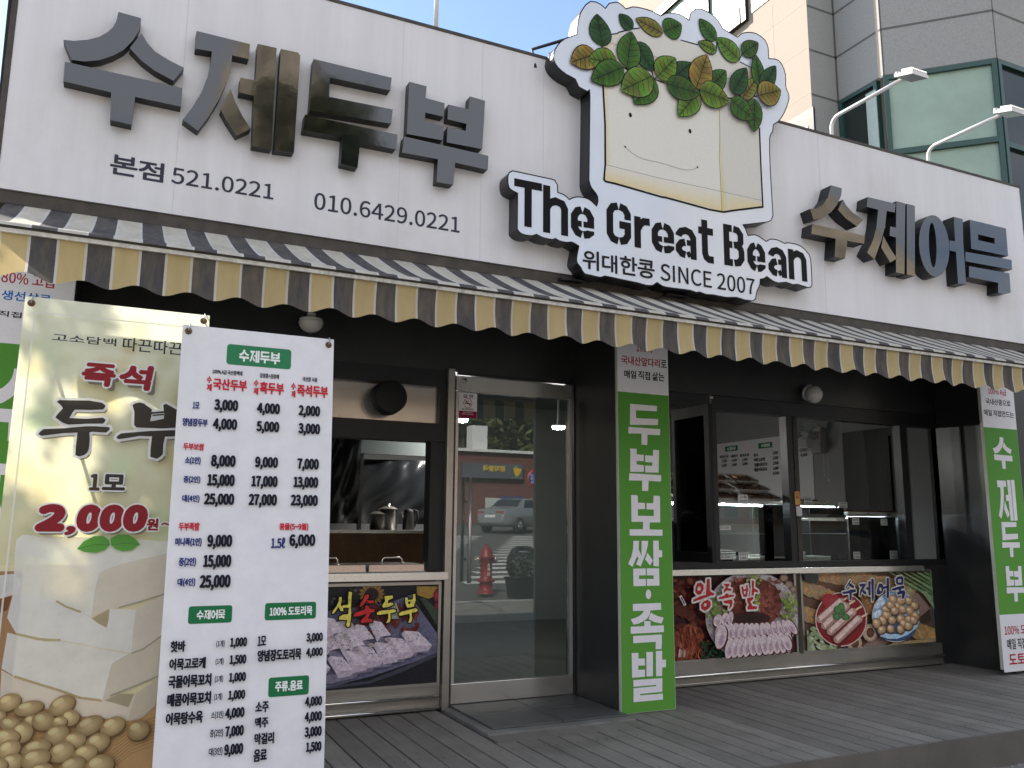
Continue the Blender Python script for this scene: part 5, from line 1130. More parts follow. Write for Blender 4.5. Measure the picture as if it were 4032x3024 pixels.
P.px(F2.many([(300,280),(330,285),(335,330),(300,345),(285,320)]), WO); P.px(F2.many([(385,520),(420,530),(410,570),(375,565)]), WO); P.px(F2.many([(955,350),(985,345),(980,390),(960,395)]), WO)
P.stroke(F2.many([(45,425),(105,540)]), 34*K2, WO); P.stroke(F2.many([(55,440),(100,530)]), 16*K2, srgb(40,60,110))
clipbox(P, ax0, ax1, az0, az1); P.build('pork_print', PRINTP, t)
# 3 fish cakes
F3 = Z(3120, 2200, 620/2212)
bx0, bx1 = oy(*F3(140, 700), YF-.034).x, oy(*F3(1958, 900), YF-.034).x; bz1 = oy(*F3(1000, 195), YF-.034).z; bz0 = oy(*F3(1000, 1228), YF-.034).z
t, P = poster(bx0, bx1, bz0, bz1, 'poster of fish cake skewers on a red plate and a blue bowl with navy lettering', (.1, .08, .06))
KX = K3 = (P.p.uv(F3(1500, 700))[0]-P.p.uv(F3(500, 700))[0])/1000
P.rect(bx0, bz0, bx1, bz1, srgb(96, 72, 58))
def roll(x0, y0, x1, y1, w, c=(192,160,120)):
    n = 9
    for k in range(n*3):
        t_ = k/(n*3-1); x, y = x0+(x1-x0)*t_, y0+(y1-y0)*t_
        blob(F3, x+rr.uniform(-12, 12), y+rr.uniform(-8, 8), w*rr.uniform(.8, 1.05), w*rr.uniform(.7, .95), tuple(min(255, int(v*rr.uniform(.86, 1.1))) for v in c), tuple(int(v*rr.uniform(.68, .84)) for v in c), rr.uniform(0, 180), 11)
    for k in range(16):
        t_ = rr.uniform(0, 1); blob(F3, x0+(x1-x0)*t_+rr.uniform(-20, 20), y0+(y1-y0)*t_+rr.uniform(-.8, .8)*w, w*.25, w*.14, (176,124,74), (186,146,100), rr.uniform(0, 180), 8)
P.px(F3.many([(1650,480),(1760,480),(1950,700),(1800,860),(1300,1260),(1000,1260),(1500,700)]), srgb(142,118,110)); P.px(F3.many([(1750,850),(1930,700),(1990,860),(1850,930)]), srgb(70,58,50))
roll(420, 240, 900, 330, 90); roll(800, 240, 1650, 440, 110); roll(150, 400, 560, 560, 105); roll(150, 760, 380, 860, 110); roll(960, 420, 1080, 700, 90, (172,128,86)); roll(1700, 1000, 1960, 1080, 120, (196,158,108)); roll(1350, 1250, 1900, 1180, 80)
P.px(F3.many([(110,190),(310,190),(330,270),(280,350),(140,310)]), srgb(54,60,56))
for k in range(7): P.stroke(F3.many([(1340+k*95, 170), (1990, 540-k*62)]), 46*K3, srgb(*((94,122,80) if k % 2 else (122,146,104))))
P.px(F3.many([(1770,460),(1840,450),(1960,620),(1950,700)]), srgb(134,154,120))
for k in range(60): blob(F3, rr.uniform(130, 560), rr.uniform(960, 1290), rr.uniform(24, 70), rr.uniform(14, 36), rr.choice([(168,182,148),(130,150,96),(196,202,186),(104,128,80),(178,176,120)]), (140,152,120), rr.uniform(0, 180), 9)
for x, y in ((1035,1030),(820,1180)):
    blob(F3, x, y, 105, 125, (206,184,164), (160,132,112)); blob(F3, x+5, y, 55, 70, (110,70,52), (70,44,36))
blob(F3, 630, 845, 362, 380, (196,180,172), (196,180,172), 0, 40); blob(F3, 630, 845, 348, 366, (150,44,46), (122,34,38), 0, 40); blob(F3, 560, 640, 230, 120, (150,70,74), (148,44,48), 30, 24)
for (x0, y0, x1, y1) in ((340,840,620,600),(400,930,690,660),(480,1010,780,740),(570,1120,860,840)):
    P.stroke(F3.many([(x1-20, y1+10), (x1+125, y1-75)]), 20*K3, srgb(212,190,162))
    n = 20
    P.stroke(F3.many([(x0+14, y0+22), (x1+10, y1+26)]), 118*K3, srgb(98,34,36))
    for k in range(n):
        a = k/(n-1); blob(F3, x0+(x1-x0)*a, y0+(y1-y0)*a, 58, 58, (206,176,166), (160,124,112), 0, 12)
    P.stroke(F3.many([(x0-6, y0-10), (x1-10, y1-14)]), 46*K3, srgb(212,186,178))
for dx, dy in ((0,0),(-60,70),(70,80),(10,-60),(-40,-20)): blob(F3, 610+dx, 730+dy, 62, 48, (92,138,88), (60,100,62), rr.uniform(0, 180), 10)
blob(F3, 1380, 800, 332, 362, (196,188,180), (190,180,172), 0, 40); blob(F3, 1380, 800, 322, 350, (150,180,206), (120,152,186), 0, 40)
blob(F3, 1380, 960, 290, 190, (70,98,138), (58,76,108), 0, 30); P.stroke(F3.many([(1180,1050),(1280,1080),(1400,1080),(1540,1030),(1640,950),(1690,870)]), 46*K3, srgb(166,196,220))
for k in range(7): blob(F3, 1100+k*18, 640+rr.uniform(-100, 160), 40, 50, (206,214,222), (176,196,214), rr.uniform(0, 90), 9)
bl = [(1240,700),(1340,560),(1450,580),(1560,580),(1640,650),(1400,660),(1300,640),(1360,720),(1470,700),(1570,720),(1650,790),(1240,780),(1190,850),(1320,850),(1440,830),(1560,840),(1620,850),(1100,890),(1480,900),(1545,930),(1170,985),(1295,970),(1430,975)]
for x, y in bl: e1, e2, ra = rr.uniform(54, 78), rr.uniform(50, 62), rr.uniform(0, 180); blob(F3, x+9, y+13, e1+4, e2+4, (92,70,54), (92,70,54), ra); blob(F3, x, y, e1, e2, (206,178,144), (142,110,80), ra); blob(F3, x-14, y-16, 30, 24, (222,202,174), (202,174,140), 30, 10); blob(F3, x+16, y+10, 20, 12, (176,142,108), (190,160,126), rr.uniform(0, 180), 8)
W3 = [[(735,300),(700,350),(665,410),(680,380),(720,310)], [(720,340),(780,380),(770,400),(710,370)], [(620,465),(700,450),(730,430),(800,430),(805,450),(745,465),(740,560),(725,570),(720,470),(630,480)],
 [(862,355),(940,345),(935,370),(890,440),(865,510),(870,440),(905,375),(865,380)], [(905,430),(950,470),(940,490),(900,460)], [(985,320),(1005,315),(1005,500),(985,500),(985,420),(955,420),(955,400),(985,395)], [(1025,280),(1050,285),(1050,540),(1035,590),(1030,450)],
 [(1100,440),(1130,350),(1165,345),(1190,400),(1170,460),(1130,490),(1100,480)], [(1180,390),(1240,380),(1242,400),(1185,410)], [(1240,270),(1262,270),(1262,500),(1255,545),(1238,530)],
 [(1365,275),(1385,270),(1390,340),(1370,330)], [(1385,250),(1450,245),(1465,270),(1460,335),(1440,335),(1445,275),(1390,275)], [(1380,335),(1460,330),(1455,352),(1385,352)], [(1310,420),(1400,390),(1470,375),(1475,400),(1400,415),(1320,435)], [(1380,470),(1470,440),(1490,460),(1470,545),(1450,540),(1455,475),(1390,490)], [(1410,410),(1430,410),(1430,460),(1410,460)]]
for q in W3: P.stroke(F3.many(q), 34*K3, srgb(196,190,182), True)
for q in W3: P.px(F3.many(q), srgb(38,44,88)); P.stroke(F3.many(q), 10*K3, srgb(38,44,88), True)
P.ell(F3(1145, 420), 16*K3, 20*K3, srgb(196,190,182), n=12)
clipbox(P, bx0, bx1, bz0, bz1); P.build('fish_cake_print', PRINTP, t)
# ------------------------------------------------------------------ lamps on the shop front
DOME = mat('milky lamp glass', (.62, .60, .56), .3, spec=.5, var=.04, coat=.3)
def dome(px_, py_, Y, label, face):
    p = oy(px_, py_, Y); t = thing('dome_lamp', p, label, 'lamp', 'round white lamps over the windows')
    b = MB()
    if face == 'down':
        b.lathe([(.085*math.sin(a), -.075*math.cos(a)) for a in [k/10*math.pi/2 for k in range(11)]], p, (0, 0, 1), 24)
    else: b.ball(p, .085, 24, sq=(1, .9, 1))
    b.build('lamp_shade', DOME, t)
    b = MB(); b.lathe([(.0, .0), (.075, 0), (.08, .02), (.03, .03), (.03, .06)], p+Vector((0, 0 if face == 'down' else .05, .001 if face == 'down' else .02)), (0, 0, 1) if face == 'down' else (0, 1, .4), 18); b.build('lamp_base', PLASTIC, t)
dome(1225, 1268, 5.75, 'white half dome lamp under the awning above the white price list banner', 'down')
dome(3204, 1553, 5.86, 'white globe lamp on the black band above the right serving window', 'ball')
HEADM = mat('white lamp housing', (.70, .68, .66), .35, var=.06); LENS = mat('clear lamp lens', (.45, .48, .5), .08, spec=.7, coat=.4)
def floodlight(base, bend_z, X, yh, label, full=True):
    t = thing('sign_floodlight', base, label, 'lamp', 'white arm lamps above the sign'); zb = bend_z
    b = MB(); pts = [Vector(base)]
    pts.append(Vector((X, base[1], zb-.09)))
    for k in range(1, 6): a = k/6*math.pi/2; pts.append(Vector((X, base[1]-.09*(1-math.cos(a)), zb-.09+.09*math.sin(a))))
    pts += [Vector((X, base[1]-.09, zb)), Vector((X, yh, zb))]
    b.tube(pts, .0165, 12); b.build('lamp_arm', WHITEP, t)
    b = MB(); b.box(X-.05, X+.05, base[1]-.04, base[1]+.05, ZS1+.022, ZS1+.030); b.build('base_plate', WHITEP, t)
    h = Vector((X, yh, zb)); b = MB()
    tl = lambda x, y, z: h+Vector((x*.72, y*.72, z*.8+.22*y))
    def tb(x0, x1, y0, y1, z0, z1, mi=0): b.hexa([tl(x0, y0, z0), tl(x1, y0, z0), tl(x1, y1, z0), tl(x0, y1, z0)], [tl(x0, y0, z1), tl(x1, y0, z1), tl(x1, y1, z1), tl(x0, y1, z1)], mi)
    tb(-.13, .13, -.21, .02, -.012, .022); tb(-.115, .115, -.20, .0, -.016, -.0125, 1)
    head = b.build('lamp_head', [HEADM, LENS], t)
    b = MB()
    for k in range(9): tb(-.11+k*.0275, -.098+k*.0275, -.2, -.06, .0225, .062)
    b.build('cooling_fin', HEADM, head)
    b = MB(); tb(-.05, .05, -.05, .015, .0225, .055); b.tube([tl(-.06, .02, .02), tl(-.06, .05, .06), tl(.0, .06, .08), tl(.05, .03, .05)], .006, 8); b.build('lamp_bracket', HEADM, head)
def fl(bpx, bendpx, headpx, label, Yb=5.16):
    p = oy(bpx[0], bpx[1], Yb); zb = oy(bendpx[0], bendpx[1], Yb-.05).z; hd = ox(headpx[0], headpx[1], p.x)
    floodlight((p.x, Yb, ZS1+.02), zb, p.x, hd.y, label)
fl((3277, 553), (3300, 462), (3560, 318), 'white arm floodlight on top of the sign, first one right of the lightbox')
fl((3657, 653), (3684, 580), (3944, 443), 'white arm floodlight on top of the sign, nearest the right end')
p = oy(1716, 112, 5.16); floodlight((p.x, 5.16, ZS1+.02), ZS1+.48, p.x, 4.2, 'white arm floodlight above the left half of the sign, only its stem in the picture')
# no smoking sticker
ZN = Z(1650, 1400, 800/2212); NP = yplane(YF-.0052)
a, c_ = NP.uv(ZN(432, 398)), NP.uv(ZN(628, 683))
ns = thing('no_smoking_sign', NP.at(a[0], c_[1]), 'white and maroon no smoking sticker at the top left of the glass door', 'sign')
P = Pic(NP, h0=.0004); P.rrect(ZN(432, 398), ZN(629, 684), .006, WH); P.px([ZN(432, 598), ZN(629, 612), ZN(626, 684), ZN(428, 676)], srgb(150, 34, 74))
P.text('금 연', ZN(480, 420), ZN(588, 466), INKB, .03); P.text('NO SMOKING', ZN(466, 570), ZN(592, 598), INKB, .005)
kn = (NP.uv(ZN(600, 500))[0]-NP.uv(ZN(500, 500))[0])/100
ce = ZN(530, 518); P.ell(ce, 48*kn, 50*kn, RED); P.ell(ce, 42*kn, 44*kn, WH); P.px([ZN(498, 508), ZN(562, 522), ZN(562, 536), ZN(498, 522)], INKB); P.stroke([ZN(515, 490), ZN(522, 505), ZN(535, 500), ZN(540, 488)], 6*kn, INKB); P.stroke([ZN(500, 488), ZN(560, 550)], 6*kn, RED)
P.text('흡연시 10만원 이하', ZN(478, 612), ZN(580, 628), WH, .0); P.text('과태료가 부과됩니다', ZN(460, 630), ZN(592, 648), WH, .0)
P.build('sticker_sheet', PRINT, ns)
# duct stub through the steel transom panel
dp = oy(1518, 1572, 5.93)
dk = thing('exhaust_duct', dp, 'short black round exhaust duct sticking out of the steel panel above the left window', 'duct')
b = MB(); c0 = Vector((dp.x, 5.78, dp.z)); b.lathe([(.0, .0), (.112, .0), (.118, .004), (.118, .11), (.114, .115), (.114, .215)], c0, (0, 1, 0), 36); b.build('duct_pipe', BLACKT, dk)
b = MB(); b.lathe([(.1185, .10), (.126, .104), (.126, .118), (.1185, .122)], c0, (0, 1, 0), 36); b.build('duct_collar', BLACKM, dk)
# ------------------------------------------------------------------ left window goods
def lid(x0, x1, label):
    zt_ = zl1; t = thing('steel_tray_lid', ((x0+x1)/2, YF, zt_), label, 'tray lid', 'steel tray lids on the left counter'); w = x1-x0
    b = MB(); b.hexa([(x0, YF-.06, zt_+.001), (x1, YF-.06, zt_+.001), (x1, YF+.30, zt_+.001), (x0, YF+.30, zt_+.001)], [(x0+.004, YF-.056, zt_+.055), (x1-.004, YF-.056, zt_+.055), (x1-.004, YF+.296, zt_+.055), (x0+.004, YF+.296, zt_+.055)])
    b.box(x0-.008, x1+.008, YF-.068, YF+.308, zt_+.001, zt_+.008); b.build('lid_body', STEEL, t, bevel=.004)
    b = MB(); m = (x0+x1)/2; b.tube([(m-.075, YF+.06, zt_+.054), (m-.075, YF+.06, zt_+.085), (m-.06, YF+.06, zt_+.1), (m+.06, YF+.06, zt_+.1), (m+.075, YF+.06, zt_+.085), (m+.075, YF+.06, zt_+.054)], .005, 8)
    for s in (-1, 1): b.lathe([(.0, .008), (.012, .006), (.014, 0)], (m+s*.075, YF+.06, zt_+.055), (0, 0, 1), 12)
    b.build('lid_handle', STEEL, t)
Yc_ = YF-.06
la, lb_ = oy(1452, 2240, Yc_).x, oy(1672, 2240, Yc_).x
lid(la, lb_, 'flat steel tray lid with a wire handle at the right end of the left counter'); lid(la-.52, la-.02, 'flat steel tray lid with a wire handle, partly hidden by the price list banner')
zi = Z(1250, 1440, 550/1061)
# griddle body behind, cabinet, plastic sheet, kettle
cab_y = 8.1
cx0, cx1 = oy(*zi(330, 1300), cab_y).x, oy(*zi(872, 1300), cab_y).x; cz1 = oy(*zi(600, 1250), cab_y).z; cz0 = 0
t = thing('wooden_cabinet', ((cx0+cx1)/2, cab_y, 0), 'knotty wooden cabinet with a steel top inside the left window', 'cabinet')
b = MB(); b.box(cx0-.6, cx1+.05, cab_y, cab_y+.55, 0, cz1-.03); b.build('cabinet_front', mat('knotty pine', (.15, .075, .03), .55, var=.5, scale=5), t)
b = MB(); b.box(cx0-.6, cx1+.07, cab_y-.03, cab_y+.56, cz1-.029, cz1); b.build('cabinet_top', STEEL, t)
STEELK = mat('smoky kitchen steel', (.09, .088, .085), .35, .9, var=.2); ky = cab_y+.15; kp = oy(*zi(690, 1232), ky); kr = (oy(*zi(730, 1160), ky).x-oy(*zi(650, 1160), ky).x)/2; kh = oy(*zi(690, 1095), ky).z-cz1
t = thing('kettle', (kp.x, ky, cz1), 'steel electric kettle with a black lid and handle on the cabinet inside the left window', 'kettle')
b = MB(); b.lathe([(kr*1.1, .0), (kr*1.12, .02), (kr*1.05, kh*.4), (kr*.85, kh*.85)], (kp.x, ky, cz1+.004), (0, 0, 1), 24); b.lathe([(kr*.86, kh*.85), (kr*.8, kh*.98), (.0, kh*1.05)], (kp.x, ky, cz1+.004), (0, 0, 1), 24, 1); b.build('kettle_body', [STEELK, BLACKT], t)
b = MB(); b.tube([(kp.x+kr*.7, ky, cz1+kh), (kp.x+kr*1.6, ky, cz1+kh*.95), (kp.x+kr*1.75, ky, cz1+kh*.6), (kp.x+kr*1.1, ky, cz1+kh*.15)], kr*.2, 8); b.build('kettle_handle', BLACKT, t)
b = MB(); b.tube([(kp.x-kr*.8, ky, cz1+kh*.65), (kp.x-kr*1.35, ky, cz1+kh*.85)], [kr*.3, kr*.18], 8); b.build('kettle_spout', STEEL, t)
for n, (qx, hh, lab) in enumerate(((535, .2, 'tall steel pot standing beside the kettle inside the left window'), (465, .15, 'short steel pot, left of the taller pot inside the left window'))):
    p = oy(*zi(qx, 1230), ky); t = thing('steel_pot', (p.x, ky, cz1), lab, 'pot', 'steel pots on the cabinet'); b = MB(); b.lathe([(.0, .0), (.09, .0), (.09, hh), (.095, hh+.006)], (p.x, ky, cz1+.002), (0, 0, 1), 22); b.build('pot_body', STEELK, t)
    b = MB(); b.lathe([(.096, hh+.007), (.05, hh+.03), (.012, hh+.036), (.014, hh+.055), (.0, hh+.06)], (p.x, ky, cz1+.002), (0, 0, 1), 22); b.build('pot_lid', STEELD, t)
def sheet_obj(name, p0, p1, Y, label, folds, mt):
    a, c_ = oy(*p0, Y), oy(*p1, Y); b = MB(); NX, NZ = 46, 46; rs2 = random.Random(folds)
    ph = [rs2.uniform(0, 6) for _ in range(6)]
    for i in range(NX+1):
        for j in range(NZ+1):
            u, v = i/NX, j/NZ; q_ = (1-v)*(1.2-u); d = .05*math.sin(5*u+3*q_+ph[0])+.02*math.sin(11*(u-.5*v*v)+ph[1]+2*math.sin(3*v))+.008*math.sin(23*(u-.6*v)+ph[2]+2*math.sin(5*v+u*3))+.03*math.sin(4*v+ph[3])
            b.vert((a.x+(c_.x-a.x)*u, Y+d, c_.z+(a.z-c_.z)*v))
    for i in range(NX):
        for j in range(NZ): k = i*(NZ+1)+j; b.face((k, k+NZ+1, k+NZ+2, k+1), 0, None, True)
    o = b.build(name, mt); tag(o, label, 'plastic sheet', 'hanging plastic sheets'); return o
PLS = mat('black plastic film', (.014, .015, .017), .3, spec=.35, bump=.5, bscale=7)
sheet_obj('plastic_sheet', zi(325, 705), zi(845, 1205), 8.75, 'crinkled shiny dark plastic sheet hung behind the kettle in the left window', 1, PLS)
sheet_obj('plastic_sheet', zi(60, 520), zi(300, 1200), 8.6, 'crinkled shiny dark plastic sheet at the left of the left window', 2, PLS)
a, c_ = oy(*zi(320, 530), 8.72), oy(*zi(880, 695), 8.72)
b = MB(); b.box(a.x, c_.x, 8.64, 8.7, c_.z, a.z); tag(b.build('roller_blind', mat('grey green blind', (.045, .056, .056), .7, var=.1)), 'grey green roller blind panel above the crinkled plastic sheet', 'blind')
for k, (q0, q1, lab) in enumerate(((300, 325, 'thin metal rail at the left edge of the crinkled plastic sheet'), (855, 885, 'thin metal rail at the right edge of the crinkled plastic sheet'))):
    b = MB(); b.box(oy(*zi(q0, 1210), 8.7).x, oy(*zi(q1, 1210), 8.7).x, 8.66 if k == 0 else 8.705, 8.72 if k == 0 else 8.78, cz1, a.z); tag(b.build('window_rail', MULL), lab, 'rail', 'rails inside the left window')
a = oy(*zi(100, 497), 7.4); c_ = oy(*zi(690, 523), 7.4); b = MB(); b.box(a.x, c_.x, 7.37, 7.43, c_.z-.012, c_.z+.012); tag(b.build('tube_lamp', PLASTIC), 'thin white tube lamp under the ceiling of the left window', 'lamp')
# ------------------------------------------------------------------ right window goods
CASEF = mat('pale aluminium case trim', (.42, .43, .42), .3, .85)
LEDM = emis('white led strip', (.85, .9, 1), 150)
za = Z(2780, 1600, 520/1348); zb = Z(3100, 1650, 600/1659)
def case(x0, x1, y0, y1, z0, z1, zsh, label, curved=False):
    t = thing('display_case', ((x0+x1)/2, y0, z0), label, 'display case', 'glass display cases in the right window')
    f = MB(); e = .008
    f.box(x0, x1, y0, y1, z0, z0+.02)
    for xx in (x0, x1-e):
        if not curved: f.box(xx, xx+e, y0, y0+e, z0+.021, z1-.012)
        f.box(xx, xx+e, y1-e, y1, z0+.021, z1-.012)
    f.box(x0, x1, y0 if not curved else y0+.14, y1, z1-.011, z1)
    f.box(x0+e, x1-e, y0+.012, y0+.028, zsh-.009, zsh-.001); f.build('case_frame', CASEF, t)
    g_ = MB()
    if not curved: g_.box(x0+e+.001, x1-e-.001, y0+.001, y0+.006, z0+.022, z1-.013)
    else:
        pts = [(y0, z0+.022), (y0, z1-.16)]+[(y0+.14*(1-math.cos(a)), z1-.16+.147*math.sin(a)) for a in [k/7*math.pi/2 for k in range(1, 8)]]
        for k in range(len(pts)-1): g_.poly([(x0, *pts[k]), (x1, *pts[k]), (x1, *pts[k+1]), (x0, *pts[k+1])])
    g_.box(x0+.002, x0+.006, y0+.03, y1-.02, z0+.022, z1-.013); g_.box(x1-.006, x1-.002, y0+.03, y1-.02, z0+.022, z1-.013)
    g_.build('case_glass', GLASSC, t)
    s = MB(); s.box(x0+.01, x1-.01, y0+.03, y1-.02, zsh, zsh+.006); s.build('glass_shelf', GLASSC, t)
    l_ = MB(); n = int((x1-x0)/.022)
    for k in range(n): l_.box(x0+.02+k*.022, x0+.028+k*.022, y0+.16, y0+.165, z1-.024, z1-.018)
    l_.build('led_strip', LEDM, t)
    k = MB(); k.box(x0+.01, x1-.01, y1-.014, y1-.004, z0+.021, z1-.013); k.build('case_back', BLACKT, t)
    return t
cyf = 6.16
c1x0, c1x1 = 4.40, oy(*za(850, 1300), cyf).x; c1z = oy(*za(500, 985), cyf).z; c1s = oy(*za(500, 1296), cyf).z
case(c1x0, c1x1, cyf, cyf+.5, ZC+.002, c1z, c1s, 'flat topped glass display case in the opened part of the right window, stacked with trays')
c2x0, c2x1 = oy(*zb(150, 1200), cyf).x, oy(*zb(655, 1200), cyf).x; c2z = oy(*zb(400, 930), cyf+.1).z; c2s = oy(*zb(350, 1240), cyf).z
case(c2x0, c2x1, cyf, cyf+.5, ZC+.002, c2z, c2s, 'curved front glass display case right of the window mullion', True)
c3x0, c3x1 = oy(*zb(672, 1200), cyf).x, oy(*zb(1225, 1200), cyf).x; c3z = oy(*zb(900, 1050), cyf).z; c3s = oy(*zb(900, 1440), cyf).z
case(c3x0, c3x1, cyf+.01, cyf+.5, ZC+.002, c3z, c3s, 'lower glass display case at the right of the right window, holding a bottle')
# foil food trays on case 1: a leaning rack
FOOD = mat('fried fish cake', (.44, .21, .085), .5, var=.5, scale=26, coat=.2); TRAYM = mat('white foam tray', (.74, .72, .67), .4, var=.05)
WRAP = glass_mat('cling film', (.93, .93, .92), 1.35)
def tray(x, y, z, w, d, tilt, label, food=True):
    t = thing('food_tray', (x, y, z), label, 'food tray', 'foam trays of fried fish cake on the display case')
    ct, st = math.cos(tilt), math.sin(tilt); tr = lambda a, q, h: (x+a, y+q*ct-h*st, z+q*st+h*ct)
    b = MB()
    o0 = [(-w/2+.02, .02), (w/2-.02, .02), (w/2-.02, d-.02), (-w/2+.02, d-.02)]; o1 = [(-w/2, 0), (w/2, 0), (w/2, d), (-w/2, d)]
    lo = [tr(a, q, 0) for a, q in o0]; hi = [tr(a, q, .03) for a, q in o1]
    b.poly(lo)
    for k in range(4): b.poly([lo[k], lo[(k+1) % 4], hi[(k+1) % 4], hi[k]])
    r2 = [tr(a*1.06, d/2+(q-d/2)*1.05, .031) for a, q in o1]
    for k in range(4): b.poly([hi[k], hi[(k+1) % 4], r2[(k+1) % 4], r2[k]])
    b.build('tray_body', TRAYM, t, fix=False)
    b = MB(); n = 5
    for k in range(n):
        a = -w/2+.05+(w-.10)*(k+.5)/n; b.tube([tr(a, .055, .02), tr(a+random.uniform(-.008, .008), d*.35, .032), tr(a+random.uniform(-.008, .008), d*.7, .032), tr(a, d-.06, .02)], [.010, .016, .015, .010], 8)
    b.build('fried_food', FOOD, t)
    b = MB(); b.poly([tr(a*1.0, d/2+(q-d/2), .047) for a, q in o1]); b.build('cling_film', WRAP, t, fix=False)
ord1 = ('first', 'second', 'third', 'fourth')
zrow = (c1z+.012, c1z+.105, c1z+.195); w_ = .29
k = 0
for r, (n, lab) in enumerate(((3, 'front row'), (3, 'middle row'), (4, 'back row'))):
    for i in range(n):
        wx = (c1x1-c1x0-.14)/n; x = c1x0+.12+wx*(i+.5)
        tray(x, cyf+.03+r*.155, zrow[r], wx*.88, .2, .34, 'foam tray of fried fish cake, %s on the flat case, %s from left' % (lab, ord1[i]))
for i in range(2): tray(c2x0+.14+i*.27, cyf+.17, c2z+.004, .25, .25, .0, 'foam tray of fish cake lying on the curved display case, %s of two' % ('left' if i == 0 else 'right'))
for i in range(3): tray(c3x0+.2+i*.29, cyf+.06, c3z+.004, .27, .28, .0, 'foam tray of fish cake lying on the low right display case, %s of three' % ('left', 'middle', 'right')[i])
TOFU = mat('fresh tofu', (.62, .60, .52), .45, var=.05)
for x0, x1, lab in ((za(440, 0)[0], za(765, 0)[0], 'block of fresh tofu on the floor of the flat topped display case'), (zb(205, 0)[0], zb(470, 0)[0], 'block of fresh tofu on the floor of the curved display case')):
    a, c_ = oy(x0, 2190, cyf+.06).x, oy(x1, 2190, cyf+.06).x; t = thing('tofu_block', ((a+c_)/2, cyf+.1, ZC+.024), lab, 'tofu', 'tofu blocks in the display cases')
    b = MB(); n = 3
    for k in range(n): b.box(a+(c_-a)*k/n+.002, a+(c_-a)*(k+1)/n-.002, cyf+.05, cyf+.3, ZC+.024, ZC+.085)
    b.build('tofu_slab', TOFU, t, bevel=.008); b = MB(); b.box(a-.04, c_+.03, cyf+.035, cyf+.33, ZC+.0225, ZC+.0238); b.build('steel_plate', STEEL, t)
p0, p1 = oy(*zb(800, 1450), cyf+.08), oy(*zb(975, 1528), cyf+.08)
t = thing('wooden_tray', (p0.x, cyf+.1, ZC+.03), 'shallow pale wooden tray in the low right display case', 'tray')
b = MB(); PW_ = mat('pale pine', (.40, .22, .09), .5, var=.2, scale=9); z0 = ZC+.023
b.box(p0.x, p1.x, cyf+.06, cyf+.30, z0, z0+.01); b.build('tray_base', PW_, t)
b = MB(); b.box(p0.x, p1.x, cyf+.05, cyf+.059, z0, p0.z-.02); b.box(p0.x, p1.x, cyf+.301, cyf+.31, z0, p0.z); b.box(p0.x-.01, p0.x-.001, cyf+.05, cyf+.31, z0, p0.z); b.box(p1.x+.001, p1.x+.01, cyf+.05, cyf+.31, z0, p0.z); b.build('tray_side', PW_, t)
bp_ = oy(*zb(1155, 1420), cyf+.12); t = thing('bottle', (bp_.x, cyf+.14, c3s+.007), 'dark bottle with a red cap on the shelf of the low right display case', 'bottle')
b = MB(); b.lathe([(.0, 0), (.032, 0), (.034, .01), (.034, .14), (.014, .19), (.013, .225)], (bp_.x, cyf+.14, c3s+.007), (0, 0, 1), 18); b.build('bottle_glass', mat('dark brown glass', (.02, .012, .008), .1, spec=.7), t)
b = MB(); b.lathe([(.0145, .222), (.0145, .245), (0, .247)], (bp_.x, cyf+.14, c3s+.007), (0, 0, 1), 14); b.build('bottle_cap', mat('red cap', (.4, .03, .03), .4), t)
b = MB(); b.lathe([(.0346, .04), (.0346, .11)], (bp_.x, cyf+.14, c3s+.007), (0, 0, 1), 18); b.build('bottle_label', mat('pale paper label', (.5, .48, .42), .6), t)
# price cards
cards = [(za, 323, 898, 430, 998, ('고추', '3000'), 'white price card reading 3000 hung on the trays of the flat display case'), (za, 120, 1215, 255, 1265, ('(2인) 15,000',), 'long white price card reading 15,000 on the shelf of the flat display case'),
 (za, 128, 1518, 268, 1562, ('(4인) 25,000',), 'long white price card reading 25,000 at the bottom of the flat display case'), (za, 328, 1488, 425, 1573, ('국산두부', '3,000'), 'black edged price card reading 3,000 beside the tofu block in the flat display case'),
 (zb, 178, 846, 278, 948, ('야채김말이', '3000'), 'white price card reading 3000 on top of the curved display case'), (zb, 552, 900, 656, 970, ('오징어', '1000'), 'white price card reading 1000 at the right end of the curved display case'),
 (zb, 702, 1075, 785, 1152, ('도토리묵', '3,000'), 'framed price card reading 3,000, left one on the low right display case'), (zb, 1012, 1085, 1092, 1160, ('참기름', '8,000'), 'framed price card reading 8,000, right one on the low right display case'),
 (zb, 715, 1443, 798, 1525, ('즉석구이', '2,500'), 'framed price card reading 2,500 in front of the wooden tray'), (zb, 1112, 1432, 1205, 1525, ('콩국가루', '3,000'), 'hand written price card reading 3,000 below the bottle'), (zb, 160, 1440, 200, 1525, ('두부',), 'narrow price card half cut off at the bottom left of the curved display case')]
for zz, x0, y0, x1, y1, tx, lab in cards:
    Y = cyf-.012; pl = yplane(Y); a, c_ = pl.uv(zz(x0, y0)), pl.uv(zz(x1, y1)); t = thing('price_card', pl.at(a[0], c_[1]), lab, 'price card', 'price cards on the display cases')
    b = MB(); b.box(a[0], c_[0], Y, Y+.004, c_[1], a[1]); b.build('card_holder', BLACKT, t)
    P = Pic(pl, h0=.0006); e = .004; P.rect(a[0]+e*.6, c_[1]+e*.6, c_[0]-e*.6, a[1]-e*.6, (.82, .82, .82))
    n = len(tx); hgt = (a[1]-c_[1]-2*e)/n
    for k, s in enumerate(tx): P.text(s, (a[0]+(c_[0]-a[0])*.12, a[1]-e-k*hgt-hgt*.12), (c_[0]-(c_[0]-a[0])*.12, a[1]-e-(k+1)*hgt+hgt*.12), INKB, .01, px=False)
    P.build('card_paper', PRINT, t)
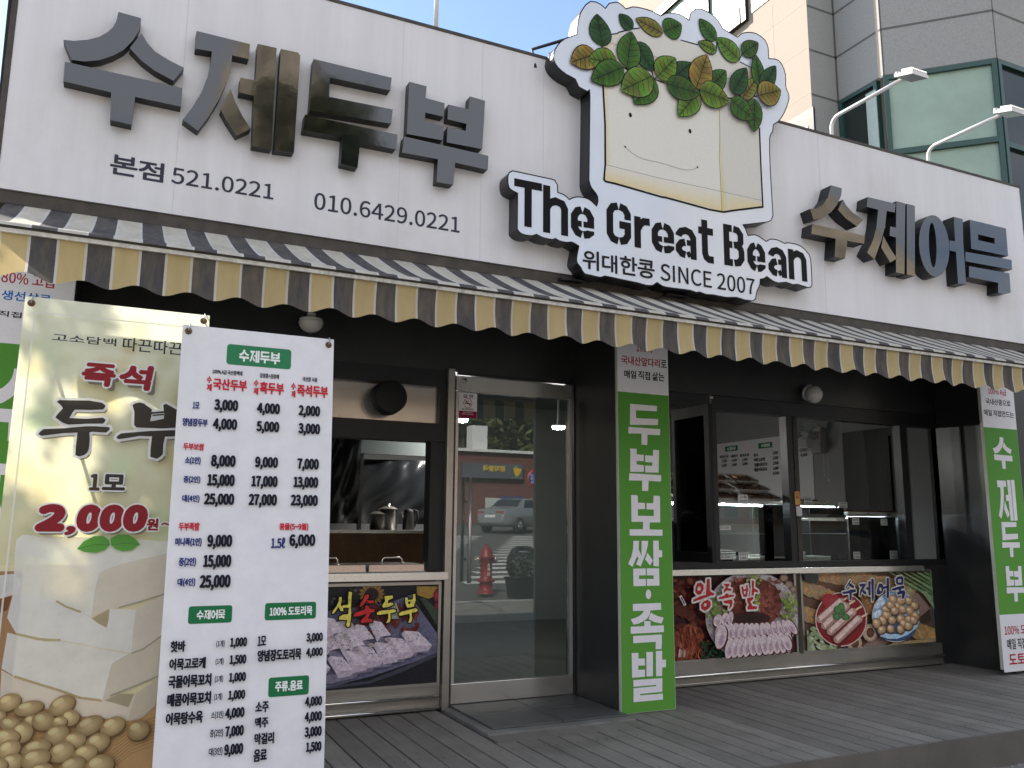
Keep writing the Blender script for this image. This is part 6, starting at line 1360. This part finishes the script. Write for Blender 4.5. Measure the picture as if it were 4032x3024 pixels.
# stickers on the mullion
Y = YF-.0225; pl = yplane(Y)
P = Pic(pl, h0=.0006); P.rrect(zb(77, 785), zb(143, 940), .012, srgb(196, 130, 96)); P.rrect(zb(85, 797), zb(136, 930), .008, srgb(206, 172, 92)); P.rect(*pl.uv(zb(94, 868)), *pl.uv(zb(126, 832)), srgb(186, 110, 70))
P.text('소화기', zb(92, 802), zb(130, 826), srgb(150, 60, 40), .02)
tag(P.build('orange_sticker', PRINT), 'orange and yellow oblong sticker on the window mullion', 'sticker')
P = Pic(pl, h0=.0006); P.rect(*pl.uv(zb(100, 1055)), *pl.uv(zb(158, 950)), (.6, .6, .62)); tag(P.build('paper_note', PRINT), 'small white paper note under the orange sticker on the mullion', 'note')
# menu board on the inside wall facing left and fan
XWL = 8.149; WPl = Plane((XWL, 0, 0), (0, -1, 0), (0, 0, 1))
ya_, yb_ = WPl.uv(za(105, 600)), WPl.uv(za(1090, 430)); zt_ = WPl.uv(za(520, 340))[1]; zt_ = ox(*za(520, 335), XWL).z
t = thing('wall_menu_board', (XWL, -(ya_[0]+yb_[0])/2, zt_-1.1), 'white wall menu board with two green headings inside the shop, above the trays', 'menu board')
b = MB(); b.box(XWL-.012, XWL-.001, -yb_[0], -ya_[0]+.4, zt_-1.15, zt_); b.build('board', mat('white board', (.62, .62, .64), .5), t)
P = Pic(Plane((XWL-.012, 0, 0), (0, -1, 0), (0, 0, 1)), h0=.001)
P.rrect(za(193, 412), za(325, 450), .01, GP); P.rrect(za(534, 378), za(677, 418), .01, GP); P.block('수제두부', za(215, 420), za(303, 445), PW); P.block('수제어묵', za(560, 385), za(655, 410), PW)
def rowt(s, x0, y0, x1, y1, c_=INKB, o_=.03): P.text(s, za(x0, y0), za(x1, y1), c_, o_)
for s, x0, y0, x1, y1 in (('수제국산두부',138,500,232,528),('수제흑두부',248,495,325,520),('즉석두부',345,487,442,514),('3,000',160,545,215,577),('4,000',262,538,318,568),('2,000',368,530,425,560),('4,000',160,590,215,622),('5,000',262,583,318,613),('3,000',370,572,427,604),('핫바',486,485,535,512),('1,000',680,460,737,492),('어묵고로케',488,530,602,560),('1,500',682,512,738,545),('국물어묵꼬치',490,580,625,610),('1,000',683,565,742,597),('매콤어묵꼬치',492,630,625,660),('1,000',685,618,743,650),('4,000',683,668,746,700),('3,000',960,432,1033,465),('4,000',965,482,1038,514)): rowt(s, x0, y0, x1, y1)
P.build('board_lettering', PRINT, t)
fp = ox(*zb(395, 330), XWL); t = thing('wall_fan', fp, 'grey wall fan with two pull cords inside the right window', 'fan'); FANM = mat('grey fan plastic', (.34, .34, .34), .45)
b = MB(); b.box(XWL-.10, XWL-.002, fp.y-.06, fp.y+.12, fp.z-.05, fp.z+.28); b.build('fan_base', [FANM], t, bevel=.01)
hub = ox(*zb(185, 175), XWL-.34); b = MB()
ax = Vector((-1, -.5, -.15)).normalized(); t1 = ax.cross(Vector((0, 0, 1))).normalized(); t2 = ax.cross(t1)
for r_ in (.05, .09, .13, .17, .20):
    b.tube([hub+ax*.05*(1-r_*3)+(t1*math.cos(a)+t2*math.sin(a))*r_ for a in [k/28*6.2832 for k in range(29)]], .003 if r_ < .2 else .006, 5, cap=False)
for k in range(24): a = k/24*6.2832; b.tube([hub+ax*.045+(t1*math.cos(a)+t2*math.sin(a))*.04, hub+ax*.03+(t1*math.cos(a)+t2*math.sin(a))*.13, hub-ax*.01+(t1*math.cos(a)+t2*math.sin(a))*.20], .002, 4)
b.build('fan_guard', FANM, t)
b = MB()
for k in range(3):
    a = k*2.094
    pts = [hub+(t1*math.cos(a+d)+t2*math.sin(a+d))*r_+ax*h_ for r_, d, h_ in ((.03, -.3, -.01), (.18, -.45, -.015), (.185, .1, .01), (.15, .5, .02), (.03, .4, .01))]; b.poly(pts)
b.build('fan_blade', mat('smoky fan blade', (.25, .27, .28), .3), t, fix=False)
b = MB(); b.tube([hub, hub-ax*.12], .05, 14); b.tube([hub-ax*.12, Vector((XWL-.09, fp.y+.05, fp.z+.2))], .018, 8); b.build('fan_motor', FANM, t)
for (x0, y0), (x1, y1) in ((zb(390, 360), zb(390, 612)), (zb(436, 360), zb(442, 668))):
    a, c_ = ox(x0, y0, XWL-.06), ox(x1, y1, XWL-.06); b = MB(); b.tube([a, (a.x, a.y, c_.z)], .002, 6); b.ball((a.x, a.y, c_.z), .008, 8, sq=(1, 1, 1.8)); b.build('pull_cord', PLASTIC, t)
XF = 8.02; a, c_ = ox(*zb(590, 150), XF), ox(*zb(1215, 700), XF)
t = thing('fridge', (XF+.06, (a.y+c_.y)/2, 0), 'tall dark refrigerator against the inside wall behind the low right display case', 'fridge')
b = MB(); b.box(XF, XF+.125, c_.y, a.y, 0, a.z); b.build('fridge_body', mat('black fridge', (.022, .022, .022), .35), t, bevel=.008)
b = MB(); b.box(XF-.03, XF-.002, c_.y+.08, c_.y+.12, .8, a.z-.1); b.build('fridge_handle', MULL, t)

# ------------------------------------------------------------------ the other side of the street (seen in the door glass)
def unfold(px_, py_, s): d = ray(px_, py_); q = CAM+d*(s/d.y); return Vector((q.x, 2*YF-q.y, q.z))
REDP = mat('red hydrant paint', (.24, .015, .018), .42, var=.2, scale=12)
hb = unfold(1912, 2408, 14.3)
hz = GZ(hb.y)
hyd = thing('fire_hydrant', (hb.x, hb.y, hz), 'red fire hydrant with steel caps at the kerb, mirrored in the glass door', 'hydrant')
b = MB(); b.lathe([(.16, 0), (.16, .03), (.12, .035), (.12, .2), (.16, .21), (.16, .25), (.12, .255), (.11, .27), (.105, .62), (.13, .63), (.13, .66), (.12, .67), (.115, .72), (.09, .79), (.05, .82), (.03, .83), (.03, .88), (0, .88)], (hb.x, hb.y, hz), (0, 0, 1), 24); b.build('hydrant_body', REDP, hyd)
for s in (-1, 1):
    b = MB(); b.tube([(hb.x+s*.09, hb.y, hz+.6), (hb.x+s*.15, hb.y, hz+.6)], .055, 14); b.build('outlet', REDP, hyd)
    b = MB(); b.tube([(hb.x+s*.15, hb.y, hz+.6), (hb.x+s*.20, hb.y, hz+.6)], .062, 14); b.tube([(hb.x+s*.20, hb.y, hz+.6), (hb.x+s*.225, hb.y, hz+.6)], .025, 6); b.build('outlet_cap', STEEL, hyd)
P = Pic(Plane((hb.x, hb.y+.113, hz), (-1, 0, 0), (0, 0, 1)), h0=.001)
for ch, v in (('소', .54), ('화', .46), ('전', .38)): P.text(ch, (-.03, v), (.03, v-.065), (.7, .7, .68), .02, px=False)
P.build('hydrant_lettering', PRINT, hyd)
tb = unfold(2060, 2370, 13.6); tz = GZ(tb.y)
t = thing('planter_crate', (tb.x, tb.y, tz), 'black plastic crate holding a clear bag of dark shrub beside the hydrant', 'crate')
b = MB(); b.hexa([(tb.x-.22, tb.y-.18, tz), (tb.x+.22, tb.y-.18, tz), (tb.x+.22, tb.y+.18, tz), (tb.x-.22, tb.y+.18, tz)], [(tb.x-.26, tb.y-.21, tz+.33), (tb.x+.26, tb.y-.21, tz+.33), (tb.x+.26, tb.y+.21, tz+.33), (tb.x-.26, tb.y+.21, tz+.33)]); b.box(tb.x-.28, tb.x+.28, tb.y-.23, tb.y+.23, tz+.331, tz+.36); b.build('crate_body', BLACKT, t)
b = MB(); rg = random.Random(11)
for k in range(700):
    a, r_, h_ = rg.uniform(0, 6.28), .26*rg.random()**.5, rg.uniform(0, .42); c_ = Vector((tb.x+r_*math.cos(a)*(1-.3*h_), tb.y+r_*math.sin(a)*(1-.3*h_), tz+.36+h_)); u = Vector((rg.uniform(-1, 1), rg.uniform(-1, 1), rg.uniform(-1, 1))).normalized()*.03; v = u.cross(Vector((rg.uniform(-1, 1), rg.uniform(-1, 1), rg.uniform(-1, 1)))).normalized()*.016
    b.poly([c_-u, c_+v, c_+u, c_-v])
b.build('shrub_leaves', mat('dark shrub leaf', (.04, .055, .03), .6, var=.3), t, fix=False)
b = MB(); b.lathe([(.24, .36), (.31, .5), (.29, .7), (.2, .86), (.05, .9)], (tb.x, tb.y, tz), (0, 0, 1), 20); b.build('clear_bag', glass_mat('thin clear plastic', (.85, .86, .88), 1.5), t)
# silver sedan
CARP = mat('silver car paint', (.34, .35, .36), .3, .55, coat=.6); CGL = mat('dark car glass', (.015, .018, .02), .05, spec=.8); TYRE = RUBBER; ALLOY = mat('alloy wheel', (.55, .55, .56), .25, .9); TAIL = mat('red tail lamp', (.30, .012, .015), .15, coat=.5)
def sedan(loc, rot, label, full=True):
    t = thing('parked_car', (0, 0, 0), label, 'car', 'cars parked across the street')
    secs = [(-2.35,.62,.42,.80,.80),(-2.25,.72,.28,.96,.96),(-1.7,.84,.25,1.02,1.02),(-1.25,.88,.24,1.04,1.10),(-.75,.89,.24,1.03,1.42),(.0,.89,.24,1.02,1.46),(.55,.88,.24,1.0,1.38),(1.2,.87,.24,.97,1.02),(1.9,.83,.25,.86,.87),(2.3,.68,.3,.72,.72),(2.42,.55,.42,.62,.62)]
    b = MB(); rings = []
    for x, w, lo, be, top in secs:
        tw = w*.74 if top > be+.05 else w*.9
        pr = [(0, lo), (w*.9, lo), (w, lo+.12), (w*1.0, be-.18), (w*.96, be), (tw, top-.03 if top > be+.05 else be), (tw*.7, top), (0, top+.012)]
        ring = [b.vert((x, y, z)) for y, z in pr]+[b.vert((x, -y, z)) for y, z in pr[::-1][1:-1]]; rings.append(ring)
    n = len(rings[0])
    for k in range(len(rings)-1):
        for q in range(n): b.face((rings[k][q], rings[k+1][q], rings[k+1][(q+1) % n], rings[k][(q+1) % n]), 0, None, True)
    b.face(rings[0], 0); b.face(rings[-1], 0); body = b.build('body', CARP, t)
    def gl(name, pts): q = MB(); q.poly(pts); q.build(name, CGL, t, fix=False)
    for s in (1, -1):
        gl('side_window', [(-1.05, s*.858, 1.06), (-.72, s*.70, 1.37), (-.08, s*.69, 1.41), (-.08, s*.868, 1.05)]); gl('side_window', [(.0, s*.868, 1.05), (.0, s*.69, 1.41), (.50, s*.68, 1.34), (1.0, s*.85, 1.02)])
    gl('rear_window', [(-1.3, -.62, 1.11), (-1.3, .62, 1.11), (-.80, .58, 1.405), (-.80, -.58, 1.405)]); gl('windscreen', [(1.16, -.66, 1.04), (1.16, .66, 1.04), (.60, .58, 1.375), (.60, -.58, 1.375)])
    for sx in (-1.4, 1.42):
        for s in (1, -1):
            w = MB(); w.lathe([(.2, -.11), (.31, -.11), (.325, -.06), (.325, .06), (.31, .11), (.2, .11)], (sx, s*.80, .325), (0, 1, 0), 22); wh = w.build('wheel', TYRE, t)
            w = MB(); w.lathe([(.0, .1), (.05, .11), (.06, .085), (.17, .075), (.205, .10)], (sx, s*.80, .325), (0, s, 0), 20)
            for k in range(5): a = k*1.2566; w.tube([(sx, s*.905, .325), (sx+.18*math.cos(a), s*.905, .325+.18*math.sin(a))], .022, 6)
            w.build('rim', ALLOY, wh)
    for s in (1, -1):
        q = MB(); q.box(-2.345, -2.20, s*.30, s*.66, .74, .87); q.build('tail_light', TAIL, t); q = MB(); q.box(2.2, 2.345, s*.38, s*.62, .58, .70); q.build('headlight', LENS, t)
        q = MB(); q.ball((.78, s*.95, 1.02), .1, 10, sq=(.7, 1, .7)); q.build('wing_mirror', CARP, t)
    q = MB(); q.box(-2.372, -2.34, -.26, .26, .62, .73); q.build('number_plate', PLASTIC, t)
    t.location = loc; t.rotation_euler = (0, 0, rot); return t
cp = unfold(1965, 2112, 34)
car = sedan((cp.x+1.0, cp.y, GZ(cp.y)-.05), math.radians(-32), 'silver sedan across the street, mirrored in the glass door')
# brick shop opposite
BRICK = mat('red brown brick', (.165, .06, .045), .85, var=.3, scale=12, bump=.1)
by = -30.0; tz0 = GZ(-27)
zroof = unfold(2000, 1786, 2*YF-by).z
sh = thing('brick_shop', (18, by, tz0), 'low brick shop across the street under a dark sign with yellow letters', 'shop')
xA, xB = unfold(1790, 1900, 2*YF-by).x-8, unfold(2118, 1900, 2*YF-by).x
b = MB(); b.box(xA, xB, by-8, by, tz0-.5, zroof); 
b.build('wall', BRICK, sh)
b = MB(); zz = tz0+1
while zz < zroof-.2: b.box(xA, xB, by+.001, by+.006, zz, zz+.02); zz += .28  # thin dark course lines across the brick front
b.box(xA-.2, xB+.2, by-8.1, by+.25, zroof+.01, zroof+.16, 1); b.build('roof', [mat('dark brick course line', (.05, .03, .025), .9), PLASTIC], sh)
s0, s1 = unfold(1814, 1820, 2*YF-by), unfold(2050, 1888, 2*YF-by)
b = MB(); b.box(s0.x, s1.x, by+.02, by+.3, s1.z, s0.z); b.build('shop_signboard', mat('dark sign sheet', (.10, .10, .12), .4), sh)
SP = Plane((0, by+.3, 0), (-1, 0, 0), (0, 0, 1)); P = Pic(SP, h0=.02); wS = abs(s1.x-s0.x); hS = s0.z-s1.z
P.text('감자왕국', (-s0.x-wS*.80+wS*.1, s0.z-hS*.15), (-s0.x-wS*.32, s1.z+hS*.45), (.62, .45, .06), .05, px=False)
P.ell((-s0.x-wS*.88, s1.z+hS*.5), hS*.16, hS*.45, (.10, .30, .08), px=False)
for k in range(5): P.ell((-s0.x-wS*.93+k*wS*.016, s1.z+hS*.45), hS*.09, hS*.32, (.65, .42, .04), rot=.5-k*.25, px=False)
P.build('sign_lettering', PRINT, sh)
g0, g1_ = unfold(1910, 1960, 2*YF-by), unfold(2112, 2060, 2*YF-by)
b = MB(); b.box(g0.x, g1_.x, by+.01, by+.05, tz0+.3, g0.z); b.build('shop_window', mat('pale shop window film', (.50, .54, .52), .3, spec=.5), sh)
P = Pic(Plane((0, by+.05, 0), (-1, 0, 0), (0, 0, 1)), h0=.02); wG = abs(g1_.x-g0.x)
P.text('벽구두', (-g0.x-wG*.72, g0.z+.15), (-g0.x-wG*.25, g0.z-.6), (.06, .08, .22), .05, px=False); P.text('감자탕', (-g0.x-wG*.70, g0.z-.7), (-g0.x-wG*.22, g0.z-1.4), (.45, .03, .03), .04, px=False); P.build('window_lettering', PRINT, sh)
ac = unfold(1900, 1775, 2*YF-by); b = MB(); b.box(ac.x-.45, ac.x+.45, by-1.2, by-.4, zroof+.161, zroof+1.5); tag(b.build('air_conditioner', PLASTIC), 'white outdoor air conditioner unit on the roof of the brick shop across the street', 'air conditioner')
# no parking sign and pole
pp = unfold(2114, 2110, 30); t = thing('utility_pole', (pp.x, pp.y, GZ(pp.y)), 'tall concrete utility pole across the street in front of the brick shop', 'pole'); b = MB(); b.tube([(pp.x, pp.y, GZ(pp.y)), (pp.x, pp.y, GZ(pp.y)+11)], [.17, .12], 14); b.build('pole_shaft', mat('pole concrete', (.3, .3, .29), .8), t)
b = MB()
for h_ in (8.6, 9.6): b.tube([(pp.x-60, pp.y, GZ(pp.y)+h_), (pp.x-20, pp.y, GZ(pp.y)+h_-.9), (pp.x+40, pp.y, GZ(pp.y)+h_)], .02, 5)
b.build('overhead_wire', RUBBER, t)
rp_ = unfold(2107, 1884, 29.6); t = thing('no_parking_sign', rp_, 'round blue and red no parking sign on the utility pole', 'sign')
b = MB(); b.lathe([(.0, .02), (.36, .02), (.36, 0)], rp_, (0, 1, 0), 28); b.build('sign_disc', mat('red sign rim', (.42, .03, .03), .4), t)
P = Pic(Plane((rp_.x, rp_.y+.021, rp_.z), (-1, 0, 0), (0, 0, 1)), h0=.003); P.ell((0, 0), .28, .28, (.02, .05, .28), px=False)
for s, v in (('주차금지', .16), ('견인지역', .03), ('집중단속', -.10)): P.text(s, (-.2, v), (.2, v-.1), (.7, .7, .7), .02, px=False)
P.build('sign_face', PRINT, t)
# more buildings along the far side of the street, to the right
def block_house(x0, x1, y, h, m, label, storeys, cols):
    t = thing('town_house', ((x0+x1)/2, y, GZ(-27)), label, 'house', 'buildings across the street'); z0 = GZ(-27)-.6
    b = MB(); b.box(x0, x1, y-9, y, z0, z0+h); b.build('wall', m, t)
    b = MB(); b.box(x0-.15, x1+.15, y-9.1, y+.15, z0+h+.002, z0+h+.3); b.build('roof', JOINT, t)
    for i in range(storeys):
        for j in range(cols):
            w = (x1-x0)/cols; xa = x0+w*(j+.22); zz = z0+1.2+i*(h-1)/storeys
            q = MB(); q.box(xa, xa+w*.56, y+.002, y+.06, zz, zz+1.5); wi = q.build('window', JOINT, t); q = MB(); q.box(xa+.06, xa+w*.56-.06, y+.061, y+.075, zz+.06, zz+1.44); q.build('pane', PANED, wi)
block_house(36.5, 48, -33, 9.5, mat('dark brown tile wall', (.07, .05, .04), .6, var=.25, scale=2), 'dark brown three storey house across the street, right of the brick shop', 3, 5)
block_house(49, 63, -31, 11, mat('grey render wall', (.085, .085, .08), .8, var=.2, scale=1), 'dark grey four storey house across the street, second from the brick shop', 3, 6)
block_house(64, 92, -33, 12.5, mat('dull red wall', (.09, .055, .045), .8, var=.2, scale=1), 'dull red long house across the street, farthest from the brick shop', 3, 9)
# wooded hill behind the brick shop
HF = lambda x: 20+46*math.exp(-((x-14)/9)**2)+42*math.exp(-((x-88)/26)**2)
HILLM = mat('autumn wooded hillside', (.46, .38, .28), .95, var=.75, scale=.16, dirt=(.06, .06, .04), dirt_amt=.7)
b = MB(); nx, ny = 80, 14
for i in range(nx+1):
    for j in range(ny+1):
        x = -60+260*i/nx; d = j/ny; b.vert((x, by-12-46*d, GZ(by)+HF(x)*d**.8+1.5*math.sin(x*.13+j)*d))
for i in range(nx):
    for j in range(ny): k = i*(ny+1)+j; b.face((k, k+1, k+ny+2, k+ny+1), 0, None, True)
struct(b.build('hill', HILLM))
LEAFM = [mat('tree leaves', c_, .6, var=.35, scale=2.5) for c_ in ((.065, .085, .028), (.10, .11, .04), (.045, .07, .03))]
BARK = mat('tree bark', (.11, .085, .06), .9, var=.3)
def make_tree(seed, h, w, lm, label, loc, n=2600, ls=.34, group='trees on the hill'):
    rg = random.Random(seed); t = thing('leafy_tree', (0, 0, 0), label, 'tree', group)
    b = MB(); b.tube([(0, 0, 0), (rg.uniform(-.15, .15), rg.uniform(-.15, .15), h*.4), (rg.uniform(-.3, .3), rg.uniform(-.3, .3), h*.85)], [h*.03, h*.02, h*.006], 8)
    cl = []
    for k in range(11):
        a = rg.uniform(0, 6.28); hh = rg.uniform(.35, .95); r_ = w*.5*rg.uniform(.3, 1)*(1.25-hh*.7); c_ = Vector((r_*math.cos(a), r_*math.sin(a), h*hh)); cl.append((c_, w*rg.uniform(.16, .30)))
        b.tube([(0, 0, h*max(.2, hh-.3)), c_*.5+Vector((0, 0, h*(hh-.12)*.5)), c_], [h*.012, h*.008, h*.003], 5)
    b.build('trunk', BARK, t)
    b = MB()
    for k in range(n):
        c_, r_ = rg.choice(cl); d = Vector((rg.gauss(0, 1), rg.gauss(0, 1), rg.gauss(0, 1))).normalized()*r_*rg.uniform(.35, 1.1)**.6; p = c_+d; s = ls*rg.uniform(.5, 1.2)
        u = Vector((rg.gauss(0, 1), rg.gauss(0, 1), rg.gauss(0, .7))).normalized()*s; v = u.cross(Vector((rg.gauss(0, 1), rg.gauss(0, 1), rg.gauss(0, 1)))).normalized()*s*.5
        b.poly([p-u, p+v*.8-u*.1, p+u, p-v*.8+u*.1])
    b.build('crown', lm, t, fix=False); t.location = loc; return t
protos = [make_tree(1, 9, 7, LEAFM[0], 'olive green leafy tree on the hill behind the brick shop', (0, 0, 0)), make_tree(2, 8, 8, LEAFM[1], 'pale yellowish leafy tree on the hill behind the brick shop', (0, 0, 0)), make_tree(3, 10, 6, LEAFM[2], 'dark green leafy tree on the hill behind the brick shop', (0, 0, 0))]
rg = random.Random(9); used = [0, 0, 0]
for row in range(3):
    for i in range(14):
        x = -6+i*4.2+rg.uniform(-1.6, 1.6); d = .05+row*.13; y = by-12-46*d; k = rg.randrange(3)
        o = protos[k] if not used[k] else copy_tree(protos[k]); used[k] = 1
        o.location = (x, y, GZ(by)+HF(x)*d**.8-.3); o.rotation_euler = (0, 0, rg.uniform(0, 6)); s = rg.uniform(.8, 1.25); o.scale = (s, s, s)
# unseen tree added left of the shop to break the low sun into patches
rg = random.Random(33); t = thing('leafy_tree', (-2.1, 6.9, -.2), 'unseen leafy tree added at the left end of the shop to shape the sunlight', 'tree')
b = MB(); b.tube([(-2.1, 6.9, -.2), (-2.15, 6.93, 1.8), (-2.1, 6.9, 4.6)], [.09, .07, .015], 10); b.tube([(-2.15, 6.93, 2.4), (-2.5, 6.9, 3.2), (-2.75, 6.9, 4.0)], [.04, .03, .01], 8)
for k in range(9): a_ = k*.7; b.tube([(-2.1, 6.9, 2.6+k*.2), (-2.1+.6*math.cos(a_), 6.9+.4*math.sin(a_), 3.1+k*.18)], [.018, .005], 5)
b.build('trunk', BARK, t)
sun_gaps = [(-.355, -.23, 1.55, 1.88), (-.30, -.215, 1.40, 1.58), (-.165, -.03, 1.02, 1.75)]        # boxes on the banner kept clear of leaf shade, so sun patches land there
b = MB(); n = 0
while n < 7000:
    d = Vector((rg.gauss(0, 1), rg.gauss(0, 1), rg.gauss(0, 1))).normalized()*rg.random()**.36; p = Vector((-2.02, 6.9, 4.2))+Vector((d.x*1.0, d.y*.55, d.z*1.45)); s_ = .075*rg.uniform(.6, 1.2)
    k = (p.y-3.46)/sdir.y; gx, gz = p.x-sdir.x*k, p.z-sdir.z*k; k2 = (p.y-4.5)/sdir.y; hx_, hz_ = p.x-sdir.x*k2, p.z-sdir.z*k2
    n += 1
    if any(x0-.02 < gx < x1+.02 and z0-.02 < gz < z1+.02 for x0, x1, z0, z1 in sun_gaps) or (-.75 < hx_ < -.33 and 2.62 < hz_ < 3.1): continue
    u = Vector((rg.gauss(0, 1), rg.gauss(0, 1), rg.gauss(0, .7))).normalized()*s_; v = u.cross(Vector((rg.gauss(0, 1), rg.gauss(0, 1), rg.gauss(0, 1)))).normalized()*s_*.5
    b.poly([p-u, p+v*.8-u*.1, p+u, p-v*.8+u*.1])
b.build('crown', LEAFM[0], t, fix=False)
b = MB(); rg = random.Random(4)
pts = [Vector((SX0-.03-.01*rg.random(), 5.12, ZS1-.35-k*.12)) for k in range(12)]
b.tube([(SX0-.035, 5.12, 4.6), (SX0-.045, 5.12, 4.45), (SX0-.13, 5.10, 4.30), (SX0-.05, 5.12, 4.25), (SX0-.04, 5.12, 3.2)], [.012, .02, .03, .016, .012], 8)
tag(b.build('cable_bundle', RUBBER), 'ragged dark cable bundle down the left edge of the sign', 'cable')
